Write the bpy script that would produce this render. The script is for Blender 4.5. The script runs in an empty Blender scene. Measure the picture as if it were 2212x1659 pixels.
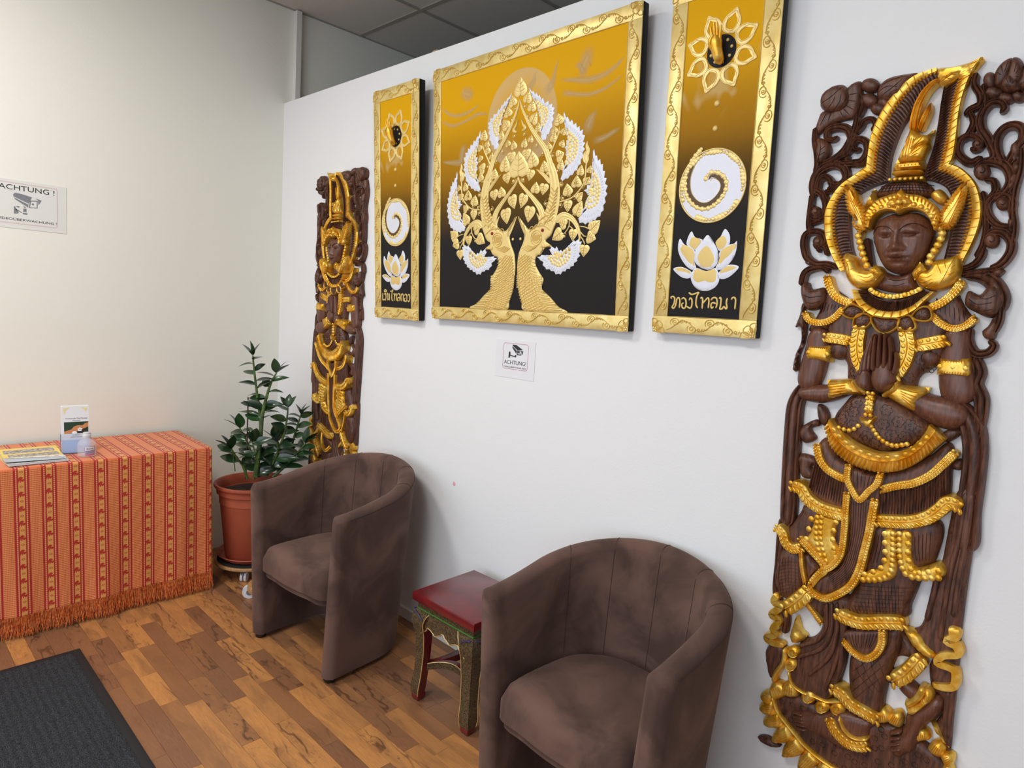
import bpy, bmesh, math, random
import numpy as np
from mathutils import Vector, Matrix
from mathutils.geometry import delaunay_2d_cdt

scene = bpy.context.scene
COL = scene.collection
rnd = random.Random(7)
PI = math.pi

# ------------------------------------------------------------------ camera
CAM = np.array([3.68317, -1.82057, 1.49052])
FPX = 1422.466                      # focal length in pixels of the 2212 px wide frame
YAW, PIT, ROL = math.radians(43.98576), math.radians(-6.88373), math.radians(3.76626)
FW = np.array([-math.sin(YAW)*math.cos(PIT), math.cos(YAW)*math.cos(PIT), math.sin(PIT)])
_rt = np.array([math.cos(YAW), math.sin(YAW), 0.0])
_up = np.cross(_rt, FW)
RT = _rt*math.cos(ROL) + _up*math.sin(ROL)
UP = _up*math.cos(ROL) - _rt*math.sin(ROL)
cd = bpy.data.cameras.new('camera')
cd.sensor_fit = 'HORIZONTAL'; cd.sensor_width = 36.0; cd.lens = 36.0*FPX/2212.0
cd.clip_start = 0.02
cam = bpy.data.objects.new('camera', cd); COL.objects.link(cam)
cam.matrix_world = Matrix(((RT[0], UP[0], -FW[0], CAM[0]), (RT[1], UP[1], -FW[1], CAM[1]),
                           (RT[2], UP[2], -FW[2], CAM[2]), (0, 0, 0, 1)))
scene.camera = cam

# ------------------------------------------------------------------ world, lights, exposure
world = bpy.data.worlds.new('daylight'); scene.world = world
world.use_nodes = True
wn = world.node_tree
bg = wn.nodes['Background']
bg.inputs[0].default_value = (0.74, 0.85, 1.0, 1); bg.inputs[1].default_value = 1.6

def area(name, loc, size, size_y, power, color, rot, spread=None):
    l = bpy.data.lights.new(name, 'AREA'); l.shape = 'RECTANGLE'
    l.size = size; l.size_y = size_y; l.energy = power; l.color = color
    if spread: l.spread = math.radians(spread)
    o = bpy.data.objects.new(name, l); COL.objects.link(o)
    o.location = loc; o.rotation_euler = rot
    return o
# daylight entering through the shop window opposite the picture wall
area('shop_window_offscreen', (3.0, -4.62, 1.6), 4.5, 2.1, 54, (0.78, 0.89, 1.0), (PI/2, 0, 0))
# LED panels set into the suspended ceiling of the room
LAMPS = ((1.15, -2.05), (2.75, -2.35))
for (lx, ly), pw, nm in zip(LAMPS, (37.5, 32), ('ceiling_lamp_left_offscreen', 'ceiling_lamp_right_offscreen')):
    area(nm, (lx, ly, 3.02), 0.58, 0.58, pw, (1.0, 0.985, 0.96), (0, 0, 0))
vs = scene.view_settings
vs.view_transform = 'Standard'; vs.look = 'None'; vs.gamma = 1.0; vs.use_curve_mapping = False
vs.exposure = -0.10
if hasattr(scene, 'cycles'): scene.cycles.max_bounces = 8

# ------------------------------------------------------------------ pixel -> place
def ray(px, py):
    return FW + RT*((px-1106.0)/FPX) - UP*((py-829.5)/FPX)
def on_wall(px, py, y=0.0):          # point of the plane Y = y seen at a pixel
    d = ray(px, py); t = (y-CAM[1])/d[1]; return CAM + d*t
def on_floor(px, py, z=0.0):
    d = ray(px, py); t = (z-CAM[2])/d[2]; return CAM + d*t
def on_left(px, py, x=0.0):
    d = ray(px, py); t = (x-CAM[0])/d[0]; return CAM + d*t
def project(P):
    d = np.asarray(P, float)-CAM; z = d@FW
    return (1106+FPX*(d@RT)/z, 829.5-FPX*(d@UP)/z)
def homography(src, dst):
    A = []
    for (x, y), (u, v) in zip(src, dst):
        A += [[x, y, 1, 0, 0, 0, -u*x, -u*y, -u], [0, 0, 0, x, y, 1, -v*x, -v*y, -v]]
    return np.linalg.svd(np.array(A))[2][-1].reshape(3, 3)
def hap(H, p):
    w = H@np.array([p[0], p[1], 1.0]); return (w[0]/w[2], w[1]/w[2])

# ------------------------------------------------------------------ materials
def srgb(r, g, b):
    f = lambda c: (c/255/12.92) if c/255 <= 0.04045 else ((c/255+0.055)/1.055)**2.4
    return (f(r), f(g), f(b), 1.0)
class X:                              # tiny expression language for shader math
    def __init__(s, m, k): s.m = m; s.k = k
    def _b(s, op, o, rev=False):
        a, b = (o, s) if rev else (s, o)
        return s.m.math(op, a, b)
    def __add__(s, o): return s._b('ADD', o)
    __radd__ = __add__
    def __mul__(s, o): return s._b('MULTIPLY', o)
    __rmul__ = __mul__
    def __sub__(s, o): return s._b('SUBTRACT', o)
    def __rsub__(s, o): return s._b('SUBTRACT', o, True)
    def __truediv__(s, o): return s._b('DIVIDE', o)
    def __lt__(s, o): return s._b('LESS_THAN', o)
    def __gt__(s, o): return s._b('GREATER_THAN', o)
    def abs(s): return s.m.math('ABSOLUTE', s)
    def mod(s, p): return s.m.math('FLOORED_MODULO', s, p)
    def min(s, o): return s.m.math('MINIMUM', s, o)
    def max(s, o): return s.m.math('MAXIMUM', s, o)
    def sq(s): return s*s
    def sin(s): return s.m.math('SINE', s)
    def sqrt(s): return s.m.math('SQRT', s)
    def smooth(s, a, b): return s.m.ramp(s, a, b)
class Mat:
    def __init__(s, name, col=(0.8, 0.8, 0.8, 1), rough=0.5, metal=0.0, spec=None, **kw):
        s.mat = bpy.data.materials.new(name); s.mat.use_nodes = True
        s.t = s.mat.node_tree; s.n = s.t.nodes; s.b = s.n['Principled BSDF']
        s.set('Base Color', col); s.set('Roughness', rough); s.set('Metallic', metal)
        if spec is not None: s.set('Specular IOR Level', spec)
        for k, v in kw.items(): s.set(k.replace('_', ' '), v)
    def set(s, inp, v): s.put(s.b.inputs[inp], v)
    def put(s, sock, v):
        if isinstance(v, X): s.t.links.new(v.k, sock)
        elif isinstance(v, bpy.types.NodeSocket): s.t.links.new(v, sock)
        else: sock.default_value = v
    def math(s, op, a, b=None, c=None):
        n = s.n.new('ShaderNodeMath'); n.operation = op
        for i, v in enumerate((a, b, c)):
            if v is not None: s.put(n.inputs[i], v)
        return X(s, n.outputs[0])
    def ramp(s, v, a, b):
        n = s.n.new('ShaderNodeMapRange'); n.interpolation_type = 'SMOOTHSTEP'
        s.put(n.inputs[0], v); n.inputs[1].default_value = a; n.inputs[2].default_value = b
        return X(s, n.outputs[0])
    def mix(s, f, a, b):
        n = s.n.new('ShaderNodeMix'); n.data_type = 'RGBA'
        s.put(n.inputs[0], f); s.put(n.inputs[6], a); s.put(n.inputs[7], b)
        return n.outputs[2]
    def coord(s, kind='Object'):
        if kind == 'UV': return s.n.new('ShaderNodeUVMap').outputs[0]
        return s.n.new('ShaderNodeTexCoord').outputs[kind]
    def xyz(s, vec):
        n = s.n.new('ShaderNodeSeparateXYZ'); s.t.links.new(vec, n.inputs[0])
        return [X(s, n.outputs[i]) for i in range(3)]
    def mapped(s, vec, scale=(1, 1, 1), loc=(0, 0, 0)):
        n = s.n.new('ShaderNodeMapping'); s.t.links.new(vec, n.inputs[0])
        n.inputs[1].default_value = loc; n.inputs[3].default_value = scale
        return n.outputs[0]
    def noise(s, scale, detail=2, vec=None, rough=0.5, distort=0.0, color=False):
        n = s.n.new('ShaderNodeTexNoise'); n.inputs['Scale'].default_value = scale
        n.inputs['Detail'].default_value = detail; n.inputs['Roughness'].default_value = rough
        n.inputs['Distortion'].default_value = distort
        if vec is not None: s.t.links.new(vec, n.inputs['Vector'])
        return n.outputs['Color'] if color else X(s, n.outputs['Fac'])
    def voronoi(s, scale, vec=None, feature='F1', out='Distance'):
        n = s.n.new('ShaderNodeTexVoronoi'); n.feature = feature
        n.inputs['Scale'].default_value = scale
        if vec is not None: s.t.links.new(vec, n.inputs['Vector'])
        return X(s, n.outputs[out])
    def bump(s, h, strength=0.3, dist=0.002):
        n = s.n.new('ShaderNodeBump'); n.inputs['Strength'].default_value = strength
        n.inputs['Distance'].default_value = dist
        s.put(n.inputs['Height'], h); s.set('Normal', n.outputs[0])
    def random(s):
        return X(s, s.n.new('ShaderNodeObjectInfo').outputs['Random'])

M = {}
def new(name, *a, **k):
    m = Mat(name, *a, **k); M[name] = m.mat; return m

m = new('wall_white', srgb(236, 236, 236), 0.85); o = m.coord()
m.bump(m.noise(9, 6, o)*0.6 + m.noise(140, 3, o)*0.25, 0.35, 0.004)
m = new('wall_cream', srgb(238, 237, 226), 0.85); o = m.coord()
m.bump(m.noise(9, 6, m.mapped(o, (1, 1, 2.5)))*0.7 + m.noise(120, 3, o)*0.25, 0.4, 0.004)
m = new('ceiling_tile', srgb(216, 212, 204), 0.95); o = m.coord()
m.bump(m.noise(160, 3, o), 0.3, 0.002)
new('grid_metal', srgb(165, 160, 152), 0.6)
new('trim_white', srgb(226, 224, 218), 0.45)
new('dark_base', srgb(30, 20, 14), 0.9)
new('frame_grey', srgb(90, 92, 96), 0.4)

# laminate strips: every strip takes its own tone from the object's random value
m = new('laminate', rough=0.38); o = m.coord(); r = m.random()
oi = m.n.new('ShaderNodeObjectInfo')
comb = m.n.new('ShaderNodeCombineXYZ'); m.put(comb.inputs[0], r*37.0); m.put(comb.inputs[1], r*91.0)
va = m.n.new('ShaderNodeVectorMath'); va.operation = 'ADD'
m.t.links.new(o, va.inputs[0]); m.t.links.new(comb.outputs[0], va.inputs[1])
vec = va.outputs[0]
warp = m.noise(3.2, 3, m.mapped(vec, (1.0, 3.0, 1)), 0.55)
x, y, z = m.xyz(vec)
ring = ((y*70.0 + warp*26.0 + x*3.0).sin()*0.5+0.5)
fine = m.noise(14, 5, m.mapped(vec, (1.6, 30, 1)), 0.6)
mott = m.noise(4.0, 4, m.mapped(vec, (1.0, 4.0, 1)), 0.6, 0.8)
burl = m.noise(13, 6, m.mapped(vec, (1.0, 1.6, 1)), 0.65, 2.2)
r2 = (r*17.31).mod(1.0); r3 = (r*71.7).mod(1.0)
ca = m.mix(r2.smooth(0.10, 0.80), srgb(208, 146, 84), srgb(148, 102, 70))
cb = m.mix(r2.smooth(0.0, 1.0), srgb(190, 128, 72), srgb(120, 84, 60))
base = m.mix(fine.smooth(0.32, 0.70), ca, cb)
base = m.mix(mott.smooth(0.42, 0.70)*0.60, base, srgb(128, 88, 60))
vein = ring.smooth(0.86, 0.99)*r3.smooth(0.30, 0.80)*mott.smooth(0.35, 0.6)
base = m.mix(vein*0.70, base, srgb(76, 50, 36))
bm_ = burl.smooth(0.55, 0.68)*r3.smooth(0.55, 0.98)
base = m.mix(bm_*0.80, base, srgb(84, 64, 52))
m.set('Base Color', base); m.bump(fine*0.4, 0.12, 0.0006)

m = new('mat_pile', srgb(40, 42, 46), 1.0); o = m.coord()
c1 = m.noise(420, 3, o)
m.set('Base Color', m.mix(c1.smooth(0.42, 0.68), srgb(20, 21, 24), srgb(74, 77, 82)))
m.bump(m.noise(600, 2, o), 0.6, 0.003)
new('mat_rubber', srgb(30, 29, 30), 0.75)

# woven cloth: stripes, bead chains, houndstooth field, elephants and lozenges in a woven repeat
m = new('woven_cloth', rough=0.62); u, v, _ = m.xyz(m.coord('UV'))
P_, Q_ = 0.0935, 0.0605
d = (u + P_/2 + 1.1367).mod(P_) - P_/2           # signed distance to the middle of an elephant band
a = d.abs()
vv = (v - 0.663 + Q_/2).mod(Q_) - Q_/2
hx = (u*1.0).mod(0.0052)/0.0052 - 0.5; hz = v.mod(0.0078)/0.0078 - 0.5
tooth = ((hx.abs()*0.55 + 0.22) > hz.abs())
field = m.mix(tooth, srgb(240, 170, 104), srgb(216, 106, 58))
red = srgb(178, 36, 30)
chain = (((a-0.0172)/0.0024).sq() + ((v.mod(0.0085)-0.00425)/0.0036).sq()) < 1.0
def ell(cx, cz, rx, rz, zz=vv): return (((d-cx*1.1)/(rx*1.15)).sq() + ((zz-cz*1.25)/(rz*1.3)).sq()) < 1.0
el = ell(-0.0012, 0.002, 0.0068, 0.0062).max(ell(-0.0072, -0.0005, 0.0034, 0.0044)).max(ell(0.004, -0.002, 0.0052, 0.0062))
el = el.max(ell(-0.0086, -0.0062, 0.0014, 0.0042)).max(ell(-0.003, -0.0062, 0.0018, 0.0048))
el = m.math('SUBTRACT', el, ell(0.0062, 0.0012, 0.0040, 0.0016))
v2 = (v - 0.663 + Q_).mod(Q_) - Q_/2
dm = d.abs()*0.9 + v2.abs()
loz = (((dm-0.0048).abs() < 0.0013).max(dm < 0.0012))*((d.abs()*1.0 > 0.0008).max(dm < 0.0012))
band = m.mix(el.max(loz), srgb(226, 158, 84), srgb(186, 46, 30))
c = m.mix((a > 0.0265), red, field)
c = m.mix(((a > 0.0138)*(a < 0.0206))*chain, c, srgb(236, 168, 110))
c = m.mix((a < 0.0100), c, band)
m.set('Base Color', c)
wv = (u*2600.0).sin()*0.5 + (v*2600.0).sin()*0.5
m.bump(wv, 0.15, 0.0006); m.set('Sheen Weight', 0.15)
m = new('fringe_thread', rough=0.7); fz = m.noise(90, 2, m.coord())
m.set('Base Color', m.mix(fz.smooth(0.3, 0.7), srgb(196, 84, 36), srgb(240, 138, 70)))
new('table_board', srgb(120, 90, 60), 0.6)

m = new('suede', rough=0.95); o = m.coord()
s1 = m.noise(5, 4, o, 0.55, 0.6); s2 = m.noise(2.2, 3, o)
c = m.mix(s1.smooth(0.36, 0.68), srgb(70, 49, 42), srgb(106, 79, 68))
c = m.mix(s2.smooth(0.45, 0.75)*0.5, c, srgb(94, 68, 66))
m.set('Base Color', c); m.set('Sheen Weight', 0.25); m.set('Sheen Roughness', 0.45)
m.set('Sheen Tint', srgb(190, 160, 140)); m.bump(m.noise(260, 2, o)*0.5+s1*0.8, 0.18, 0.002)
new('suede_seam', srgb(64, 46, 40), 0.95)
new('black_plastic', srgb(22, 21, 21), 0.5)

m = new('red_lacquer', srgb(122, 18, 26), 0.30, Coat_Weight=0.6, Coat_Roughness=0.22); o = m.coord()
m.set('Base Color', m.mix(m.noise(14, 4, o).smooth(0.35, 0.7), srgb(112, 14, 22), srgb(92, 14, 24)))
m = new('stool_gilding', rough=0.42); o = m.coord()
vo = m.voronoi(150, o); no = m.noise(130, 4, o, 0.6, 3.0)
k = vo.smooth(0.25, 0.60)*0.5 + no.smooth(0.48, 0.66)*0.8
m.set('Base Color', m.mix(k.min(1.0), srgb(40, 31, 24), srgb(134, 110, 72)))
m.set('Metallic', k.min(1.0)*0.6); m.bump(k, 0.7, 0.003)
new('gilt_line', srgb(206, 176, 120), 0.35, 0.6)
new('green_paint', srgb(66, 122, 46), 0.35)
new('blue_paint', srgb(52, 54, 112), 0.35)

m = new('terracotta', rough=0.55); o = m.coord()
m.set('Base Color', m.mix(m.noise(6, 4, o).smooth(0.3, 0.7), srgb(182, 92, 62), srgb(164, 76, 50)))
m = new('soil', srgb(44, 32, 24), 1.0); m.bump(m.noise(60, 4, m.coord()), 1.0, 0.02)
m = new('leaf_green', rough=0.28); o = m.coord(); r = m.random()
m.set('Base Color', m.mix(r, srgb(22, 44, 26), srgb(46, 80, 42)))
m.set('Coat Weight', 0.25)
m = new('stem_green', rough=0.45)
m.set('Base Color', m.mix(m.noise(22, 3, m.coord()).smooth(0.35, 0.65), srgb(92, 112, 56), srgb(60, 82, 44)))
new('stick_brown', srgb(70, 52, 46), 0.8)
m = new('caddy_wood', rough=0.55)
m.set('Base Color', m.mix(m.noise(30, 3, m.mapped(m.coord(), (1, 8, 8))).smooth(0.3, 0.7), srgb(190, 146, 96), srgb(160, 116, 72)))
new('caddy_dark', srgb(30, 26, 26), 0.8)
new('white_plastic', srgb(226, 228, 232), 0.35)
new('grey_hub', srgb(120, 118, 122), 0.5)

m = new('carved_wood', rough=0.46); o = m.coord()
g = m.noise(26, 5, m.mapped(o, (5, 5, 0.8)), 0.6); g2 = m.noise(9, 3, o)
c = m.mix(g.smooth(0.34, 0.68), srgb(58, 33, 24), srgb(108, 66, 46))
c = m.mix(g2.smooth(0.45, 0.75)*0.45, c, srgb(122, 77, 53))
m.set('Base Color', c); m.bump(g, 0.25, 0.002)
m = new('face_wood', rough=0.36); o = m.coord()
g = m.noise(30, 5, m.mapped(o, (6, 6, 0.6)), 0.6)
m.set('Base Color', m.mix(g.smooth(0.35, 0.65), srgb(88, 52, 37), srgb(114, 70, 50))); m.bump(g, 0.12, 0.001)
M['carved_groove'] = M['carved_wood']   # incised detail is the same wood
m = new('gold_leaf', srgb(226, 168, 40), 0.34, 0.70); o = m.coord()
n1 = m.noise(34, 4, o, 0.6)
m.set('Base Color', m.mix(n1.smooth(0.35, 0.7), srgb(226, 166, 40), srgb(250, 214, 110)))
m.set('Roughness', n1*0.25+0.26); m.bump(m.noise(240, 3, o)*0.5+n1, 0.25, 0.0016)
m = new('gold_worn', srgb(196, 160, 84), 0.4, 0.7); o = m.coord()
m.set('Base Color', m.mix(m.noise(24, 4, o).smooth(0.46, 0.58), srgb(64, 42, 26), srgb(206, 170, 88)))

m = new('frame_gold', rough=0.40, metal=0.55); o = m.coord()
n1 = m.noise(22, 4, o)
m.set('Base Color', m.mix(n1.smooth(0.3, 0.7), srgb(224, 196, 120), srgb(242, 220, 150)))
m.bump(m.noise(420, 2, m.mapped(o, (1, 1, 0.25))), 0.25, 0.0008)
m = new('tree_gold', srgb(238, 212, 140), 0.42, 0.38); o = m.coord()
m.bump(m.noise(300, 2, o), 0.25, 0.0008)
m = new('silver_paint', srgb(226, 228, 238), 0.5, 0.15); o = m.coord()
m.bump(m.noise(500, 2, o), 0.35, 0.0008)
m = new('cream_gold', srgb(228, 198, 122), 0.5, 0.2); m.bump(m.noise(500, 2, m.coord()), 0.25, 0.0006)
new('canvas_black', srgb(30, 28, 29), 0.6, 0.0, 0.2)
new('red_gem', srgb(150, 14, 18), 0.15)
def canvas(name, big):
    m = new(name, rough=0.55, spec=0.12); o = m.coord(); x, y, z = m.xyz(o)
    k = (m.noise(4, 3, o)-0.5)*0.03
    t = z + k
    amber, brown, black = srgb(224, 166, 0), srgb(150, 104, 10), srgb(36, 34, 34)
    c = m.mix(t.smooth(0.30, 0.46), black, srgb(92, 66, 18)) if big else m.mix(t.smooth(0.34, 0.50), black, srgb(88, 62, 14))
    c = m.mix(t.smooth(0.42, 0.62) if big else t.smooth(0.46, 0.64), c, srgb(168, 118, 8))
    c = m.mix(t.smooth(0.58, 0.86) if big else t.smooth(0.60, 0.84), c, amber)
    if big:                       # pale painted moon behind the tree
        rr = ((x-0.497).sq() + (z-0.735).sq()).sqrt()
        c = m.mix((rr.smooth(0.06, 0.168)*(1.0-rr.smooth(0.170, 0.176)))*0.52, c, srgb(206, 186, 150))
    else:                         # pale painted wisps
        w = m.noise(5.2, 2, o, 0.5, 1.4).smooth(0.55, 0.66)*z.smooth(0.60, 0.68)*(1.0-z.smooth(0.86, 0.90))
        c = m.mix(w*0.55, c, srgb(206, 182, 130))
    m.set('Base Color', c); m.bump(m.noise(700, 2, o), 0.25, 0.0006)
canvas('canvas_tree', True); canvas('canvas_narrow', False)
m = new('painted_cloud', srgb(214, 190, 140), 0.55, 0.0, 0.12)
at_ = m.n.new('ShaderNodeAttribute'); at_.attribute_name = 'fade'; m.set('Alpha', X(m, at_.outputs['Fac'])*0.55)
new('paper', srgb(232, 232, 234), 0.7)
new('paper_warm', srgb(226, 226, 220), 0.7)
new('ink_black', srgb(38, 40, 44), 0.6)
new('ink_grey', srgb(128, 130, 136), 0.6)
new('ink_pink', srgb(206, 150, 168), 0.6)
new('ink_pale_pink', srgb(222, 196, 194), 0.6)
new('pink_mark', srgb(232, 170, 180), 0.8)
m = new('clear_plastic', srgb(232, 232, 238), 0.08, Alpha=0.30)
m = new('frosted_cap', srgb(232, 230, 230), 0.3); m.set('Alpha', 0.75)
m = new('blue_acrylic', srgb(176, 198, 236), 0.10, Alpha=0.13)
new('leaflet_blue', srgb(176, 198, 232), 0.5)
new('navy_line', srgb(52, 60, 120), 0.4)
new('photo_green', srgb(34, 60, 38), 0.5)
new('photo_skin', srgb(204, 134, 84), 0.5)
new('photo_dark', srgb(44, 34, 32), 0.5)
new('soft_yellow', srgb(236, 220, 160), 0.6)
m = new('magazine_cover', rough=0.35); u, v, _ = m.xyz(m.coord('UV'))
n1 = m.noise(16, 4, m.coord('UV'))
ph = m.mix(n1.smooth(0.35, 0.65), srgb(92, 86, 80), srgb(196, 190, 184))
r1 = ((v > 0.60)*(v < 0.84)*(u > 0.05)*(u < 0.92)).max((v > 0.30)*(v < 0.53)*(u > 0.10)*(u < 0.95))
c = m.mix((v > 0.24), srgb(236, 236, 236), srgb(240, 208, 96))
c = m.mix(r1, c, ph)
st = ((v-0.15).abs() < 0.028)*(u > 0.06)*(u < 0.50)*((u*60.0).sin() > -0.2)
c = m.mix(st, c, srgb(66, 66, 70))
st2 = ((v-0.15).abs() < 0.035)*(u > 0.60)*(u < 0.90)*((u*38.0).sin() > 0.1)
c = m.mix(st2, c, srgb(200, 70, 90))
m.set('Base Color', c)
new('page_edge', srgb(206, 212, 214), 0.7)
new('label_white', srgb(238, 238, 240), 0.4)
new('label_lilac', srgb(170, 160, 196), 0.4)
new('label_red', srgb(214, 96, 112), 0.4)
new('lamp_diffuser', (1, 1, 1, 1), 0.5)
new('cardboard', srgb(178, 150, 110), 0.8)
# ------------------------------------------------------------------ mesh helpers
class MB:
    def __init__(s): s.v = []; s.f = []
    def add(s, vs, fs):
        b = len(s.v); s.v += [tuple(p) for p in vs]; s.f += [tuple(b+i for i in f) for f in fs]
    def box(s, x0, x1, y0, y1, z0, z1, bev=0.0):
        if bev <= 0:
            s.add([(x0, y0, z0), (x1, y0, z0), (x1, y1, z0), (x0, y1, z0), (x0, y0, z1), (x1, y0, z1), (x1, y1, z1), (x0, y1, z1)],
                  [(3, 2, 1, 0), (4, 5, 6, 7), (0, 1, 5, 4), (1, 2, 6, 5), (2, 3, 7, 6), (3, 0, 4, 7)])
            return
        bm = bmesh.new(); bmesh.ops.create_cube(bm, size=1.0)
        for q in bm.verts:
            q.co = Vector(((x0+x1)/2+q.co.x*(x1-x0), (y0+y1)/2+q.co.y*(y1-y0), (z0+z1)/2+q.co.z*(z1-z0)))
        bmesh.ops.bevel(bm, geom=list(bm.edges)+list(bm.verts), offset=bev, segments=2, affect='EDGES', profile=0.5)
        bm.verts.index_update()
        s.add([q.co[:] for q in bm.verts], [[q.index for q in f.verts] for f in bm.faces]); bm.free()
    def lathe(s, prof, c=(0, 0, 0), n=32, cap=True):
        vs, fs = [], []
        for (r, z) in prof:
            for k in range(n):
                a = 2*PI*k/n; vs.append((c[0]+r*math.cos(a), c[1]+r*math.sin(a), c[2]+z))
        for i in range(len(prof)-1):
            for k in range(n):
                k2 = (k+1) % n
                fs.append((i*n+k, i*n+k2, (i+1)*n+k2, (i+1)*n+k))
        if cap:
            if prof[0][0] > 1e-5: fs.append(tuple(range(n-1, -1, -1)))
            if prof[-1][0] > 1e-5: fs.append(tuple((len(prof)-1)*n+k for k in range(n)))
        s.add(vs, fs)
    def tube(s, pts, r, n=8, cap=True):
        pts = [np.asarray(p, float) for p in pts]; vs, fs = [], []
        m_ = len(pts); nrm = None
        for i, p in enumerate(pts):
            t = pts[min(i+1, m_-1)]-pts[max(i-1, 0)]; t = t/(np.linalg.norm(t)+1e-12)
            if nrm is None:
                nrm = np.cross(t, (0, 0, 1)) if abs(t[2]) < 0.9 else np.cross(t, (1, 0, 0))
            nrm = nrm - t*(nrm@t); nrm = nrm/(np.linalg.norm(nrm)+1e-12); b = np.cross(t, nrm)
            ri = r[i] if hasattr(r, '__len__') else r
            for k in range(n):
                a = 2*PI*k/n; vs.append(p+(nrm*math.cos(a)+b*math.sin(a))*ri)
        for i in range(m_-1):
            for k in range(n):
                k2 = (k+1) % n; fs.append((i*n+k, i*n+k2, (i+1)*n+k2, (i+1)*n+k))
        if cap: fs.append(tuple(range(n-1, -1, -1))); fs.append(tuple((m_-1)*n+k for k in range(n)))
        s.add(vs, fs)
    def ball(s, c, rx, ry=None, rz=None, n=8, m_=5):
        ry = ry or rx; rz = rz or rx; vs = [(c[0], c[1], c[2]-rz)]; fs = []
        for i in range(1, m_):
            th = PI*i/m_
            for k in range(n):
                a = 2*PI*k/n
                vs.append((c[0]+rx*math.sin(th)*math.cos(a), c[1]+ry*math.sin(th)*math.sin(a), c[2]-rz*math.cos(th)))
        vs.append((c[0], c[1], c[2]+rz)); e = len(vs)-1
        for k in range(n):
            k2 = (k+1) % n; fs.append((0, 1+k2, 1+k)); fs.append((e, 1+(m_-2)*n+k, 1+(m_-2)*n+k2))
            for i in range(m_-2):
                fs.append((1+i*n+k, 1+i*n+k2, 1+(i+1)*n+k2, 1+(i+1)*n+k))
        s.add(vs, fs)
    def mesh(s, name, mat, smooth=True, angle=42):
        me = bpy.data.meshes.new(name); me.from_pydata(s.v, [], s.f); me.update()
        me.materials.append(M[mat])
        if smooth and len(me.polygons):
            me.polygons.foreach_set('use_smooth', [True]*len(me.polygons))
            if angle: me.set_sharp_from_angle(angle=math.radians(angle))
        return me
    def build(s, name, mat, parent=None, smooth=True, angle=42, **k):
        if not s.f: return None
        return link(name, s.mesh(name, mat, smooth, angle), parent, **k)
def link(name, me, parent=None, label=None, cat=None, group=None, kind=None):
    o = bpy.data.objects.new(name, me); COL.objects.link(o)
    if parent is not None: o.parent = parent
    tag(o, label, cat, group, kind); return o
def tag(o, label=None, cat=None, group=None, kind=None):
    if label: o['label'] = label
    if cat: o['category'] = cat
    if group: o['group'] = group
    if kind: o['kind'] = kind
    return o
def thing(name, label, cat, loc=(0, 0, 0), rz=0.0, group=None):
    o = bpy.data.objects.new(name, None); COL.objects.link(o); o.empty_display_size = 0.1
    o.location = loc; o.rotation_euler = (0, 0, rz)
    return tag(o, label, cat, group)
def copy_tree(o, parent=None):
    c = o.copy(); COL.objects.link(c)
    if parent is not None: c.parent = parent; c.matrix_parent_inverse = o.matrix_parent_inverse.copy()
    for ch in list(o.children): copy_tree(ch, c)
    return c

# ---- outline helpers (2-D)
def cat_open(pts, ds):
    P = [np.asarray(p, float) for p in pts]
    if len(P) == 2: P = [P[0], (P[0]+P[1])/2, P[1]]
    P = [2*P[0]-P[1]] + P + [2*P[-1]-P[-2]]
    out = []
    for i in range(1, len(P)-2):
        L = np.linalg.norm(P[i+1][:2]-P[i][:2]); n = max(2, int(math.ceil(L/ds)))
        for k in range(n):
            t = k/n
            out.append(0.5*((2*P[i])+(-P[i-1]+P[i+1])*t+(2*P[i-1]-5*P[i]+4*P[i+1]-P[i+2])*t*t+(-P[i-1]+3*P[i]-3*P[i+1]+P[i+2])*t**3))
    out.append(P[-2]); return np.array(out)
def cat_closed(pts, ds):
    P = [np.asarray(p, float) for p in pts]; N = len(P); out = []
    for i in range(N):
        a, b, c, d = P[i-1], P[i], P[(i+1) % N], P[(i+2) % N]
        n = max(1, int(math.ceil(np.linalg.norm(c-b)/ds)))
        for k in range(n):
            t = k/n
            out.append(0.5*((2*b)+(-a+c)*t+(2*a-5*b+4*c-d)*t*t+(-a+3*b-3*c+d)*t**3))
    return np.array(out)
def resample(P, n):
    P = np.asarray(P, float); s = np.r_[0, np.cumsum(np.linalg.norm(np.diff(P, axis=0), axis=1))]
    q = np.linspace(0, s[-1], n); return np.stack([np.interp(q, s, P[:, i]) for i in range(P.shape[1])], 1)
FRONT = lambda u, v, w: (u, -w, v)            # relief on a wall: u right, v up, w out of the wall
FLAT = lambda u, v, w: (u, v, w)              # relief on a floor or table
PROF = {'round': [(-1, 0), (-1, .45), (-.82, .74), (-.5, .93), (0, 1), (.5, .93), (.82, .74), (1, .45), (1, 0)],
        'groove': [(-1, 0), (-1, .55), (-.8, .86), (-.58, .80), (-.44, .58), (-.30, .86), (0, 1), (.30, .86), (.44, .58), (.58, .80), (.8, .86), (1, .55), (1, 0)],
        'thin': [(-1, 0), (-.7, .7), (0, 1), (.7, .7), (1, 0)],
        'flat': [(-1, 0), (-1, .8), (-.85, 1), (.85, 1), (1, .8), (1, 0)],
        'hollow': [(-1, 0), (-1, .9), (-.8, 1), (-.4, .72), (0, .62), (.4, .72), (.8, 1), (1, .9), (1, 0)]}
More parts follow.
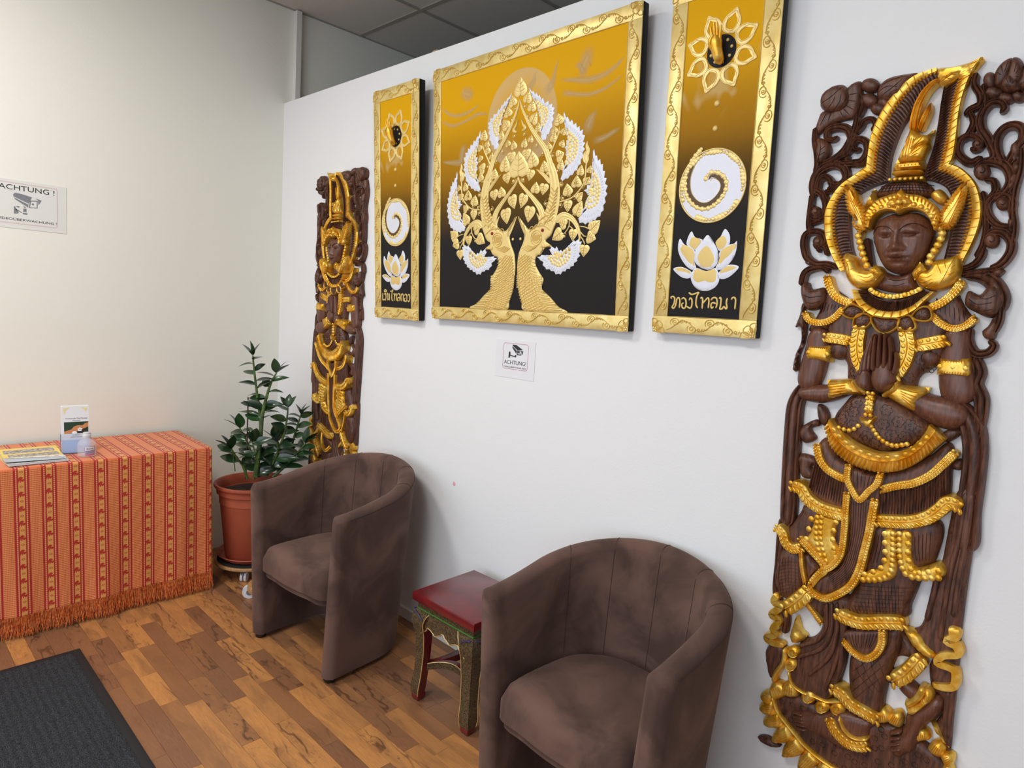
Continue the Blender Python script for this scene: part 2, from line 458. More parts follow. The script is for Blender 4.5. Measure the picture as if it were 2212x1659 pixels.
def stroke(mb, pts, w, zb, zt, prof='round', ds=0.006, mp=FRONT, ends=(0.35, 0.35), straight=False):
    n0 = len(pts); ws = list(w) if hasattr(w, '__len__') else [w]*n0
    if len(ws) != n0: ws = list(np.interp(np.linspace(0, 1, n0), np.linspace(0, 1, len(ws)), ws))
    q = [(p[0], p[1], k) for p, k in zip(pts, ws)]
    C = cat_open(q, ds) if not straight else np.array(q, float)
    n = len(C); L = np.r_[0, np.cumsum(np.linalg.norm(np.diff(C[:, :2], axis=0), axis=1))]
    vs, fs = [], []; pf = PROF[prof]; m_ = len(pf)
    for i in range(n):
        t = C[min(i+1, n-1), :2]-C[max(i-1, 0), :2]; t = t/(np.linalg.norm(t)+1e-12); nn = np.array([-t[1], t[0]])
        hw = max(C[i, 2], 1e-5)/2
        k = 1.0
        for dist, e in ((L[i], ends[0]), (L[-1]-L[i], ends[1])):
            if dist < hw and e < 1:
                k = min(k, e+(1-e)*math.sqrt(max(0, 1-(1-dist/hw)**2)))
        for a, h in pf:
            p = C[i, :2]-nn*a*hw*k
            vs.append(mp(p[0], p[1], zb+(zt-zb)*h*(0.6+0.4*k)))
    for i in range(n-1):
        for j in range(m_-1):
            fs.append((i*m_+j, i*m_+j+1, (i+1)*m_+j+1, (i+1)*m_+j))
    fs.append(tuple(range(m_))); fs.append(tuple((n-1)*m_+j for j in range(m_-1, -1, -1)))
    mb.add(vs, fs)
def blob(mb, poly, zb, zt, bev, sp=None, curve=True, edge=0.4, fn=None, mp=FRONT, dome=0.0):
    sp = sp or max(bev*0.7, 0.003)
    C = cat_closed(poly, sp) if curve else np.asarray(poly, float)
    if not curve:
        out = []
        for i in range(len(C)):
            a, b = C[i], C[(i+1) % len(C)]; n = max(1, int(np.linalg.norm(b-a)/sp))
            out += [a+(b-a)*k/n for k in range(n)]
        C = np.array(out)
    A = 0.5*np.sum(C[:, 0]*np.roll(C[:, 1], -1)-np.roll(C[:, 0], -1)*C[:, 1])
    if A < 0: C = C[::-1]
    N = len(C); S0, S1 = C, np.roll(C, -1, 0)
    def dist(P):
        P = np.asarray(P); D = S1-S0; LL = (D*D).sum(1)+1e-18
        t = np.clip(((P[:, None, :]-S0[None])*D[None]).sum(2)/LL[None], 0, 1)
        q = S0[None]+t[..., None]*D[None]
        return np.sqrt(((P[:, None, :]-q)**2).sum(2)).min(1)
    lo, hi = C.min(0), C.max(0)
    gx = np.arange(lo[0], hi[0], sp); gy = np.arange(lo[1], hi[1], sp*0.87)
    G = np.array([(x+(sp/2 if j % 2 else 0), y) for j, y in enumerate(gy) for x in gx]) if len(gx) and len(gy) else np.zeros((0, 2))
    if len(G):
        x, y = G[:, 0][:, None], G[:, 1][:, None]
        x0, y0, x1, y1 = S0[:, 0][None], S0[:, 1][None], S1[:, 0][None], S1[:, 1][None]
        cr = ((y0 > y) != (y1 > y)) & (x < (x1-x0)*(y-y0)/np.where(y1-y0 == 0, 1e-12, y1-y0)+x0)
        ins = cr.sum(1) % 2 == 1
        G = G[ins]
        if len(G): G = G[dist(G) > sp*0.45]
    pts = [Vector(p) for p in C]+[Vector(p) for p in G]
    r = delaunay_2d_cdt(pts, [], [list(range(N))], 1, 1e-7)
    V, F = r[0], r[2]
    VA = np.array([(p.x, p.y) for p in V]); d = dist(VA)
    k = np.clip(d/bev, 0, 1); h = edge+(1-edge)*np.sqrt(np.clip(1-(1-k)**2, 0, 1))
    if dome: h = h*(1-dome)+dome*np.sqrt(np.clip(d/(d.max()+1e-9), 0, 1))
    w = zb+(zt-zb)*h
    if fn is not None: w = w+fn(VA[:, 0], VA[:, 1])*np.clip(d/bev, 0, 1)
    vs = [mp(p[0], p[1], q) for p, q in zip(VA, w)]; fs = [tuple(f) for f in F]
    cnt = {}
    for f in fs:
        for i in range(len(f)):
            e = (f[i], f[(i+1) % len(f)]); cnt[e] = 1
    bd = [e for e in cnt if (e[1], e[0]) not in cnt]
    low = {}
    for a, b in bd:
        for q in (a, b):
            if q not in low: low[q] = len(vs); vs.append(mp(VA[q][0], VA[q][1], zb))
    for a, b in bd: fs.append((b, a, low[a], low[b]))
    mb.add(vs, fs)
def loft(mb, A, B, n, prof, zb, zt, t0=0.0, t1=1.0, mp=FRONT):   # strip between two curves, prof = [(t, h)]
    a = resample(cat_open(A, 0.004), n); b = resample(cat_open(B, 0.004), n); m_ = len(prof); vs, fs = [], []
    for i in range(n):
        for t, h in prof:
            p = a[i]+(b[i]-a[i])*(t0+(t1-t0)*t); vs.append(mp(p[0], p[1], zb+(zt-zb)*h))
    for i in range(n-1):
        for j in range(m_-1): fs.append((i*m_+j, (i+1)*m_+j, (i+1)*m_+j+1, i*m_+j+1))
    fs.append(tuple(range(m_-1, -1, -1))); fs.append(tuple((n-1)*m_+j for j in range(m_)))
    mb.add(vs, fs)
def ribs(mb, A, B, n, w, zb, zt, t0=0.0, t1=1.0, skew=0.0, prof='thin', taper=(1, .5), mp=FRONT, bend=0.0):
    a = resample(cat_open(A, 0.004), 200); b = resample(cat_open(B, 0.004), 200)
    for k in range(n):
        s = (k+0.5)/n
        pts = []
        for j in range(4):
            t = t0+(t1-t0)*j/3
            i = int(np.clip((s+skew*(t-t0)+bend*math.sin(PI*j/3))*199, 0, 199))
            pts.append(a[i]+(b[i]-a[i])*t)
        stroke(mb, pts, [w*taper[0], w, w, w*taper[1]], zb, zt, prof, ds=0.012, mp=mp)
def offset(P, d):
    P = np.asarray(P, float); T = np.gradient(P, axis=0); T /= np.linalg.norm(T, axis=1)[:, None]+1e-12
    return P+np.stack([-T[:, 1], T[:, 0]], 1)*d
def beads(mb, pts, r, zc, gap=2.05, rz=None, mp=FRONT, nmax=400):
    C = cat_open(pts, 0.003); L = np.linalg.norm(np.diff(C, axis=0), axis=1).sum(); n = min(nmax, max(1, int(L/(r*gap))))
    for p in resample(C, n):
        c = mp(p[0], p[1], zc)
        if mp is FRONT: mb.ball(c, r, rz or r*0.6, r, n=8, m_=4)
        else: mb.ball(c, r, r, rz or r*0.6, n=8, m_=4)

# ------------------------------------------------------------------ the room
HP, HC = 2.53, 3.038                     # partition height, ceiling height
RX, RY0, RY1 = 6.4, -4.5, 3.4
def struct(name, mb, mat, label, cat, smooth=False):
    o = mb.build(name, mat, None, smooth); return tag(o, label, cat, kind='structure')
b = MB(); b.box(0, RX, 0, 0.08, 0, HP)
struct('wall_back', b, 'wall_white', 'white partition wall hung with the paintings, open above its top edge', 'wall')
b = MB(); b.box(-0.12, 0, RY0, RY1, 0, HC)
struct('wall_left', b, 'wall_cream', 'cream plastered wall behind the cloth covered table', 'wall')
b = MB(); b.box(RX, RX+0.12, RY0, RY1, 0, HC)
struct('wall_right', b, 'wall_white', 'white side wall of the room opposite the cream wall', 'wall')
b = MB(); b.box(-0.12, RX+0.12, RY1, RY1+0.12, 0, HC)
struct('wall_far', b, 'wall_cream', 'far wall of the space beyond the white partition', 'wall')
b = MB()
for q in ((-0.12, 0.7, 0, HC), (5.3, RX+0.12, 0, HC), (0.7, 5.3, 0, 0.5), (0.7, 5.3, 2.7, HC)):
    b.box(q[0], q[1], RY0-0.15, RY0, q[2], q[3])
struct('wall_front', b, 'wall_white', 'front wall with the large shop window opening', 'wall')
b = MB()
for x in (0.7, 2.2, 3.74, 5.24): b.box(x, x+0.06, RY0-0.1, RY0-0.04, 0.5, 2.7)
for z in (0.5, 2.64): b.box(0.7, 5.3, RY0-0.1, RY0-0.04, z, z+0.06)
struct('window_1', b, 'frame_grey', 'grey framed shop window in the front wall', 'window')
b = MB(); b.box(0.0, RX, -0.014, 0.0, 0, 0.052, 0.003)
struct('baseboard_back', b, 'trim_white', 'low white baseboard along the foot of the white partition', 'baseboard')
b = MB(); b.box(0, 0.035, 0.045, 0.078, HP, HC-0.002, 0.002)
struct('trim_1', b, 'trim_white', 'upright white cable duct on the cream wall above the partition', 'trim')
# ceiling: T-bar grid with loose tiles
b = MB(); b.box(-0.12, RX+0.12, RY0-0.15, RY1+0.12, HC+0.03, HC+0.06)
ceil = struct('ceiling', b, 'ceiling_tile', 'dim grey suspended ceiling of square mineral tiles', 'ceiling')
gx0, gy0, TS = None, None, 0.625
cr = on_floor(909, 22.8, HC); gx0 = cr[0] % TS; gy0 = cr[1] % TS
xs = [0.0]+[gx0+TS*k for k in range(int((RX-gx0)/TS)+1)]+[RX]
ys = [RY0]+[v_ for v_ in (gy0+TS*k for k in range(-10, 8)) if RY0+0.05 < v_ < RY1-0.05]+[RY1]
tile_cache = {}
for i in range(len(xs)-1):
    for j in range(len(ys)-1):
        wx, wy = xs[i+1]-xs[i], ys[j+1]-ys[j]
        if wx < 0.03 or wy < 0.03: continue
        key = (round(wx, 3), round(wy, 3))
        if key not in tile_cache:
            t = MB(); t.box(-wx/2+0.010, wx/2-0.010, -wy/2+0.010, wy/2-0.010, 0.004, 0.022, 0.003); tile_cache[key] = t.mesh('ceiling_panel', 'ceiling_tile', False)
        o = link('ceiling_panel', tile_cache[key], ceil); o.location = ((xs[i]+xs[i+1])/2, (ys[j]+ys[j+1])/2, HC)
b = MB()
for x in xs: b.box(x-0.012, x+0.012, RY0, RY1, HC, HC+0.006)
b.build('grid_bar', 'grid_metal', ceil, False)
b = MB()
for y in ys: b.box(0, RX, y-0.012, y+0.012, HC-0.0005, HC+0.006)
b.build('grid_bar', 'grid_metal', ceil, False)
for x, ly in LAMPS:                      # the LED panels
    t = thing('ceiling_light', 'square white LED panel in the ceiling '+('nearer to the cream wall' if x < 2 else 'farther from the cream wall'), 'ceiling light', (x, ly, HC-0.012), group='LED panels in the ceiling')
    f = MB()
    for q in ((-.31, .31, -.31, -.29), (-.31, .31, .29, .31), (-.31, -.29, -.29, .29), (.29, .31, -.29, .29)): f.box(*q, 0, 0.01)
    f.build('frame', 'trim_white', t, False)
    f = MB(); f.box(-.29, .29, -.29, .29, 0.004, 0.01); f.build('diffuser', 'lamp_diffuser', t, False)

# floor: dark base with laminate strips laid along the picture wall
b = MB(); b.box(-0.12, RX+0.12, RY0-0.15, RY1+0.12, -0.05, -0.004)
floor = struct('floor', b, 'dark_base', 'warm brown laminate floor of short walnut strips', 'floor')
SW = 0.0638; gap = 0.0004
y_edge = -0.946                        # one strip joint read off the photograph
rows = [y_edge+SW*k for k in range(-60, 16)]
near = []; rest = MB()
fr = random.Random(21)
for ry in rows:
    y0, y1 = max(ry, RY0), min(ry+SW, 0.0)
    if y1-y0 < 0.004: continue
    x = -fr.uniform(0, 0.4)
    while x < RX:
        L = fr.choice((0.24, 0.3, 0.36, 0.42, 0.46, 0.5, 0.56))*fr.uniform(0.92, 1.08)
        x0, x1 = max(x, 0.0), min(x+L, RX); x += L
        if x1-x0 < 0.01: continue
        cx, cy = (x0+x1)/2, (y0+y1)/2
        d = math.hypot(cx-1.6, (cy+0.75)*1.3)
        near.append((d, x0, x1, y0, y1))
near.sort()
mesh_cache = {}
for k, (d, x0, x1, y0, y1) in enumerate(near):
    if k < 290:
        key = (round(x1-x0, 3), round(y1-y0, 4))
        if key not in mesh_cache:
            t = MB(); lx, ly = (x1-x0)/2-gap, (y1-y0)/2-gap
            t.box(-lx, lx, -ly, ly, -0.006, 0.0); mesh_cache[key] = t.mesh('plank', 'laminate', False)
        o = link('plank', mesh_cache[key], floor); o.location = ((x0+x1)/2, (y0+y1)/2, 0.0)
    else:
        rest.box(x0+gap, x1-gap, y0+gap, y1-gap, -0.006, 0.0)
rest.build('plank_field', 'laminate', floor, False, kind='stuff')
b = MB(); b.box(0, RX, 0.08, RY1, -0.004, 0.0)
b.build('back_room_floor', 'laminate', floor, False)
# ------------------------------------------------------------------ entrance mat
t = thing('entrance_mat', 'charcoal ribbed entrance mat with a black rubber edge on the laminate', 'mat', (0.752, -1.185, 0))
LX, LY, BW = 1.75, 1.30, 0.03
b = MB()
for q in ((0, LX, -BW, 0), (0, LX, -LY, -LY+BW), (0, BW, -LY+BW, -BW), (LX-BW, LX, -LY+BW, -BW)): b.box(*q, 0.0, 0.005, 0.0015)
b.build('rubber_border', 'mat_rubber', t)
nx, ny = 300, 200
X0, X1, Y0, Y1 = BW, LX-BW, -LY+BW, -BW
gx = np.linspace(X0, X1, nx); gy = np.linspace(Y0, Y1, ny)
rg = np.random.RandomState(3)
vs = []
for j in range(ny):
    for i in range(nx):
        h = 0.0075 + 0.0030*math.sin(gy[j]*2*PI/0.024)*(0.6+0.4*math.sin(gx[i]*2*PI/0.016+j*0.9)) + rg.uniform(-0.0012, 0.0012)
        vs.append((gx[i], gy[j], h))
fs = [(j*nx+i, j*nx+i+1, (j+1)*nx+i+1, (j+1)*nx+i) for j in range(ny-1) for i in range(nx-1)]
b = MB(); b.add(vs, fs); b.build('pile', 'mat_pile', t, True, None, kind='stuff')

# ------------------------------------------------------------------ tub chairs
def make_chair(name, label, loc, rz):
    t = thing(name, label, 'armchair', loc, rz, 'pair of brown tub chairs')
    TH = 0.068; D = 0.52
    def plan(s, z, off):               # s 0..1 around the U, off inwards from the outer skin
        kz = z/0.75
        a = 0.276+0.046*kz; yb = 0.215+0.060*kz       # half width, rear of the shell
        a -= off; yb -= off
        y_c = -0.02; ry = yb-y_c
        Ls = (y_c+0.26); La = PI/2*(a+ry)/2*2; T = 2*Ls+La; q = s*T
        if q < Ls: return (-a, -0.26+q)
        if q < Ls+La:
            th = PI-(q-Ls)/La*PI
            return (a*math.cos(th), y_c+ry*math.sin(th))
        return (a, y_c-(q-Ls-La))
    def top(s):
        k = min(1, max(0, (0.5-abs(s-0.5))/0.5)); k = k*k*(3-2*k)
        return 0.672+0.108*k
    ns = 72; loop = []
    vs, fs = [], []
    for i in range(ns+1):
        s = i/ns; h = top(s); e = min(s, 1-s)
        # rounded vertical front edges of the arms
        dist = e*1.35; rr = 0.020; g = 0.0
        if dist < rr: g = rr*(1-math.sqrt(max(0, 1-(1-dist/rr)**2)))
        row = []
        R = 0.026
        for z in (0.022, 0.10, 0.22, 0.36, 0.48, 0.58): row.append((g, z*(h-R)/0.672 if z > 0.03 else z))
        row.append((g, h-R))
        for k in range(1, 8):
            a = PI*k/8; half = (TH-2*g)/2
            row.append((g+half-half*math.cos(a), h-R-g*0.6+R*math.sin(a)))
        row.append((TH-g, h-R))
        for z in (0.58, 0.48, 0.36, 0.22, 0.10, 0.022): row.append((TH-g, z*(h-R)/0.672 if z > 0.03 else z))
        for off, z in row:
            x, y = plan(s, z, off); vs.append((x, y, z))
        m_ = len(row)
    for i in range(ns):
        for j in range(m_):
            j2 = (j+1) % m_; fs.append((i*m_+j, (i+1)*m_+j, (i+1)*m_+j2, i*m_+j2))
    fs.append(tuple(range(m_))); fs.append(tuple(ns*m_+j for j in range(m_-1, -1, -1)))
    b = MB(); b.add(vs, fs); b.build('back_shell', 'suede', t, True, 55)
    # seat cushion
    pl = [(-0.215, -0.238), (-0.11, -0.262), (0, -0.270), (0.11, -0.262), (0.215, -0.238), (0.222, -0.05), (0.195, 0.07), (0.11, 0.150), (0, 0.172), (-0.11, 0.150), (-0.195, 0.07), (-0.222, -0.05)]
    b = MB(); blob(b, pl, 0.318, 0.432, 0.055, 0.018, mp=FLAT, edge=0.50, dome=0.16)
    b.build('seat', 'suede', t, True, 60)
    b = MB(); blob(b, [(p[0]*0.97, p[1]*0.95) for p in pl], 0.29, 0.32, 0.01, 0.03, mp=FLAT, edge=0.9)
    b.build('seat_base', 'suede', t)
    # stitched seams: down the inside of the back and along the outer top edge
    def inner(s, z): x, y = plan(s, z, TH+0.0006); return (x, y, z)
    for s in (0.27, 0.385, 0.5, 0.615, 0.73):
        h = top(s); pts = [inner(s, z) for z in np.linspace(0.40, h-0.028, 10)]
        for k in range(1, 8):
            a = PI*k/8; x, y = plan(s, h, TH/2+TH/2*math.cos(a)); pts.append((x, y, h-0.026+0.0268*math.sin(a)))
        b = MB(); b.tube(pts, 0.0009, 5); b.build('seam', 'suede_seam', t)
    pts = []
    for s in np.linspace(0.03, 0.97, 60):
        h = top(s); x, y = plan(s, h, 0.0025); pts.append((x, y, h-0.016))
    b = MB(); b.tube(pts, 0.0009, 5); b.build('seam', 'suede_seam', t)
    for s in (0.025, 0.975, 0.36, 0.64):
        x, y = plan(s, 0.0, TH/2); b = MB()
        b.lathe([(0.019, 0), (0.022, 0.004), (0.022, 0.024)], (x, y, 0), 16); b.build('foot', 'black_plastic', t)
    return t
make_chair('tub_chair', 'brown suede tub chair beside the potted plant', (1.305, -0.335, 0), math.radians(6.0))
make_chair('tub_chair', 'brown suede tub chair beside the large carved figure panel', (2.685, -0.286, 0), math.radians(0.5))

# ------------------------------------------------------------------ small lacquered stool
t = thing('side_stool', 'small red lacquered stool with gilded carved legs between the armchairs', 'stool', (2.008, -0.212, 0), math.radians(1.5))
b = MB(); b.box(-0.165, 0.165, -0.158, 0.158, 0.388, 0.420, 0.004); b.build('table_top', 'red_lacquer', t)
b = MB(); b.box(-0.148, 0.148, -0.142, 0.142, 0.360, 0.389, 0.002); b.build('frieze', 'stool_gilding', t)
b = MB(); b.box(-0.1495, 0.1495, -0.1435, 0.1435, 0.356, 0.3605, 0.001); b.build('painted_band', 'green_paint', t)
def scallop(L, h0, h1):
    top_ = [(-L, h1), (L, h1)]; low = []
    for k in range(41):
        x = L-2*L*k/40; u = abs(x)/L
        z = h0+0.016*abs(math.sin(u*PI*1.5+PI/2))-0.004 if u < 0.75 else h0-0.02*(u-0.75)/0.25
        if u < 0.06: z = h0+0.020
        low.append((x, z))
    return top_, low
for ax in range(4):
    L = 0.118 if ax % 2 == 0 else 0.112
    dist = 0.147 if ax % 2 == 0 else 0.153
    _, low = scallop(L, 0.292, 0.355); vs, fs = [], []
    rot = [0, PI/2, PI, -PI/2][ax]
    for (x, z) in low:
        for (zz, dd) in ((z, 0.0), (0.355, 0.0), (0.355, 0.018), (z, 0.018)):
            X_, Y_ = x, -dist+dd
            vs.append((X_*math.cos(rot)-Y_*math.sin(rot), X_*math.sin(rot)+Y_*math.cos(rot), zz))
    n = len(low)
    for i in range(n-1):
        for j in range(4): fs.append((i*4+j, i*4+(j+1) % 4, (i+1)*4+(j+1) % 4, (i+1)*4+j))
    b = MB(); b.add(vs, fs); ap = b.build('apron', 'stool_gilding', t)
    b = MB(); b.tube([(vs[i*4][0], vs[i*4][1], vs[i*4][2]) for i in range(n)], 0.0024, 6); b.build('gilt_edge', 'gilt_line', ap)
for sx in (-1, 1):
    for sy in (-1, 1):
        zs = np.linspace(0.024, 0.356, 26); vs, fs, e1, e2 = [], [], [], []
        for z in zs:
            q = (z-0.024)/0.332
            outer = float(np.interp(q, [0, .08, .25, .5, .72, .86, .95, 1], [.155, .158, .150, .147, .152, .163, .161, .151]))
            wd = float(np.interp(q, [0, .08, .25, .5, .72, .86, .95, 1], [.040, .047, .042, .044, .052, .064, .072, .074]))
            oy = outer-0.006; i0 = outer-wd; i1 = oy-wd
            for (x, y) in ((outer, oy), (i0, oy), (i0, i1+wd*0.25), (i0+wd*0.25, i1), (outer, i1)): vs.append((sx*x, sy*y, z))
            e1.append((sx*i0, sy*(oy+0.001), z)); e2.append((sx*(outer+0.001), sy*i1, z))
        n = len(zs)
        for i in range(n-1):
            for j in range(5):
                f_ = (i*5+j, i*5+(j+1) % 5, (i+1)*5+(j+1) % 5, (i+1)*5+j); fs.append(f_ if sx*sy > 0 else f_[::-1])
        fs.append((4, 3, 2, 1, 0)); fs.append(tuple((n-1)*5+j for j in range(5)))
        b = MB(); b.add(vs, fs); lg = b.build('leg', 'stool_gilding', t, True, 35)
        iv, if_ = [], []
        for i in range(n):
            for j in (1, 2, 3, 4):
                p = vs[i*5+j]; iv.append((p[0]-(sx*0.0008 if j < 4 else 0), p[1]-(sy*0.0008 if j > 1 else 0), p[2]))
        for i in range(n-1):
            for j in range(3):
                f_ = (i*4+j, i*4+j+1, (i+1)*4+j+1, (i+1)*4+j); if_.append(f_ if sx*sy > 0 else f_[::-1])
        b = MB(); b.add(iv, if_); b.build('inner_face', 'red_lacquer', lg, True, 35)
        b = MB(); b.tube(e1, 0.0022, 6); b.tube(e2, 0.0022, 6); b.build('gilt_edge', 'gilt_line', lg)
        b = MB(); b.box(sx*0.135-0.020, sx*0.135+0.020, sy*0.129-0.020, sy*0.129+0.020, 0.004, 0.030, 0.006)
        b.lathe([(0.010, 0), (0.012, 0.006)], (sx*0.135, sy*0.129, 0), 12); b.build('foot', 'red_lacquer', lg)
        b = MB()
        pts = [(sx*(0.158-0.066*math.sin(a)), sy*0.1575, 0.352-0.060*(1-math.cos(a))) for a in np.linspace(0.95, 0.1, 9)]
        pts2 = [(sx*0.1635, sy*(0.152-0.066*math.sin(a)), 0.352-0.060*(1-math.cos(a))) for a in np.linspace(0.95, 0.1, 9)]
        b.tube(pts, 0.0022, 6); b.tube(pts2, 0.0022, 6); b.build('painted_line', 'blue_paint', lg)
for ax in range(4):
    vs, fs = [], []; rot = [0, PI/2, PI, -PI/2][ax]; Lh = 0.122 if ax % 2 == 0 else 0.116; dd = 0.122 if ax % 2 == 0 else 0.128
    n = 20; edge = []
    for i in range(n+1):
        u = -1+2*i/n; x = u*Lh; y = -dd+0.062*(1-u*u); z = 0.128+0.026*(1-u*u)
        for (yy, zz) in ((y-0.012, z-0.014), (y+0.012, z-0.014), (y+0.012, z+0.012), (y-0.012, z+0.012)):
            vs.append((x*math.cos(rot)-yy*math.sin(rot), x*math.sin(rot)+yy*math.cos(rot), zz))
    for i in range(n):
        for j in range(4): fs.append((i*4+j, (i+1)*4+j, (i+1)*4+(j+1) % 4, i*4+(j+1) % 4))
    b = MB(); b.add(vs, fs); st = b.build('stretcher', 'red_lacquer', t)
    b = MB(); vv_ = []; ff_ = []
    for i in range(n+1):
        for q in (0, 3):
            p = np.array(vs[i*4+q]); yd = np.array([math.sin(rot), -math.cos(rot), 0])*0.0012; vv_.append(p+yd)
    for i in range(n): ff_.append((i*2, (i+1)*2, (i+1)*2+1, i*2+1))
    b.add(vv_, ff_); b.build('gilded_face', 'stool_gilding', st)
    b = MB(); b.tube([vs[i*4+3] for i in range(n+1)], 0.0018, 5); b.build('gilt_edge', 'gilt_line', st)

# ------------------------------------------------------------------ table with woven cloth
TX0, TX1, TY1, TZ, TY0 = 0.028, 0.500, -0.572, 0.708, -2.25
t = thing('console_table', 'low wooden table hidden under the striped orange cloth', 'table', ((TX0+TX1)/2, (TY0+TY1)/2, 0))
b = MB(); hx_, hy_ = (TX1-TX0)/2-0.01, (TY1-TY0)/2-0.012
b.box(-hx_, hx_, -hy_, hy_, TZ-0.030, TZ-0.004, 0.003); b.build('table_top', 'table_board', t)
for sx in (-1, 1):
    for sy in (-1, 1):
        b = MB(); b.box(sx*(hx_-0.04)-0.025, sx*(hx_-0.04)+0.025, sy*(hy_-0.04)-0.025, sy*(hy_-0.04)+0.025, 0, TZ-0.030, 0.003); b.build('leg', 'table_board', t)
cl = thing('tablecloth', 'orange and red woven cloth with elephant stripes and fringe over the table', 'tablecloth', (TX1, TY1, 0))
def fold(y, z):                       # how far the front drape stands off, y along the table
    q = max(0, (TZ-z))/TZ
    f = 0.010*q+0.012*q*math.sin(y*17.0+0.6)*math.sin(y*5.1)+0.006*q*q*math.sin(y*41)
    f += 0.008*math.exp(-((y+0.72)/0.05)**2)*math.sin(q*5)*q
    return f
RC = 0.008
prof = []                              # (x offset, z, length along the weave)
for x in np.linspace(TX0-TX1, -RC, 26): prof.append((x, TZ, TZ+(-x)))
for k in range(1, 6):
    a = PI/2*k/6; prof.append((-RC+RC*math.sin(a), TZ-RC+RC*math.cos(a), TZ-RC*a/(PI/2)*0.5))
for z in np.linspace(TZ-RC, 0.085, 60): prof.append((0.0, z, z))
ysn = np.linspace(TY0, TY1-0.004, 240)
vs, fs, uv = [], [], []
for y in ysn:
    for (x, z, v_) in prof:
        vs.append((x+(fold(y, z) if z < TZ-RC/2 else 0.0), y-TY1, z+0.0015)); uv.append((y, v_))
m_ = len(prof)
for i in range(len(ysn)-1):
    for j in range(m_-1): fs.append((i*m_+j, i*m_+j+1, (i+1)*m_+j+1, (i+1)*m_+j))
# end drape round the corner next to the plant
nb = len(vs); xs_ = np.linspace(TX0-TX1, 0, 40); zs_ = np.linspace(TZ, 0.085, 60)
for x in xs_:
    for z in zs_:
        q = (TZ-z)/TZ
        k = max(0.0, min(1.0, (x+0.05)/0.05))
        vs.append((x+k*fold(TY1-0.004, z), 0.001+0.010*q*math.sin(x*26)+0.004*q - 0.005*k, z+0.0015)); uv.append((TY1+(TZ-z), TZ-x))
for i in range(len(xs_)-1):
    for j in range(len(zs_)-1): fs.append((nb+i*60+j, nb+(i+1)*60+j, nb+(i+1)*60+j+1, nb+i*60+j+1))
b = MB(); b.add(vs, fs); o = b.build('cloth', 'woven_cloth', cl, True, None)
ul = o.data.uv_layers.new(name='UVMap'); loops = np.zeros(len(o.data.loops), dtype=np.int32); o.data.loops.foreach_get('vertex_index', loops)
ul.data.foreach_set('uv', np.array(uv, dtype=np.float32)[loops].ravel())
sm = o.modifiers.new('thickness', 'SOLIDIFY'); sm.thickness = 0.0012; sm.offset = 1
# knotted fringe
fr = random.Random(5); b = MB()
def strand(p, q, w):
    pts = []
    sx_, sy_ = fr.uniform(-0.006, 0.022), fr.gauss(0, 0.008)
    z0 = p[2]; zb = fr.uniform(0.002, 0.022)
    for k in range(6):
        u = k/5; pts.append((p[0]+sx_*u*u, p[1]+sy_*u*u+0.002*math.sin(u*6+q), z0+(zb-z0)*u))
    b.tube(pts, [w, w, w*0.9, w*0.8, w*0.6, w*0.25], 3, False)
for i in range(2600):
    y = TY0+(TY1-TY0)*(i+fr.random())/2600
    strand((fold(y, 0.09)+fr.uniform(-0.003, 0.004), y-TY1, 0.092), i, fr.uniform(0.0008, 0.0016))
for i in range(420):
    x = (TX0-TX1)*fr.random(); strand((x-0.012, 0.006+fr.uniform(-0.002, 0.003)+0.009*math.sin(x*26), 0.092), i, 0.0012)
b.build('fringe', 'fringe_thread', cl, True, None, kind='stuff')

# ------------------------------------------------------------------ magazines
def magazine(label, loc, rz, curl, thick):
    t = thing('magazine', label, 'magazine', loc, rz, 'magazines on the table')
    w, h = 0.205, 0.270; n = 14
    vs, fs, uv = [], [], []
    def zc(u, v_): return thick+curl*max(0, u-0.35)**2*(0.35+0.65*(1-v_))+0.0015*math.sin(u*7)
    for i in range(n+1):
        for j in range(n+1):
            u, v_ = i/n, j/n; vs.append((u*h-h/2, v_*w-w/2, zc(u, v_))); uv.append((v_, 1-u))
    for i in range(n):
        for j in range(n): fs.append((i*(n+1)+j, (i+1)*(n+1)+j, (i+1)*(n+1)+j+1, i*(n+1)+j+1))
    b = MB(); b.add(vs, fs); o = b.build('cover', 'magazine_cover', t, True, None)
    ul = o.data.uv_layers.new(name='UVMap'); lp = np.zeros(len(o.data.loops), dtype=np.int32); o.data.loops.foreach_get('vertex_index', lp)
    ul.data.foreach_set('uv', np.array(uv, dtype=np.float32)[lp].ravel())
    b = MB()
    for (u0, k) in ((0, 0), (0, 1)):
        pass
    rim = [(0, j/n) for j in range(n+1)]+[(i/n, 1) for i in range(1, n+1)]+[(1, 1-j/n) for j in range(1, n+1)]+[(1-i/n, 0) for i in range(1, n)]
    vs = []; fs = []
    for (u, v_) in rim:
        for f in (0.97, 0.0): vs.append((u*h-h/2, v_*w-w/2, max(0.0, zc(u, v_)*f-0.0004 if f else 0.45*(zc(u, v_)-thick))))
    N = len(rim)
    for i in range(N): fs.append((i*2, i*2+1, ((i+1) % N)*2+1, ((i+1) % N)*2))
    b.add(vs, fs); b.build('page_block', 'page_edge', t, False)
    return t
mA = on_floor(72, 985, 0.715)
magazine('lower magazine of the pile with its page edges fanned on the table', (mA[0]+0.012, mA[1]-0.008, TZ+0.003), math.radians(2), 0.02, 0.004)
magazine('yellow covered magazine lying on top of the other magazine', (mA[0]-0.008, mA[1]-0.004, TZ+0.0105), math.radians(-3), 0.045, 0.005)

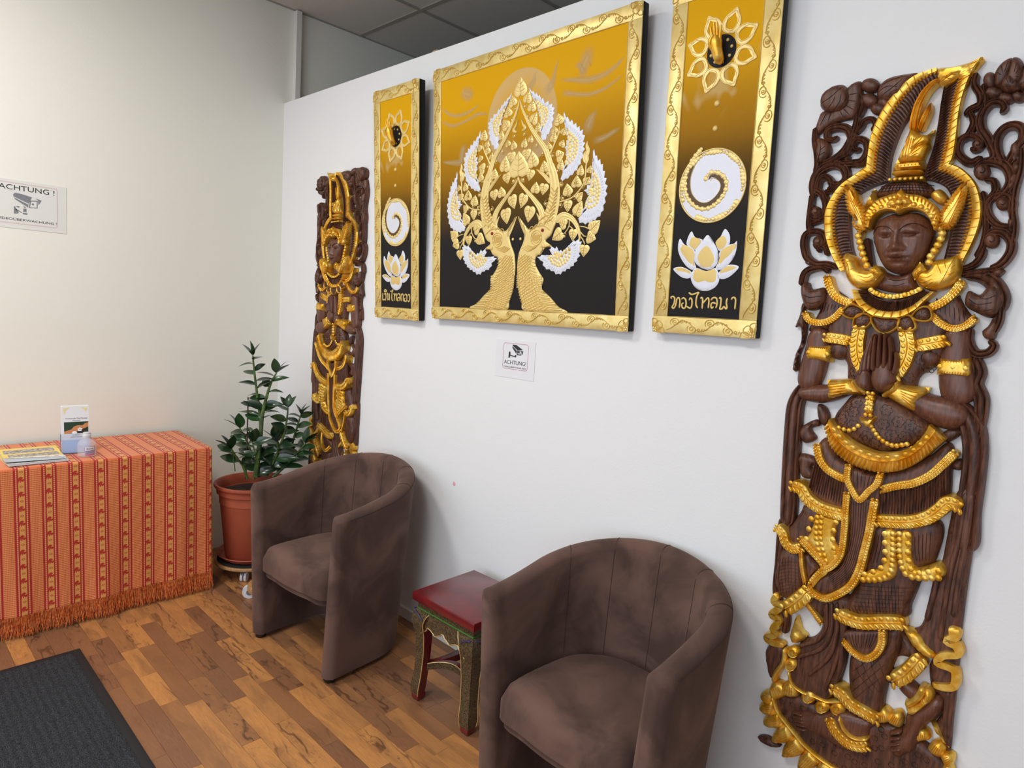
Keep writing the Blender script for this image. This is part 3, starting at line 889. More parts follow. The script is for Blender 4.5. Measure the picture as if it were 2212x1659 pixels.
# ------------------------------------------------------------------ text helper
def text_mesh(s, size, spacing=1.0):
    cu = bpy.data.curves.new('lettering', 'FONT'); cu.body = s; cu.size = size; cu.align_x = 'CENTER'; cu.align_y = 'BOTTOM_BASELINE'
    cu.space_character = spacing; cu.resolution_u = 3
    ob = bpy.data.objects.new('lettering', cu); COL.objects.link(ob)
    me = bpy.data.meshes.new_from_object(ob.evaluated_get(bpy.context.evaluated_depsgraph_get()))
    bpy.data.objects.remove(ob)
    return me
def put_text(s, parent, width, x, z, out, mat, name='lettering', height=None, frame=None):
    """lettering centred at (x, z) on a face; frame maps (x, out, z) -> local point"""
    me = text_mesh(s, 1.0)
    co = np.array([v.co[:] for v in me.vertices]); w0 = co[:, 0].max()-co[:, 0].min(); h0 = co[:, 1].max()
    k = width/w0; kh = (height/h0) if height else k
    cx = (co[:, 0].max()+co[:, 0].min())/2
    for v in me.vertices:
        v.co = Vector(frame(x+(v.co.x-cx)*k, z+v.co.y*kh, out))
    me.materials.clear(); me.materials.append(M[mat])
    return link(name, me, parent)
def flat_poly(parent, name, mat, polys, out, frame):
    b = MB()
    for p in polys:
        b.add([frame(q[0], q[1], out) for q in p], [tuple(range(len(p)))])
    return b.build(name, mat, parent, False)
def ring_rect(x0, x1, z0, z1, r, w, n=6):
    outer, inner = [], []
    for (cx, cz, a0) in ((x1-r, z1-r, 0), (x0+r, z1-r, PI/2), (x0+r, z0+r, PI), (x1-r, z0+r, 1.5*PI)):
        for k in range(n+1):
            a = a0+PI/2*k/n; outer.append((cx+r*math.cos(a), cz+r*math.sin(a))); inner.append((cx+(r-w)*math.cos(a), cz+(r-w)*math.sin(a)))
    N = len(outer)
    return [[outer[i], outer[(i+1) % N], inner[(i+1) % N], inner[i]] for i in range(N)]
def disc(cx, cz, r, n=18, k=1.0): return [(cx+r*math.cos(2*PI*i/n), cz+r*k*math.sin(2*PI*i/n)) for i in range(n)]

# ------------------------------------------------------------------ notice on the picture wall (A5, landscape)
FR = lambda x, z, out: (x, -out, z)
p0 = on_wall(1069, 812); p1 = on_wall(1151, 824); p2 = on_wall(1156, 740)
NW = 0.210; NH = 0.146
t = thing('warning_notice', 'small white paper with a black surveillance camera sign below the tree painting', 'notice', (p0[0], -0.0005, p0[2]+0.002))
t.rotation_euler = (0, -math.atan2(p1[2]-p0[2], p1[0]-p0[0])*0.6, 0)
b = MB(); b.box(0, NW, -0.0012, 0, 0, NH); b.build('paper_sheet', 'paper', t, False)
def NL(cx, cy):                        # crop pixel of the notice -> sheet coordinates
    s = 1797/130.0; q = hap(HN, (1050+cx/s, 720+cy/s)); return (q[0], q[1])
HN = homography([(1067.9, 738), (1156.5, 738.5), (1151.3, 823), (1069, 812)], [(0, NH), (NW, NH), (NW, 0), (0, 0)])
def NP(l): return [NL(*q) for q in l]
x0, x1 = NL(460, 700)[0], NL(1225, 700)[0]; z0, z1 = NL(800, 1105)[1], NL(850, 340)[1]
flat_poly(t, 'sign_border', 'ink_pink', ring_rect(x0, x1, z0, z1, 0.012, 0.0022), 0.0016, FR)
ic = [NP([(735, 380), (850, 385), (1050, 520), (880, 545), (740, 420)]), NP([(725, 420), (865, 560), (850, 650), (730, 480)]),
      NP([(1050, 545), (1070, 555), (1045, 660), (1020, 650), (1030, 580)]),
      NP([(630, 600), (670, 595), (680, 660), (660, 770), (620, 775), (625, 680)]), NP([(665, 690), (820, 715), (815, 745), (660, 715)]), NP([(815, 690), (855, 685), (850, 750), (815, 750)])]
flat_poly(t, 'camera_symbol', 'ink_black', ic, 0.0018, FR)
sq = NP([(880, 550), (1020, 545), (1000, 690), (865, 685)]); sq2 = NP([(905, 575), (1000, 570), (985, 660), (890, 655)])
flat_poly(t, 'camera_lens', 'ink_black', [[sq[i], sq[(i+1) % 4], sq2[(i+1) % 4], sq2[i]] for i in range(4)] + [disc(*NL(930, 605), 0.0042)], 0.0018, FR)
a0, a1 = NL(505, 940), NL(1160, 990)
put_text('ACHTUNG!', t, (a1[0]-a0[0]), (a0[0]+a1[0])/2, NL(830, 965)[1], 0.0018, 'ink_black', height=0.0150, frame=FR)
a0, a1 = NL(500, 1030), NL(1155, 1095)
put_text('VIDEOÜBERWACHUNG!', t, (a1[0]-a0[0]), (a0[0]+a1[0])/2, NL(830, 1065)[1], 0.0018, 'ink_black', height=0.0070, frame=FR)

# ------------------------------------------------------------------ notice on the cream wall (A4, landscape)
FL_ = lambda x, z, out: (out, x, z)    # x grows towards the picture wall
q0 = on_left(143.5, 504); SWd, SHt = 0.297, 0.210
t = thing('warning_notice', 'white paper with a grey surveillance camera sign on the cream wall', 'notice', (0.0005, q0[1]-SWd, q0[2]))
t.rotation_euler = (math.radians(-0.6), 0, 0)
b = MB(); b.add([FL_(0, 0, 0), FL_(SWd, 0, 0), FL_(SWd, SHt, 0), FL_(0, SHt, 0), FL_(0, 0, .0012), FL_(SWd, 0, .0012), FL_(SWd, SHt, .0012), FL_(0, SHt, .0012)],
               [(4, 5, 6, 7), (0, 1, 5, 4), (1, 2, 6, 5), (2, 3, 7, 6), (3, 0, 4, 7)]); b.build('paper_sheet', 'paper_warm', t, False)
HS = homography([(0, 397.5), (140.1, 402.8), (143.5, 504), (0, 490.1)], [(on_left(0, 397.5)[1]-q0[1]+SWd, SHt), (SWd, SHt), (SWd, 0), (on_left(0, 490)[1]-q0[1]+SWd, 0)])
def SL(cx, cy): q = hap(HS, (cx/11.85, 380+cy/11.85)); return (q[0], q[1])
def SP(l): return [SL(*q) for q in l]
xr = SL(1430, 800)[0]; zt = SL(800, 300)[1]; zb_ = SL(1000, 1290)[1]
flat_poly(t, 'sign_border', 'ink_pale_pink', ring_rect(SWd-xr, xr, zb_, zt, 0.012, 0.004), 0.0016, FL_)
flat_poly(t, 'camera_symbol', 'ink_grey', [SP([(290, 545), (330, 515), (480, 530), (740, 590), (660, 745), (290, 600)]), SP([(300, 620), (655, 770), (650, 840), (340, 670)]),
          SP([(740, 590), (990, 650), (910, 770), (890, 650), (830, 610)]), SP([(510, 790), (615, 850), (560, 850)]), SP([(530, 870), (610, 870), (610, 955), (530, 955)]),
          SP([(510, 970), (635, 975), (630, 1015), (530, 1005)]), SP([(305, 820), (340, 840), (420, 960), (410, 990), (310, 1000)]), SP([(350, 880), (500, 960), (490, 975), (350, 910)]), SP([(330, 820), (440, 820), (430, 860)])], 0.0016, FL_)
s4 = SP([(690, 670), (885, 660), (890, 850), (665, 850)]); s5 = SP([(720, 690), (860, 685), (862, 830), (695, 830)])
flat_poly(t, 'camera_lens', 'ink_grey', [[s4[i], s4[(i+1) % 4], s5[(i+1) % 4], s5[i]] for i in range(4)]+[disc(*SL(765, 755), 0.0045)], 0.0016, FL_)
xe = SL(1330, 540)[0]
put_text('ACHTUNG !', t, 2*(xe-SWd/2)*1.0, SWd/2, SL(700, 470)[1], 0.0018, 'ink_black', height=0.0215, frame=FL_)
xe = SL(1410, 1260)[0]
put_text('VIDEOÜBERWACHUNG !', t, 2*(xe-SWd/2), SWd/2, SL(700, 1185)[1], 0.0018, 'ink_black', height=0.0125, frame=FL_)
# ------------------------------------------------------------------ leaflet holder
TOP = TZ+0.003
bp = on_floor(168, 977, TOP)
ang = math.radians(-8)
t = thing('leaflet_holder', 'clear blue tinted acrylic stand filled with massage leaflets on the table', 'leaflet holder', (bp[0]-0.012, bp[1]-0.006, TOP), ang)
FB = lambda x, z, out: (out+0.018*(0-z)/0.2, x, z)     # front of the leaflets, leaning back a little
W2 = 0.053
def slab(b, x0, x1, o0, o1, z0, z1):
    vs = [FB(x, z, o) for z in (z0, z1) for (x, o) in ((x0, o0), (x1, o0), (x1, o1), (x0, o1))]
    b.add(vs, [(3, 2, 1, 0), (4, 5, 6, 7), (0, 1, 5, 4), (1, 2, 6, 5), (2, 3, 7, 6), (3, 0, 4, 7)])
b = MB(); slab(b, -W2-0.002, W2+0.002, -0.004, -0.002, 0, 0.12); slab(b, -W2-0.002, W2+0.002, 0.030, 0.032, 0, 0.088)
for s in (-1, 1): slab(b, min(s*(W2+0.001), s*(W2+0.003)), max(s*(W2+0.001), s*(W2+0.003)), -0.004, 0.032, 0, 0.088)
slab(b, -W2, W2, -0.004, 0.032, 0, 0.002); b.build('acrylic_pocket', 'blue_acrylic', t, False)
b = MB()
for s in (-1, 1): b.tube([FB(s*(W2+0.003), 0.002, 0.0325), FB(s*(W2+0.003), 0.088, 0.0325)], 0.0009, 5)
b.tube([FB(-W2-0.003, 0.001, 0.0325), FB(W2+0.003, 0.001, 0.0325)], 0.0014, 5)
b.build('pocket_edge', 'navy_line', t)
b = MB(); slab(b, -W2+0.002, W2-0.002, 0.0, 0.026, 0.003, 0.208); b.build('leaflet_stack', 'paper', t, False)
o1 = 0.0264
flat_poly(t, 'leaflet_panel', 'leaflet_blue', [[(-W2+.003, .004), (W2-.003, .004), (W2-.003, .060), (-W2+.003, .060)]], o1, FB)
for q_ in ([(-.046, .200), (-.018, .203), (-.034, .190), (-.040, .170)], [(.046, .200), (.018, .203), (.034, .192), (.040, .180)]):
    flat_poly(t, 'leaflet_ornament', 'soft_yellow', [q_], o1, FB)
put_text('Traditionelle Thai Massage', t, 0.082, 0.004, 0.1520, o1+.0002, 'ink_black', height=0.0052, frame=FB)
put_text('Oberthal', t, 0.028, 0.004, 0.1430, o1+.0002, 'ink_black', height=0.0050, frame=FB)
ph = flat_poly(t, 'leaflet_photo', 'photo_green', [[(-.042, .088), (.048, .088), (.048, .139), (-.042, .139)]], o1, FB)
flat_poly(ph, 'photo_arm', 'photo_skin', [[(-.042, .088), (-.016, .089), (.012, .100), (.048, .116), (.048, .135), (.036, .131), (.026, .122), (.008, .124), (-.006, .118), (-.016, .106), (-.042, .098)]], o1+.0002, FB)
flat_poly(ph, 'photo_stones', 'photo_dark', [[(.008, .092), (.030, .090), (.046, .106), (.034, .108), (.018, .104)]], o1+.0004, FB)
fl5 = []
for k in range(5):
    a = 2*PI*k/5+0.3; fl5.append(disc(.016+.0055*math.cos(a), .105+.0055*math.sin(a), .0036, 10))
flat_poly(ph, 'photo_flower', 'label_white', fl5+[disc(-.004, .092, .010, 14, 0.6)], o1+.0006, FB)
put_text('Im Brühl 1', t, 0.030, 0.004, 0.0790, o1+.0002, 'ink_black', height=0.0045, frame=FB)
put_text('66649 Oberthal', t, 0.044, 0.004, 0.0705, o1+.0002, 'ink_black', height=0.0045, frame=FB)
# ------------------------------------------------------------------ hand sanitiser
bb = on_floor(187, 984, TOP)
t = thing('sanitiser_bottle', 'clear plastic hand sanitiser bottle with white label beside the leaflets', 'bottle', (bb[0]+0.004, bb[1], TOP), math.radians(20))
b = MB(); b.lathe([(0.030, 0), (0.035, 0.004), (0.0355, 0.050), (0.034, 0.060), (0.026, 0.070), (0.017, 0.076), (0.014, 0.079), (0.014, 0.086)], n=36); b.build('bottle_body', 'clear_plastic', t)
b = MB(); b.lathe([(0.0155, 0.082), (0.016, 0.084), (0.016, 0.094), (0.013, 0.097), (0.013, 0.104), (0.009, 0.106), (0.0, 0.106)], n=30); b.build('cap', 'frosted_cap', t)
def FC(x, z, out, R=0.0358): a = x/R-0.20; return ((R+out)*math.cos(a), (R+out)*math.sin(a), z)
def curved(name, mat, x0, x1, z0, z1, out, par):
    b = MB(); n = 12; vs = []
    for i in range(n+1):
        x = x0+(x1-x0)*i/n; vs += [FC(x, z0, out), FC(x, z1, out)]
    b.add(vs, [(i*2, i*2+2, i*2+3, i*2+1) for i in range(n)]); return b.build(name, mat, par)
lb = curved('label', 'label_lilac', -0.021, 0.021, 0.008, 0.048, 0.0003, t)
curved('label_panel', 'label_white', -0.019, 0.017, 0.031, 0.046, 0.0006, lb)
curved('label_stripe', 'label_red', -0.018, 0.018, 0.009, 0.014, 0.0006, lb)
put_text('Balea', lb, 0.026, -0.001, 0.0345, 0.0009, 'ink_black', height=0.0085, frame=FC)
for z in (0.026, 0.021, 0.017): curved('label_line', 'ink_grey', -0.016, 0.012-(0.03-z)*0.6, z, z+0.0022, 0.0006, lb)

# ------------------------------------------------------------------ potted zamioculcas
PC = (0.42, -0.33)
t = thing('plant_caddy', 'round wooden plant caddy on white casters under the terracotta pot', 'plant caddy', (PC[0], PC[1], 0))
b = MB(); b.lathe([(0.0, 0.068), (0.178, 0.068), (0.182, 0.072), (0.182, 0.080), (0.178, 0.084), (0.0, 0.084)], n=48); b.build('caddy_board', 'caddy_wood', t)
b = MB(); b.lathe([(0.0, 0.0842), (0.170, 0.0842), (0.170, 0.092), (0.0, 0.092)], n=48); b.build('caddy_pad', 'caddy_dark', t)
for k in range(4):
    a = math.radians(-130+90*k); x, y = 0.13*math.cos(a), 0.13*math.sin(a)
    c = thing('caster', None, None, (x, y, 0)); c.parent = t
    b = MB()
    ax = np.array([math.cos(0.8), math.sin(0.8), 0])
    for s in (-1, 1):
        b.tube([ax*s*0.004+np.array([0, 0, 0.024]), ax*s*0.015+np.array([0, 0, 0.024])], 0.024, 20)
    b.build('wheel', 'white_plastic', c)
    b = MB(); b.lathe([(0.011, 0.044), (0.011, 0.068)], n=14); b.box(-0.008, 0.008, -0.02, 0.02, 0.040, 0.052, 0.002); b.build('fork', 'grey_hub', c)
t = thing('rolling_stand', 'wooden edged stand on a white wheel peeking out behind the armchair', 'stand', (0.802, -0.425, 0))
b = MB(); b.lathe([(0.0, 0.062), (0.084, 0.062), (0.090, 0.068), (0.090, 0.092), (0.084, 0.098), (0.0, 0.098)], n=40); b.build('stand_board', 'caddy_wood', t)
dv = np.array([0.91, -0.41, 0])
for (x, y) in ((-0.090, -0.048), (0.085, -0.050), (0.0, 0.085)):
    b = MB(); b.tube([np.array([x, y, 0.032])-dv*0.010, np.array([x, y, 0.032])+dv*0.010], 0.032, 24); w_ = b.build('wheel', 'white_plastic', t)
    b = MB(); b.tube([np.array([x, y, 0.032])-dv*0.013, np.array([x, y, 0.032])+dv*0.013], 0.014, 18); b.build('wheel_hub', 'grey_hub', w_)

t = thing('potted_plant', 'dark green zamioculcas in a terracotta pot in the corner', 'plant', (PC[0], PC[1], 0.092))
b = MB(); b.lathe([(0.0, 0.0), (0.140, 0.0), (0.150, 0.006), (0.166, 0.030), (0.170, 0.032), (0.172, 0.028), (0.166, 0.026), (0.150, 0.008), (0.0, 0.008)], n=48); b.build('saucer', 'terracotta', t)
b = MB(); b.lathe([(0.0, 0.009), (0.128, 0.009), (0.133, 0.014), (0.163, 0.340), (0.166, 0.346), (0.176, 0.350), (0.178, 0.376), (0.186, 0.380), (0.190, 0.388), (0.188, 0.398), (0.180, 0.400), (0.174, 0.394), (0.166, 0.36), (0.163, 0.30), (0.0, 0.30)], n=56); pot = b.build('pot', 'terracotta', t)
b = MB(); b.lathe([(0.0, 0.352), (0.08, 0.350), (0.140, 0.346), (0.160, 0.343), (0.1615, 0.338)], n=36, cap=False); b.build('soil', 'soil', t)
# leaf blade shared by all leaflets: base at origin, pointing along +X
def leaf_mesh(name, L, wd, droop, foldk):
    n = 9; vs, fs = [], []
    for i in range(n+1):
        u = i/n; w = wd*(math.sin(PI*min(1, u**0.80))**0.85)*(1 if u < 1 else 0)+0.0004
        x = u*L; z = -droop*u*u*L
        vs += [(x, -w, z+foldk*w), (x, -w*0.5, z+foldk*w*0.35), (x, 0, z), (x, w*0.5, z+foldk*w*0.35), (x, w, z+foldk*w)]
    for i in range(n):
        for j in range(4): fs.append((i*5+j, (i+1)*5+j, (i+1)*5+j+1, i*5+j+1))
    b = MB(); b.add(vs, fs); me = b.mesh(name, 'leaf_green', True, None); return me
LEAVES = [leaf_mesh('leaf', 1.0, 0.23, 0.30, 0.25), leaf_mesh('leaf', 1.0, 0.29, 0.15, 0.18), leaf_mesh('leaf', 1.0, 0.20, 0.45, 0.3)]
view_r, view_u = RT, UP
pr = random.Random(12)
def pl(px, py, dep=0.0):               # point of the upright plane through the pot, facing the lens; dep pushes it away
    n_ = np.array([FW[0], FW[1], 0]); n_ /= np.linalg.norm(n_)
    d = ray(px, py); c0 = np.array([PC[0], PC[1], 0])+n_*dep; k = ((c0-CAM)@n_)/(d@n_); P = CAM+d*k
    return P-np.array([PC[0], PC[1], 0.092])
def leaf(P, dirv, L, kind=None, roll=0.0):
    d = np.asarray(dirv, float); d /= np.linalg.norm(d)
    up = np.array([0, 0, 1.0]); s = np.cross(up, d)
    if np.linalg.norm(s) < 1e-3: s = np.array([1.0, 0, 0])
    s /= np.linalg.norm(s); n_ = np.cross(d, s)
    s2 = s*math.cos(roll)+n_*math.sin(roll); n2 = np.cross(d, s2)
    o = link('leaf', LEAVES[kind if kind is not None else pr.randrange(3)], t)
    o.matrix_local = Matrix(((d[0]*L, s2[0]*L, n2[0]*L, P[0]), (d[1]*L, s2[1]*L, n2[1]*L, P[1]), (d[2]*L, s2[2]*L, n2[2]*L, P[2]), (0, 0, 0, 1)))
def stem(pix, dep, r0, r1, leaves, side0=1, Ls=(0.09, 0.07), n_leaf=10, start=0.35, top=True, spread=1.0):
    d_ = np.linspace(dep[0], dep[1], len(pix)); P = [pl(p[0], p[1], k) for p, k in zip(pix, d_)]
    C = cat_open(P, 0.02); b = MB(); b.tube(C, list(np.linspace(r0, r1, len(C))), 8); b.build('stem', 'stem_green', t)
    if not leaves: return
    R = resample(C, 60)
    for k in range(n_leaf):
        u = start+(1-start)*(k+0.5)/n_leaf; i = int(u*59); p = R[i]; tg = R[min(i+1, 59)]-R[max(i-1, 0)]; tg /= np.linalg.norm(tg)
        s = side0*(1 if k % 2 == 0 else -1)
        lat = RT*s*spread+FW*np.array([1, 1, 0])*pr.uniform(-0.7, 0.5)
        dv = lat+tg*pr.uniform(0.25, 0.75)+np.array([0, 0, pr.uniform(-0.15, 0.15)])
        leaf(p, dv, pr.uniform(Ls[1], Ls[0])*(1-0.25*u), None, s*pr.uniform(-0.1, 1.2))
    if top:
        p = R[-1]; tg = R[-1]-R[-4]; tg /= np.linalg.norm(tg)
        for s in (-0.6, 0.5, 0.05): leaf(p, tg+RT*s, Ls[1]*0.9, 1, pr.uniform(-0.6, 0.6))
stem([(553, 1030), (562, 960), (562, 900), (555, 850), (549, 800), (546, 768)], (-0.02, -0.03), 0.011, 0.004, True, 1, (0.125, 0.085), 13, 0.46)
stem([(552, 1030), (562, 950), (566, 900), (575, 860), (585, 828), (597, 806)], (-0.06, 0.0), 0.014, 0.004, True, -1, (0.125, 0.09), 9, 0.52)
stem([(594, 1015), (604, 970), (614, 935), (620, 905), (622, 880)], (0.0, 0.05), 0.008, 0.004, True, 1, (0.115, 0.08), 10, 0.25)
stem([(600, 1020), (622, 985), (635, 945), (644, 915), (650, 895)], (0.03, 0.10), 0.008, 0.004, True, -1, (0.11, 0.075), 10, 0.2)
stem([(535, 1035), (524, 1005), (512, 990), (500, 970)], (-0.06, -0.12), 0.007, 0.004, True, 1, (0.13, 0.10), 6, 0.45)
stem([(560, 1030), (545, 985), (532, 950), (518, 925)], (0.02, -0.02), 0.008, 0.004, True, 1, (0.125, 0.10), 9, 0.35)
stem([(575, 1030), (590, 1000), (600, 975), (598, 955)], (-0.02, -0.06), 0.008, 0.004, True, 1, (0.14, 0.11), 10, 0.15)
stem([(590, 1030), (618, 1005), (645, 975), (660, 958)], (-0.02, 0.0), 0.008, 0.004, True, -1, (0.13, 0.10), 9, 0.2)
stem([(548, 1035), (556, 1000), (550, 975), (545, 955)], (-0.05, -0.08), 0.007, 0.003, True, 1, (0.13, 0.10), 9, 0.1)
b = MB(); b.tube([pl(531, 1035, -0.03), pl(534, 950, -0.03), pl(536, 858, -0.03)], 0.0035, 7); b.tube([pl(617, 1010, 0.02), pl(618, 970, 0.02)], 0.004, 7); b.build('support_stick', 'stick_brown', t)
b = MB(); b.tube([pl(508, 1018, -0.1), pl(502, 975, -0.1), pl(499, 948, -0.1), pl(500, 932, -0.1)], [0.003, 0.0025, 0.002, 0.001], 6); b.build('young_shoot', 'stem_green', t)

# ------------------------------------------------------------------ little marks and scraps
p = on_wall(981, 1045)
b = MB(); blob(b, [(-0.008, -0.006), (0.006, -0.008), (0.009, 0.004), (-0.004, 0.009)], 0, 0.001, 0.002, 0.003)
o = b.build('wall_mark', 'pink_mark', None, label='small pink scrap stuck to the white wall above the armchair', cat='sticker'); o.location = (p[0], 0.0, p[2])
p = on_wall(935, 112, 0.0)
b = MB(); b.box(-0.018, 0.018, -0.01, 0.03, 0, 0.012, 0.002)
o = b.build('cardboard_wedge', 'cardboard', None, label='tiny cardboard wedge lying on top of the white partition', cat='wedge'); o.location = (p[0], 0.02, HP)
# ------------------------------------------------------------------ the three gilded paintings
DP = 0.0366
def painting(name, label, x, z, r, ti, w, h, canv):
    t = thing(name, label, 'painting', group='triptych of gilded paintings')
    cx = (math.cos(r), -math.sin(r)*math.sin(ti), math.sin(r)*math.cos(ti))
    cy = (0, math.cos(ti), math.sin(ti)); cz = (-math.sin(r), -math.cos(r)*math.sin(ti), math.cos(r)*math.cos(ti))
    t.matrix_world = Matrix(((cx[0], cy[0], cz[0], x), (cx[1], cy[1], cz[1], 0), (cx[2], cy[2], cz[2], z), (0, 0, 0, 1)))
    b = MB(); b.box(0, w, -DP+0.003, -0.001, 0, h, 0.004); b.build('stretcher_box', 'canvas_black', t)
    B = 0.050
    b = MB(); b.box(B-0.002, w-B+0.002, -DP+0.0012, -DP+0.004, B-0.002, h-B+0.002); b.build('painted_canvas', canv, t, False)
    bars = [('H', 0, w, 0, B), ('H', 0, w, h-B, h), ('V', 0, B, B, h-B), ('V', w-B, w, B, h-B)]
    fr_ = random.Random(31)
    for kind, x0, x1, z0, z1 in bars:
        b = MB(); b.box(x0, x1, -DP-0.0005, -DP+0.004, z0, z1, 0.0012); bar = b.build('border_bar', 'frame_gold', t)
        s = MB(); scroll_bar(s, kind, x0, x1, z0, z1, fr_); s.build('scrollwork', 'frame_gold', bar, True, 60)
    s = MB(); R0 = DP+0.0006
    for a, b_ in (((B, B), (w-B, B)), ((w-B, B), (w-B, h-B)), ((w-B, h-B), (B, h-B)), ((B, h-B), (B, B))):
        stroke(s, [a, b_], 0.0032, R0-0.001, R0+0.0018, 'thin', ds=0.05)
    s.build('inner_bead', 'frame_gold', t)
    for (px_, pz_, sx, sz) in ((0, 0, 1, 1), (w, 0, -1, 1), (0, h, 1, -1), (w, h, -1, -1)):
        s = MB(); corner_flower(s, px_, pz_, sx, sz); s.build('corner_flower', 'frame_gold', t, True, 60)
    return t
ZF = DP+0.0004
def spiral(cx, cz, r0, r1, a0, turns, n=22, mir=1):
    return [(cx+mir*(r0+(r1-r0)*k/n)*math.cos(a0+turns*2*PI*k/n), cz+(r0+(r1-r0)*k/n)*math.sin(a0+turns*2*PI*k/n)) for k in range(n+1)]
def scroll_bar(s, kind, x0, x1, z0, z1, g):
    L = (x1-x0) if kind == 'H' else (z1-z0); Bw = 0.05
    mpv = (lambda a, c: (x0+a, z0+c)) if kind == 'H' else (lambda a, c: (x0+c, z0+a))
    pad = 0.050 if kind == 'H' else 0.004
    n = max(1, round((L-2*pad)/0.135)); per = (L-2*pad)/n
    W_ = 0.0030; T = 0.0034
    vine = [mpv(pad+per*n*k/(n*14), Bw/2+0.0145*math.sin(2*PI*k/14-PI/2)) for k in range(n*14+1)]
    stroke(s, vine, W_, ZF-0.001, ZF+T, 'thin', ds=0.008)
    for k in range(2*n):
        up = (k % 2 == 0); sg = 1 if up else -1
        a0 = pad+per*(k+0.5)/2; c0 = Bw/2+sg*0.0095
        if not pad-0.002 < a0 < L-pad+0.002: continue
        sp_ = []
        for j in range(27):              # curl growing out of the vine
            th = (-PI*0.75 if up else PI*0.75)-sg*2.9*PI*j/26; r_ = 0.0150-0.0105*j/26
            sp_.append(mpv(a0+r_*math.cos(th)*1.15, c0+r_*math.sin(th)*0.88))
        stroke(s, sp_, W_*0.85, ZF-0.001, ZF+T, 'thin', ds=0.004)
        p = mpv(a0, c0); s.ball(FRONT(p[0], p[1], ZF), 0.0046, 0.0040, 0.0046, 8, 4)
        q0 = mpv(a0+0.0225, c0+sg*0.002)
        stroke(s, [mpv(a0+0.0225+0.0062*(1-j/14)*math.cos(sg*(1.0+j*0.55)), c0+sg*0.001+0.0062*(1-j/14)*math.sin(sg*(1.0+j*0.55))) for j in range(13)], W_*0.8, ZF-0.001, ZF+T*0.9, 'thin', ds=0.004)
        q = [mpv(a0+0.029+0.0042*j, c0+sg*(0.003-0.0008*j)+0.0040*(1-j/9)*(1 if j % 2 else -1)) for j in range(7)]
        stroke(s, q, W_*0.8, ZF-0.001, ZF+T*0.8, 'thin', ds=0.004)
def corner_flower(s, x, z, sx, sz):
    def P(a, c): return (x+sx*a, z+sz*c)
    for a0 in (8, 45, 82):
        d = math.radians(a0); c_, s_ = math.cos(d), math.sin(d)
        def Q(l, k): return P(l*c_-k*s_, l*s_+k*c_)
        ol = [Q(0.014, -0.004), Q(0.030, -0.0115), Q(0.041, -0.009), Q(0.043, 0.0), Q(0.041, 0.009), Q(0.030, 0.0115), Q(0.014, 0.004)]
        ol = [(min(max(q[0], min(x, x+sx*0.06)), max(x, x+sx*0.06)), min(max(q[1], min(z, z+sz*0.06)), max(z, z+sz*0.06))) for q in ol]
        stroke(s, ol, 0.0030, ZF-0.001, ZF+0.0034, 'thin', ds=0.005)
        for k in (-0.005, 0, 0.005): stroke(s, [Q(0.016, k*0.5), Q(0.032, k*1.2)], 0.0028, ZF-0.001, ZF+0.003, 'thin', ds=0.006)
    for (a, c) in ((0.006, 0.006), (0.013, 0.004), (0.004, 0.013), (0.012, 0.012)):
        p = P(a, c); s.ball(FRONT(p[0], p[1], ZF), 0.0040, 0.003, 0.0040, 8, 4)

# ---- big tree painting
BWd, BHt = 1.0014, 1.0001
tree = painting('tree_painting', 'large square painting of a golden bodhi tree with twin dragon trunks and silver plumes', 1.4616, 1.4115, 0.01724, 0.04241, BWd, BHt, 'canvas_tree')
HB = homography([(932.9, 151.9), (1391.9, 1.3), (1354.6, 713.4), (934.6, 691.3)], [(0, BHt), (BWd, BHt), (BWd, 0), (0, 0)])
AX = 0.4945
def D(x, y): return hap(HB, (900+x/3.95, y/3.95))
def E_(x, y): return hap(HB, (900+x/4.2538, 350+y/4.2538))
def mirror(l): return [(2*AX-p[0],)+tuple(p[1:]) for p in l]
def both(l): return (l, mirror(l))
kD, kE = 1/3.95/440, 1/4.2538/440      # rough crop pixel -> metre on the canvas
C0 = DP-0.0012                          # canvas surface
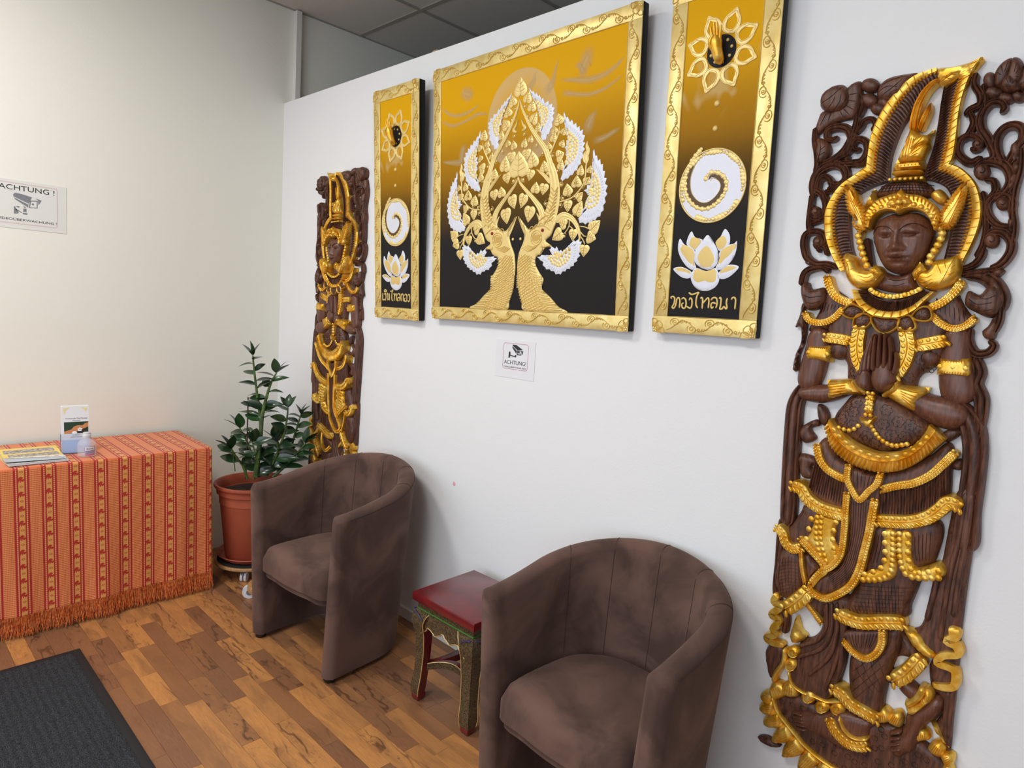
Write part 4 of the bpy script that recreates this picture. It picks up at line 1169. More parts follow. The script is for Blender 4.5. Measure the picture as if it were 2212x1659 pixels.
# clouds brushed on the amber ground
cloud_n = 0
for pts, w in (([D(1225, 690), D(1330, 690), D(1480, 690), D(1620, 640), D(1720, 560), D(1790, 480)], [.006, .012, .020, .016, .012, .006]),
               ([D(1240, 800), D(1340, 810), D(1480, 815), D(1620, 760), D(1780, 640)], [.018, .014, .012, .010, .004]),
               ([D(1420, 690), D(1420, 600), D(1380, 560), D(1350, 590)], [.040, .022, .016, .006]), ([D(1435, 650), D(1440, 560), D(1470, 500), D(1530, 480)], [.030, .036, .050, .046]),
               ([D(1500, 1220), D(1600, 1190), D(1700, 1130), D(1750, 1100)], [.022, .016, .012, .006]), ([D(1450, 1170), D(1480, 1060), D(1510, 1000), D(1560, 940)], [.030, .032, .020, .002]),
               ([D(205, 930), D(300, 990), D(420, 970), D(540, 890)], [.010, .012, .012, .004]), ([D(205, 1040), D(300, 1080), D(430, 1030), D(520, 980), D(620, 980)], [.010, .012, .010, .012, .006]),
               ([D(360, 830), D(400, 800), D(440, 810), D(490, 810)], [.02, .038, .042, .018]), ([D(205, 1395), D(300, 1400), D(370, 1390), D(390, 1300), D(420, 1230)], [.006, .016, .024, .028, .012]),
               ([D(940, 790), D(1000, 700), D(1010, 650), D(1035, 610)], [.030, .020, .010, .002]), ([D(1090, 810), D(1160, 720), D(1190, 600), D(1225, 490)], [.030, .024, .012, .002])):
    C = cat_open([(p[0], p[1], k*1.5) for p, k in zip(pts, w)], 0.008); n = len(C); vs, fs, al = [], [], []
    for i in range(n):
        tt = C[min(i+1, n-1), :2]-C[max(i-1, 0), :2]; tt /= np.linalg.norm(tt)+1e-9; nn = np.array([-tt[1], tt[0]])*max(C[i, 2], .001)/2
        e = min(1.0, i/4, (n-1-i)/4)
        for q_, a_ in ((-1, 0), (-.6, .55), (0, 1), (.6, .55), (1, 0)):
            vs.append(FRONT(*(C[i, :2]+nn*q_), C0+.0003+.00003*cloud_n)); al.append(a_*e)
    fs = [(i*5+j, (i+1)*5+j, (i+1)*5+j+1, i*5+j+1) for i in range(n-1) for j in range(4)]
    b = MB(); b.add(vs, fs); cloud_n += 1
    o = b.build('painted_cloud', 'painted_cloud', tree, True, None); at_ = o.data.attributes.new('fade', 'FLOAT', 'POINT'); at_.data.foreach_set('value', al)
# dragon bodies
body = [E_(*p) for p in [(1015, 1375), (975, 1290), (945, 1180), (935, 1050), (935, 950), (950, 850), (985, 760), (1000, 690), (980, 640), (955, 570), (942, 512), (985, 565), (1040, 630), (1100, 610), (1130, 560), (1110, 480), (1160, 530), (1215, 480), (1300, 500), (1290, 570), (1270, 620), (1240, 690), (1195, 735), (1250, 785), (1190, 800), (1150, 860), (1120, 870), (1100, 905), (1105, 960), (1135, 1020), (1175, 1085), (1160, 1150), (1175, 1190), (1240, 1250), (1310, 1330), (1380, 1385)]]
lat_l = [E_(*p) for p in [(1015, 1370), (965, 1270), (945, 1150), (940, 1000), (960, 860)]]
lat_r = [E_(*p) for p in [(1240, 1370), (1150, 1250), (1110, 1150), (1060, 1000), (1075, 860)]]
bel_r = [E_(*p) for p in [(1370, 1380), (1240, 1260), (1160, 1160), (1110, 1000), (1110, 880)]]
for mir in (0, 1):
    f = (lambda l: mirror(l)) if mir else (lambda l: l)
    b = MB(); blob(b, f(body), C0, C0+0.0045, 0.012, 0.008); dr = b.build('dragon_trunk', 'tree_gold', tree, True, 70)
    s = MB(); Z0, Z1 = C0+0.0035, C0+0.0062
    a_, c_ = resample(cat_open(f(lat_l), .01), 60), resample(cat_open(f(lat_r), .01), 60)
    for k in range(-3, 22):            # scales: crossing diagonals
        for sg in (1, -1):
            pts = []
            for j in range(7):
                u = j/6; i = int((k/20+0.22*u if sg > 0 else k/20+0.22*(1-u))*59)
                if 0 <= i < 60: pts.append(a_[i]+(c_[i]-a_[i])*u)
            if len(pts) > 2: stroke(s, pts, 0.0030, Z0, Z1+.0012, 'thin', ds=0.01)
    e_ = resample(cat_open(f(bel_r), .01), 60)
    for k in range(1, 22):
        i = int(k/22*59); stroke(s, [c_[i], (c_[i]+e_[i])/2, e_[min(59, i+1)]], 0.004, Z0, Z1+.0012, 'thin', ds=0.01)
    stroke(s, list(map(tuple, c_[::8])), 0.003, Z0, Z1, 'thin')
    for row in range(6):
        l = f([E_(940, 1060+row*20), E_(1020, 1068+row*21), E_(1110, 1066+row*22), E_(1160, 1060+row*22)]); beads(s, l, 0.0036, C0+0.0045, 2.1)
    s.build('scale_pattern', 'tree_gold', dr, True, 60)
    s = MB()
    for r_ in (0.026, 0.018): stroke(s, f([(p[0], p[1]) for p in spiral(*E_(1115, 710), r_, r_, 0, 1.0, 16)]), 0.003, Z0, Z1+0.001, 'thin')
    for k in range(-3, 4):
        c = E_(1115, 710)
        stroke(s, f([(c[0]+k*0.005-0.012, c[1]-0.012), (c[0]+k*0.005+0.010, c[1]+0.012)]), 0.0018, Z0, Z1, 'thin'); stroke(s, f([(c[0]+k*0.005+0.012, c[1]-0.012), (c[0]+k*0.005-0.010, c[1]+0.012)]), 0.0018, Z0, Z1, 'thin')
    for l in ([(1050, 660), (1100, 610), (1180, 600), (1240, 640)], [(1000, 640), (985, 600), (965, 560), (950, 520)], [(1010, 690), (1010, 640), (990, 590)], [(1140, 560), (1180, 520), (1230, 500)], [(1230, 470), (1260, 420), (1280, 360)], [(1180, 600), (1220, 540), (1260, 480)], [(1150, 790), (1200, 790), (1240, 780)], [(1150, 850), (1170, 810), (1160, 770)]):
        stroke(s, f([E_(*p) for p in l]), 0.004, Z0, Z1+0.001, 'thin')
    for k in range(9):                 # frilled scales on the throat and neck
        y0 = 545-k*34; w_ = 52-k*2.6; cx = 1222+k*7.5
        stroke(s, f([E_(cx-w_, y0-26), E_(cx, y0+14), E_(cx+w_, y0-30)]), 0.0040, C0+.003, C0+.0068, 'thin')
    for k in range(5):
        stroke(s, f([E_(985+k*12, 800-k*6), E_(1040+k*12, 832-k*10), E_(1110+k*6, 800-k*6)]), 0.0036, Z0, Z1+.001, 'thin')
        stroke(s, f([E_(1050+k*44, 600-k*18+30), E_(1075+k*42, 575-k*16+30), E_(1096+k*42, 600-k*16+30)]), 0.0036, Z0, Z1+.001, 'thin')
    for (cx, cy) in ((975, 720),): s.ball(FRONT(*f([E_(cx-10, cy)])[0], C0+.002), .006, .004, .006)
    s.build('head_detail', 'tree_gold', dr, True, 60)
    s = MB(); p = f([E_(1172, 640)])[0]; s.ball(FRONT(p[0], p[1], C0+.006), .0062, .004, .0062, 10, 6); s.build('eye_gem', 'red_gem', dr)
    # branches
    br = [([E_(1215, 560), E_(1255, 450), E_(1280, 300), E_(1268, 150), E_(1235, 40), D(1165, 1480), D(1115, 1300), D(1050, 1200), D(990, 1110), D(940, 1010), D(905, 920), D(888, 850)], [.058, .055, .046, .038, .032, .028, .022, .018, .015, .012, .009, .004]),
          ([E_(1175, 540), E_(1145, 440), E_(1085, 355), E_(1015, 275), E_(960, 205), E_(942, 145)], [.030, .024, .018, .014, .010, .004]),
          ([E_(1245, 210), E_(1190, 145), E_(1150, 110), E_(1108, 78)], [.016, .014, .010, .003]),
          ([E_(1290, 560), E_(1350, 508), E_(1425, 525), E_(1480, 595), E_(1506, 680), E_(1503, 740)], [.030, .026, .020, .016, .011, .006]),
          ([E_(1315, 382), E_(1420, 350), E_(1482, 300), E_(1540, 220), E_(1560, 140), E_(1566, 50), D(1462, 1400)], [.006]*7),
          ([D(1140, 1340), D(1185, 1240), D(1215, 1170), D(1232, 1090)], [.009, .007, .006, .003]),
          ([E_(1505, 600), E_(1560, 610), E_(1600, 630)], [.004]*3), ([E_(1515, 650), E_(1545, 690), E_(1575, 690)], [.004]*3), ([E_(1515, 690), E_(1545, 740), E_(1550, 770)], [.004]*3),
          ([E_(1412, 540), E_(1410, 600), E_(1375, 660), E_(1340, 680)], [.004]*4), ([E_(1410, 595), E_(1450, 630)], [.004]*2), ([E_(1440, 500), E_(1480, 470)], [.004]*2)]
    for pts, w in br:
        b = MB(); stroke(b, f(pts), w, C0, C0+0.004, 'groove' if max(w) > .012 else 'round', ds=0.010); b.build('branch', 'tree_gold', tree, True, 60)
    curls = [E_(*p) for p in [(1365, 690), (1350, 345), (1410, 315), (1535, 230), (1330, 410), (1335, 220), (1215, 120), (1195, 395), (985, 175), (1470, 480), (1460, 330)]]+[D(*p) for p in [(930, 915), (955, 1000), (990, 1085), (840, 1170), (1030, 1250), (1085, 1320), (1130, 1490), (1210, 1470), (1170, 1340), (1240, 1590), (1225, 1140), (830, 1560)]]
    s = MB()
    for k, c in enumerate(curls):
        stroke(s, f(spiral(c[0], c[1], .010, .002, 0.5+k, 1.1, 12)), .0028, C0, C0+.003, 'thin'); q = f([c])[0]; s.ball(FRONT(q[0], q[1], C0+.001), .0038, .003, .0038, 8, 4)
    s.build('tendril', 'tree_gold', tree, kind='stuff')
    # silver plumes with gilt hearts
    plumes = [([D(*p) for p in [(965, 770), (1005, 800), (1045, 825), (1085, 865), (1125, 890), (1168, 920), (1178, 960), (1172, 1000), (1166, 1060), (1150, 1120), (1120, 1170), (1098, 1212), (1066, 1185), (1080, 1120), (1075, 1040), (1050, 970), (1040, 900), (1008, 850)]], 0),
              ([D(*p) for p in [(1260, 980), (1300, 1030), (1350, 1070), (1392, 1110), (1428, 1155), (1434, 1220), (1432, 1290), (1412, 1380), (1372, 1460), (1300, 1530), (1240, 1552), (1258, 1480), (1300, 1420), (1286, 1330), (1284, 1250), (1306, 1180), (1278, 1080)]], 1),
              ([E_(*p) for p in [(1631, -89), (1662, -20), (1702, 30), (1728, 120), (1744, 210), (1748, 280), (1732, 380), (1704, 480), (1645, 540), (1560, 577), (1496, 552), (1518, 500), (1570, 450), (1556, 380), (1600, 330), (1556, 280), (1600, 220), (1618, 130), (1628, 40)]], 2),
              ([E_(*p) for p in [(1508, 735), (1504, 850), (1472, 920), (1424, 975), (1370, 1005), (1310, 1040), (1250, 1005), (1190, 985), (1168, 930), (1126, 890), (1190, 868), (1250, 880), (1236, 806), (1300, 808), (1332, 840), (1400, 800), (1425, 758)]], 3)]
    for pts, k in plumes:
        C = cat_closed(f(pts), 0.013); cen = C.mean(0); out = []
        for i, p in enumerate(C):           # flame-like jags along the outline
            d_ = p-cen; d_ /= np.linalg.norm(d_); out.append(p+d_*(0.006 if i % 2 else -0.003)+np.array([0, 0.003 if i % 2 else 0]))
        b = MB(); blob(b, out, C0, C0+0.0035, 0.006, 0.007, curve=False); pm = b.build('plume', 'silver_paint', tree, True, 60)
        s = MB(); s2 = MB(); inner = cen+(C-cen)*0.5
        g = random.Random(k)
        for ring in (0.12, 0.32, 0.5):
            I = cen+(C-cen)*ring; n = max(4, int(len(C)*ring*0.9))
            for p in resample(np.vstack([I, I[:1]]), n): s.ball(FRONT(p[0], p[1], C0+.0030), .0072, .0016, .0072, 8, 4)
        for p in resample(np.vstack([cen+(C-cen)*0.76, (cen+(C-cen)*0.76)[:1]]), int(len(C)*0.9)):
            d_ = p-cen; d_ /= np.linalg.norm(d_); stroke(s2, [p-d_*.006, p+d_*.006], .006, C0+.002, C0+.0048, 'thin', ds=.006)
        s.build('gilt_heart', 'tree_gold', pm, True, 60, kind='stuff'); s2.build('plume_ridge', 'silver_paint', pm, True, 60, kind='stuff')
    # flame finials
    for l, w in (([D(1462, 1405), D(1450, 1350), D(1472, 1300), D(1462, 1255), D(1470, 1215)], [.020, .026, .016, .012, .002]), ([D(905, 1130), D(935, 1100), D(915, 1070), D(900, 1020)], [.008, .012, .008, .002])):
        b = MB(); stroke(b, f(l), w, C0, C0+.004, 'groove'); b.build('finial', 'tree_gold', tree, True, 60)

def heart(L, W_):                       # base at origin, tip along +Y
    pts = [(0, 0.04), (0.20, -0.02), (0.40, 0.06), (0.50, 0.24), (0.44, 0.46), (0.28, 0.70), (0.10, 0.90), (0, 1.0)]
    pts = [(p[0]*W_, p[1]*L) for p in pts]; return pts+[(-p[0], p[1]) for p in pts[-2:0:-1]]
leaf_cache = {}
def bodhi_leaf(bx, by, tx, ty, w, crop, mir):
    f = D if crop == 'D' else E_
    p0, p1 = np.array(f(bx, by)), np.array(f(tx, ty))
    cw = (f(bx+w/2, by)[0]-f(bx-w/2, by)[0])
    if mir: p0[0] = 2*AX-p0[0]; p1[0] = 2*AX-p1[0]
    L = np.linalg.norm(p1-p0); key = (round(L, 2), round(cw, 2))
    if key not in leaf_cache:
        b = MB(); L *= 1.08; cw *= 1.14; blob(b, heart(L, cw), 0, 0.0036, 0.006, 0.006)
        for k in range(3):
            y = L*(0.22+0.2*k); q = cw*(0.34-0.08*k)
            for sg in (-1, 1): stroke(b, [(0, y), (sg*q*0.6, y+L*0.07), (sg*q, y+L*0.12)], .0018, .0028, .0052, 'thin', ds=.01)
        stroke(b, [(0, 0.02*L), (0, 0.5*L), (0, 0.92*L)], .0022, .0028, .0055, 'thin', ds=.02)
        leaf_cache[key] = b.mesh('leaf', 'tree_gold', True, 50)
    o = link('leaf', leaf_cache[key], tree)
    d = (p1-p0)/L; a = math.atan2(-d[0], d[1])     # rotate +Z(up) to d about the outward axis
    o.location = (p0[0], -C0, p0[1]); o.rotation_euler = (0, -a, 0)
SIDE_D = [(945, 885, 965, 790, 70), (985, 960, 1000, 870, 70), (990, 1060, 1030, 980, 66), (1045, 1140, 1045, 1060, 52), (1230, 1075, 1215, 980, 72), (1190, 1150, 1180, 1095, 50), (1250, 1160, 1280, 1100, 46), (1170, 1225, 1185, 1160, 50), (1240, 1265, 1265, 1205, 50), (1140, 1290, 1130, 1230, 46), (1200, 1358, 1258, 1325, 66), (1230, 1460, 1250, 1375, 64), (975, 1225, 988, 1165, 48), (920, 1272, 935, 1190, 60), (945, 1285, 945, 1368, 66), (1005, 1440, 995, 1310, 86), (1100, 1480, 1095, 1380, 76), (985, 1458, 965, 1562, 78), (1015, 1662, 1030, 1562, 76), (1400, 1510, 1415, 1430, 56), (1478, 1490, 1492, 1430, 46), (1370, 1612, 1375, 1512, 70), (1455, 1578, 1482, 1528, 50)]
SIDE_E = [(1185, 212, 1165, 330, 72), (1000, 308, 968, 430, 78), (1055, 420, 1035, 547, 88), (1475, 242, 1470, 155, 70), (1542, 206, 1592, 160, 52), (1400, 318, 1390, 215, 76), (1480, 362, 1535, 290, 62), (1400, 365, 1395, 466, 72), (1470, 502, 1522, 385, 82), (1385, 592, 1315, 556, 70), (1600, 645, 1690, 550, 88), (1572, 690, 1658, 718, 92), (1550, 770, 1540, 872, 78), (1345, 650, 1260, 722, 90), (1450, 628, 1440, 732, 72)]
for l, c in ((SIDE_D, 'D'), (SIDE_E, 'E')):
    for q in l:
        for mir in (0, 1): bodhi_leaf(*q, c, mir)
bodhi_leaf(891, 826, 895, 672, 100, 'D', 0); bodhi_leaf(875, 1522, 880, 1318, 150, 'D', 0)

# ---- narrow panels
SWp, SHp = 0.3318, 1.0049
F_ = lambda x, y: hap(HR, (1380+x/4.3654, y/4.3654))
G_ = lambda x, y: hap(HR, (1380+x/4.3654, 360+y/4.3654))
HR = homography([(1456.56, -24.40), (1701.45, -107.44), (1630.60, 731.94), (1408.74, 716.35)], [(0, SHp), (SWp, SHp), (SWp, 0), (0, 0)])
def narrow(name, label, x, z, r, ti):
    t = painting(name, label, x, z, r, ti, SWp, SHp, 'canvas_narrow')
    fc = (0.1655, 0.795)
    b = MB(); blob(b, [(fc[0]+.044*math.cos(a), fc[1]+.044*math.sin(a)) for a in np.linspace(0, 2*PI, 18)[:-1]], C0, C0+.0012, .003, .008); dk = b.build('flower_disc', 'canvas_black', t)
    for k in range(8):
        a = 2*PI*(k+0.5)/8+math.radians(2); b = MB(); c_, s_ = math.cos(a), math.sin(a)
        def Q(l, w): return (fc[0]+l*c_-w*s_, fc[1]+l*s_+w*c_)
        for k_, wd in ((1.0, .0042), (0.66, .0030)):
            lo = .046+(1-k_)*.018; hi = .112-(1-k_)*.022; m1 = .026*k_
            ol = [Q(lo, 0), Q(lo+.004, m1*0.62), Q(lo+.018, m1), Q(lo+.040, m1*0.86), Q((hi+lo+.04)/2, m1*.42), Q(hi, 0)]
            ol += [Q(lo+.040+((hi-lo-.04)/2 if 0 else 0), -m1*.86) if 0 else q for q in [Q((hi+lo+.04)/2, -m1*.42), Q(lo+.040, -m1*0.86), Q(lo+.018, -m1), Q(lo+.004, -m1*0.62), Q(lo, 0)]]
            stroke(b, ol, wd, C0, C0+.0032, 'round', ds=.006)
        if True:
            band_o = [Q(.048, 0), Q(.052, .014), Q(.066, .0225), Q(.086, .0185), Q(.098, .0085), Q(.108, 0)]
            for sg in (1, -1):
                A_ = [Q(.047, 0), Q(.051, sg*.016), Q(.065, sg*.0255), Q(.087, sg*.0215), Q(.100, sg*.0100), Q(.111, 0)]
                B_ = [Q(.056, 0), Q(.059, sg*.011), Q(.068, sg*.0165), Q(.082, sg*.0140), Q(.090, sg*.0068), Q(.099, 0)]
                loft(b, A_, B_, 24, [(0, 0), (0.02, 1), (0.98, 1), (1, 0)], C0, C0+.0018)
        b.build('petal', 'tree_gold', t, True, 60)
    for k in range(8):
        a = 2*PI*k/8+0.2; b = MB(); b.ball(FRONT(fc[0]+.031*math.cos(a), fc[1]+.031*math.sin(a), C0+.001), .0048, .004, .0048, 10, 5); b.build('gold_dot', 'cream_gold', t)
    for (x_, z_, r_) in ((0.164, 0.655, .0088), (0.164, 0.587, .0082)):
        b = MB(); b.ball(FRONT(x_, z_, C0), r_, .005, r_, 14, 6); b.build('gold_dot', 'cream_gold', t)
    # little gilt hand standing out of the flower
    b = MB(); h0 = np.array([fc[0]+.002, -C0, fc[1]-.012])
    def hp(x_, z_, o_): return h0+np.array([x_, -o_, z_])
    hd = MB()
    hd.tube([hp(.004, -.024, .010), hp(.004, -.020, .017), hp(.001, -.006, .024), hp(-.003, .012, .028), hp(-.005, .030, .030), hp(-.006, .042, .031)], [.006, .013, .0145, .0155, .0165, .013], 12)
    for (x_, dx, L_, cu) in ((-.016, -.002, .040, .008), (-.0085, .000, .048, .010), (-.001, .002, .046, .012), (.0065, .005, .036, .010)):
        hd.tube([hp(x_, .030, .031), hp(x_+dx*.4, .030+L_*.4, .034), hp(x_+dx, .030+L_*.75, .034+cu*.5), hp(x_+dx*1.3, .030+L_, .032+cu)], [.0048, .0045, .0040, .0018], 8)
    hd.tube([hp(-.013, .010, .034), hp(-.018, .024, .042), hp(-.012, .036, .046), hp(-.006, .044, .044)], [.0055, .005, .0042, .0022], 8)
    hd.build('gilt_hand', 'gold_leaf', t, True, 70)
    # white swirl disc with gilt lace
    dc = (0.1665, 0.428); R = 0.1025
    circ = lambda r_, n=40: [(dc[0]+r_*math.cos(2*PI*k/n), dc[1]+r_*math.sin(2*PI*k/n)) for k in range(n)]
    b = MB(); blob(b, circ(R), C0, C0+.0022, .003, .012, curve=False); sw = b.build('swirl_disc', 'silver_paint', t, True, 60)
    P0 = [(1520, 327), (1500, 352), (1488, 385), (1490, 418), (1506, 439), (1526, 443), (1546, 431), (1560, 411), (1561, 393), (1550, 382), (1537, 380), (1531, 389)]
    sp_ = [hap(HR, p) for p in P0]
    b = MB(); stroke(b, sp_, [.004, .010, .013, .014, .014, .014, .014, .014, .013, .011, .008, .004], C0+.0018, C0+.0026, 'flat', ds=.006); b.build('swirl_line', 'canvas_black' if 0 else 'swirl_brown', sw)
    lace = MB(); C = cat_open(sp_, .006); pit = resample(C, 46)
    for i, p in enumerate(offset(pit, -.0105)):
        lace.ball(FRONT(p[0], p[1], C0+.0022), .0058+.0022*(i % 2), .0022, .0058+.0022*(i % 2), 7, 4)
    for o_ in (.0068, -.0068): stroke(lace, [tuple(q) for q in offset(pit, o_)], .0020, C0+.002, C0+.004, 'thin', ds=.01)
    ringp = [(dc[0]+R*math.cos(a), dc[1]+R*math.sin(a)) for a in np.linspace(0, 2*PI, 60)]
    stroke(lace, ringp, .0045, C0, C0+.0042, 'round', ds=.02)
    for a in list(np.linspace(-0.2, 2.55, 26))+list(np.linspace(2.6, 3.5, 9))+list(np.linspace(4.3, 5.7, 14)):
        k = .0072+.0024*math.sin(a*9); p = (dc[0]+(R-.008)*math.cos(a), dc[1]+(R-.008)*math.sin(a)); lace.ball(FRONT(p[0], p[1], C0+.002), k, .0024, k, 7, 4)
    lace.build('gilt_lace', 'tree_gold', sw, True, 60, kind='stuff')
    # silver lotus
    lots = [([(650, 645), (700, 705), (740, 780), (752, 860), (735, 920), (690, 962), (640, 972), (580, 950), (530, 900), (522, 830), (550, 760), (600, 700)], [(645, 740), (700, 800), (722, 860), (705, 925), (645, 955), (580, 930), (552, 870), (575, 800)], .0048),
            ([(497, 610), (530, 665), (600, 690), (575, 740), (535, 790), (500, 760), (450, 735), (462, 670)], [(505, 665), (585, 695), (550, 760), (530, 780), (480, 740)], .0026),
            ([(812, 588), (855, 640), (858, 710), (840, 745), (760, 795), (730, 720), (770, 660)], [(795, 650), (830, 700), (820, 740), (765, 780), (725, 715)], .0026),
            ([(388, 680), (430, 735), (500, 760), (540, 830), (525, 900), (540, 950), (510, 975), (450, 940), (395, 860), (368, 770)], [(398, 735), (490, 765), (525, 815), (520, 880), (520, 940), (460, 890), (400, 800)], .0036),
            ([(925, 700), (918, 790), (880, 880), (800, 960), (750, 975), (725, 950), (760, 880), (760, 810), (830, 745), (900, 725)], [(915, 730), (890, 800), (810, 880), (745, 945), (765, 860), (790, 780)], .0036),
            ([(325, 962), (400, 945), (480, 980), (500, 1010), (480, 1050), (420, 1050), (360, 1010)], [(345, 965), (400, 950), (480, 985), (490, 1010), (420, 990), (370, 985)], .0026),
            ([(942, 942), (890, 1010), (820, 1055), (760, 1055), (745, 1010), (790, 965), (850, 925)], [(920, 950), (850, 985), (760, 1005), (800, 960), (850, 935)], .0026),
            ([(545, 955), (640, 985), (720, 955), (752, 1010), (755, 1080), (715, 1140), (640, 1172), (560, 1160), (510, 1110), (488, 1040), (505, 990)], [(545, 965), (640, 985), (715, 965), (738, 1030), (720, 1085), (670, 1095), (618, 1080), (560, 1095), (515, 1060), (520, 1000)], .0036)]
    for ol, inn, hgt in lots:
        b = MB(); blob(b, [G_(*p) for p in ol], C0, C0+hgt, .004, .007); pe = b.build('lotus_petal', 'silver_paint', t, True, 60)
        b = MB(); blob(b, [G_(*p) for p in inn], C0+hgt*.8, C0+hgt+.0008, .002, .009); b.build('petal_heart', 'cream_gold', pe, True, 60)
    return t
m = new('swirl_brown', srgb(88, 62, 18), 0.5)
GLY = {  # handwritten glyph strokes in crop pixels of the right panel
    'tho': ([[(312, 1247), (304, 1232), (322, 1224), (338, 1240), (333, 1290), (314, 1325), (331, 1336), (350, 1300), (358, 1252), (375, 1236), (388, 1262), (382, 1335)]], 300),
    'o': ([[(402, 1252), (420, 1238), (442, 1255), (446, 1300), (434, 1335), (412, 1330), (405, 1298), (424, 1284)]], 400),
    'ngo': ([[(474, 1262), (484, 1240), (500, 1252), (502, 1300), (486, 1336), (450, 1316)]], 450),
    'ai': ([[(470, 1186), (500, 1206), (538, 1196), (566, 1188), (546, 1230), (540, 1300), (556, 1337)]], 520),
    'ho': ([[(582, 1248), (590, 1234), (602, 1250), (598, 1342)], [(598, 1296), (636, 1252), (652, 1238), (662, 1258), (655, 1337)]], 575),
    'lo': ([[(680, 1262), (700, 1238), (730, 1240), (740, 1284), (726, 1337)], [(730, 1296), (702, 1282), (682, 1300), (686, 1336), (706, 1320)]], 676),
    'mo': ([[(757, 1248), (768, 1234), (777, 1252), (770, 1312), (764, 1342), (786, 1342), (802, 1320), (822, 1342), (832, 1330), (826, 1280), (836, 1238)]], 752),
    'aa': ([[(870, 1256), (890, 1234), (912, 1250), (906, 1347)]], 866)}
def letters(t, items):
    for strokes in items:
        b = MB()
        for s_ in strokes: stroke(b, s_, .0052, C0, C0+.0034, 'round', ds=.004)
        b.build('lettering', 'cream_gold', t, True, 60)
right_p = narrow('lotus_painting', 'narrow gilded lotus painting lettered in Thai next to the large carved panel', 2.55415, 1.43544, 0.01499, 0.02407)
letters(right_p, [[[G_(*p) for p in s_] for s_ in GLY[k][0]] for k in ('tho', 'o', 'ngo', 'ai', 'ho', 'lo', 'mo', 'aa')])
left_p = narrow('lotus_painting', 'narrow gilded lotus painting lettered in Thai next to the small carved panel by the corner', 1.03560, 1.39143, 0.00666, 0.05187)
# second line of lettering, letters set by hand from left to right
def lt(x, w, strokes): return [[(x+p[0]*w, 0.080+p[1]*0.034) for p in s_] for s_ in strokes]
EE = [[(.5, 1), (.45, .5), (.45, .12), (.75, .0), (.9, .15)]]; NGO = [[(.15, .75), (.4, .98), (.7, .85), (.75, .4), (.5, .02), (.0, .2)]]
SI = [[(.0, 1.2), (.3, 1.42), (.7, 1.42), (1.0, 1.2), (.0, 1.2)]]
NO = [[(.1, .8), (.2, 1), (.32, .8), (.28, .2), (.2, .02)], [(.28, .1), (.6, .2), (.8, .05)], [(.75, 1), (.8, .5), (.78, .02)]]
AI = [[(.0, 1.36), (.3, 1.22), (.6, 1.34), (.95, 1.46), (.62, 1.1), (.5, .4), (.7, .02), (.95, .1)]]
HO = [[(.1, .85), (.22, 1), (.32, .8), (.28, .02)], [(.3, .5), (.7, .95), (.9, .85), (.85, .02)]]
LO = [[(.1, .75), (.4, 1), (.8, .9), (.88, .4), (.75, .02)], [(.78, .4), (.4, .5), (.15, .3), (.25, .02), (.45, .2)]]
KO = [[(.2, .02), (.15, .6), (.3, .85), (.15, .85), (.5, 1), (.85, .8), (.82, .02)]]; OO = [[(.15, .75), (.5, 1), (.85, .8), (.88, .3), (.6, .02), (.2, .08), (.12, .35), (.45, .5)]]
x_ = 0.0575; seq = [(EE, .014), (NGO, .022), (NO, .026), (AI, .022), (HO, .026), (LO, .026), (KO, .024), (OO, .024), (NGO, .022)]; items = []
for g_, w_ in seq: items.append(lt(x_, w_, g_)); x_ += w_+0.0015
items[1] = items[1]+lt(0.074, .020, SI)
letters(left_p, items)
# ------------------------------------------------------------------ carved and gilded teak figure panels
RXC, RZC = 3.225, 0.36
def cv(off, sc):
    def f(x, y, d): P = on_wall(off[0]+x/sc, off[1]+y/sc, -d); return (P[0]-RXC, P[2]-RZC)
    return f
CA, CB, CC, CH = cv((1640, 100), 2.7657), cv((1640, 600), 2.7657), cv((1600, 1059), 2.7647), cv((1800, 380), 5.184)
CRP = {'A': CA, 'B': CB, 'C': CC, 'H': CH}
KPX = {'A': 1/2.7657, 'B': 1/2.7657, 'C': 1/2.7647, 'H': 1/5.184}
def mpp(k, p, d):                       # metres per crop pixel near a point
    f = CRP[k]; a = f(p[0], p[1]-20, d); b = f(p[0], p[1]+20, d); return math.hypot(a[0]-b[0], a[1]-b[1])/40
def pts_(k, l, d): return [CRP[k](p[0], p[1], d) for p in l]
panel = thing('figure_carving', 'tall carved and gilded praying figure panel hung beside the armchair and lotus painting', 'wood carving', (RXC, 0, RZC), group='pair of carved praying figures')
WOOD, GOLD = 'carved_wood', 'gold_leaf'
BACK = 0.003
def P_blob(name, k, l, zt, mat=WOOD, bev=0.012, zb=BACK, sp=None, edge=0.45, parent=None, fn=None, dome=0.0, curve=True):
    b = MB(); blob(b, pts_(k, l, zt), zb, zt, bev, sp or 0.008, curve, edge, fn, dome=dome)
    return b.build(name, mat, parent or panel, True, 62)
def P_str(name, k, l, w, zt, mat=WOOD, prof='groove', zb=BACK, parent=None, ends=(.3, .3)):
    ws = w if hasattr(w, '__len__') else [w]; s = mpp(k, l[len(l)//2], zt)
    b = MB(); stroke(b, pts_(k, l, zt), [q*s for q in ws] if len(ws) > 1 else ws[0]*s, zb, zt, prof, 0.005, ends=ends)
    return b.build(name, mat, parent or panel, True, 62)
from mathutils.bvhtree import BVHTree
bvh_cache = {}
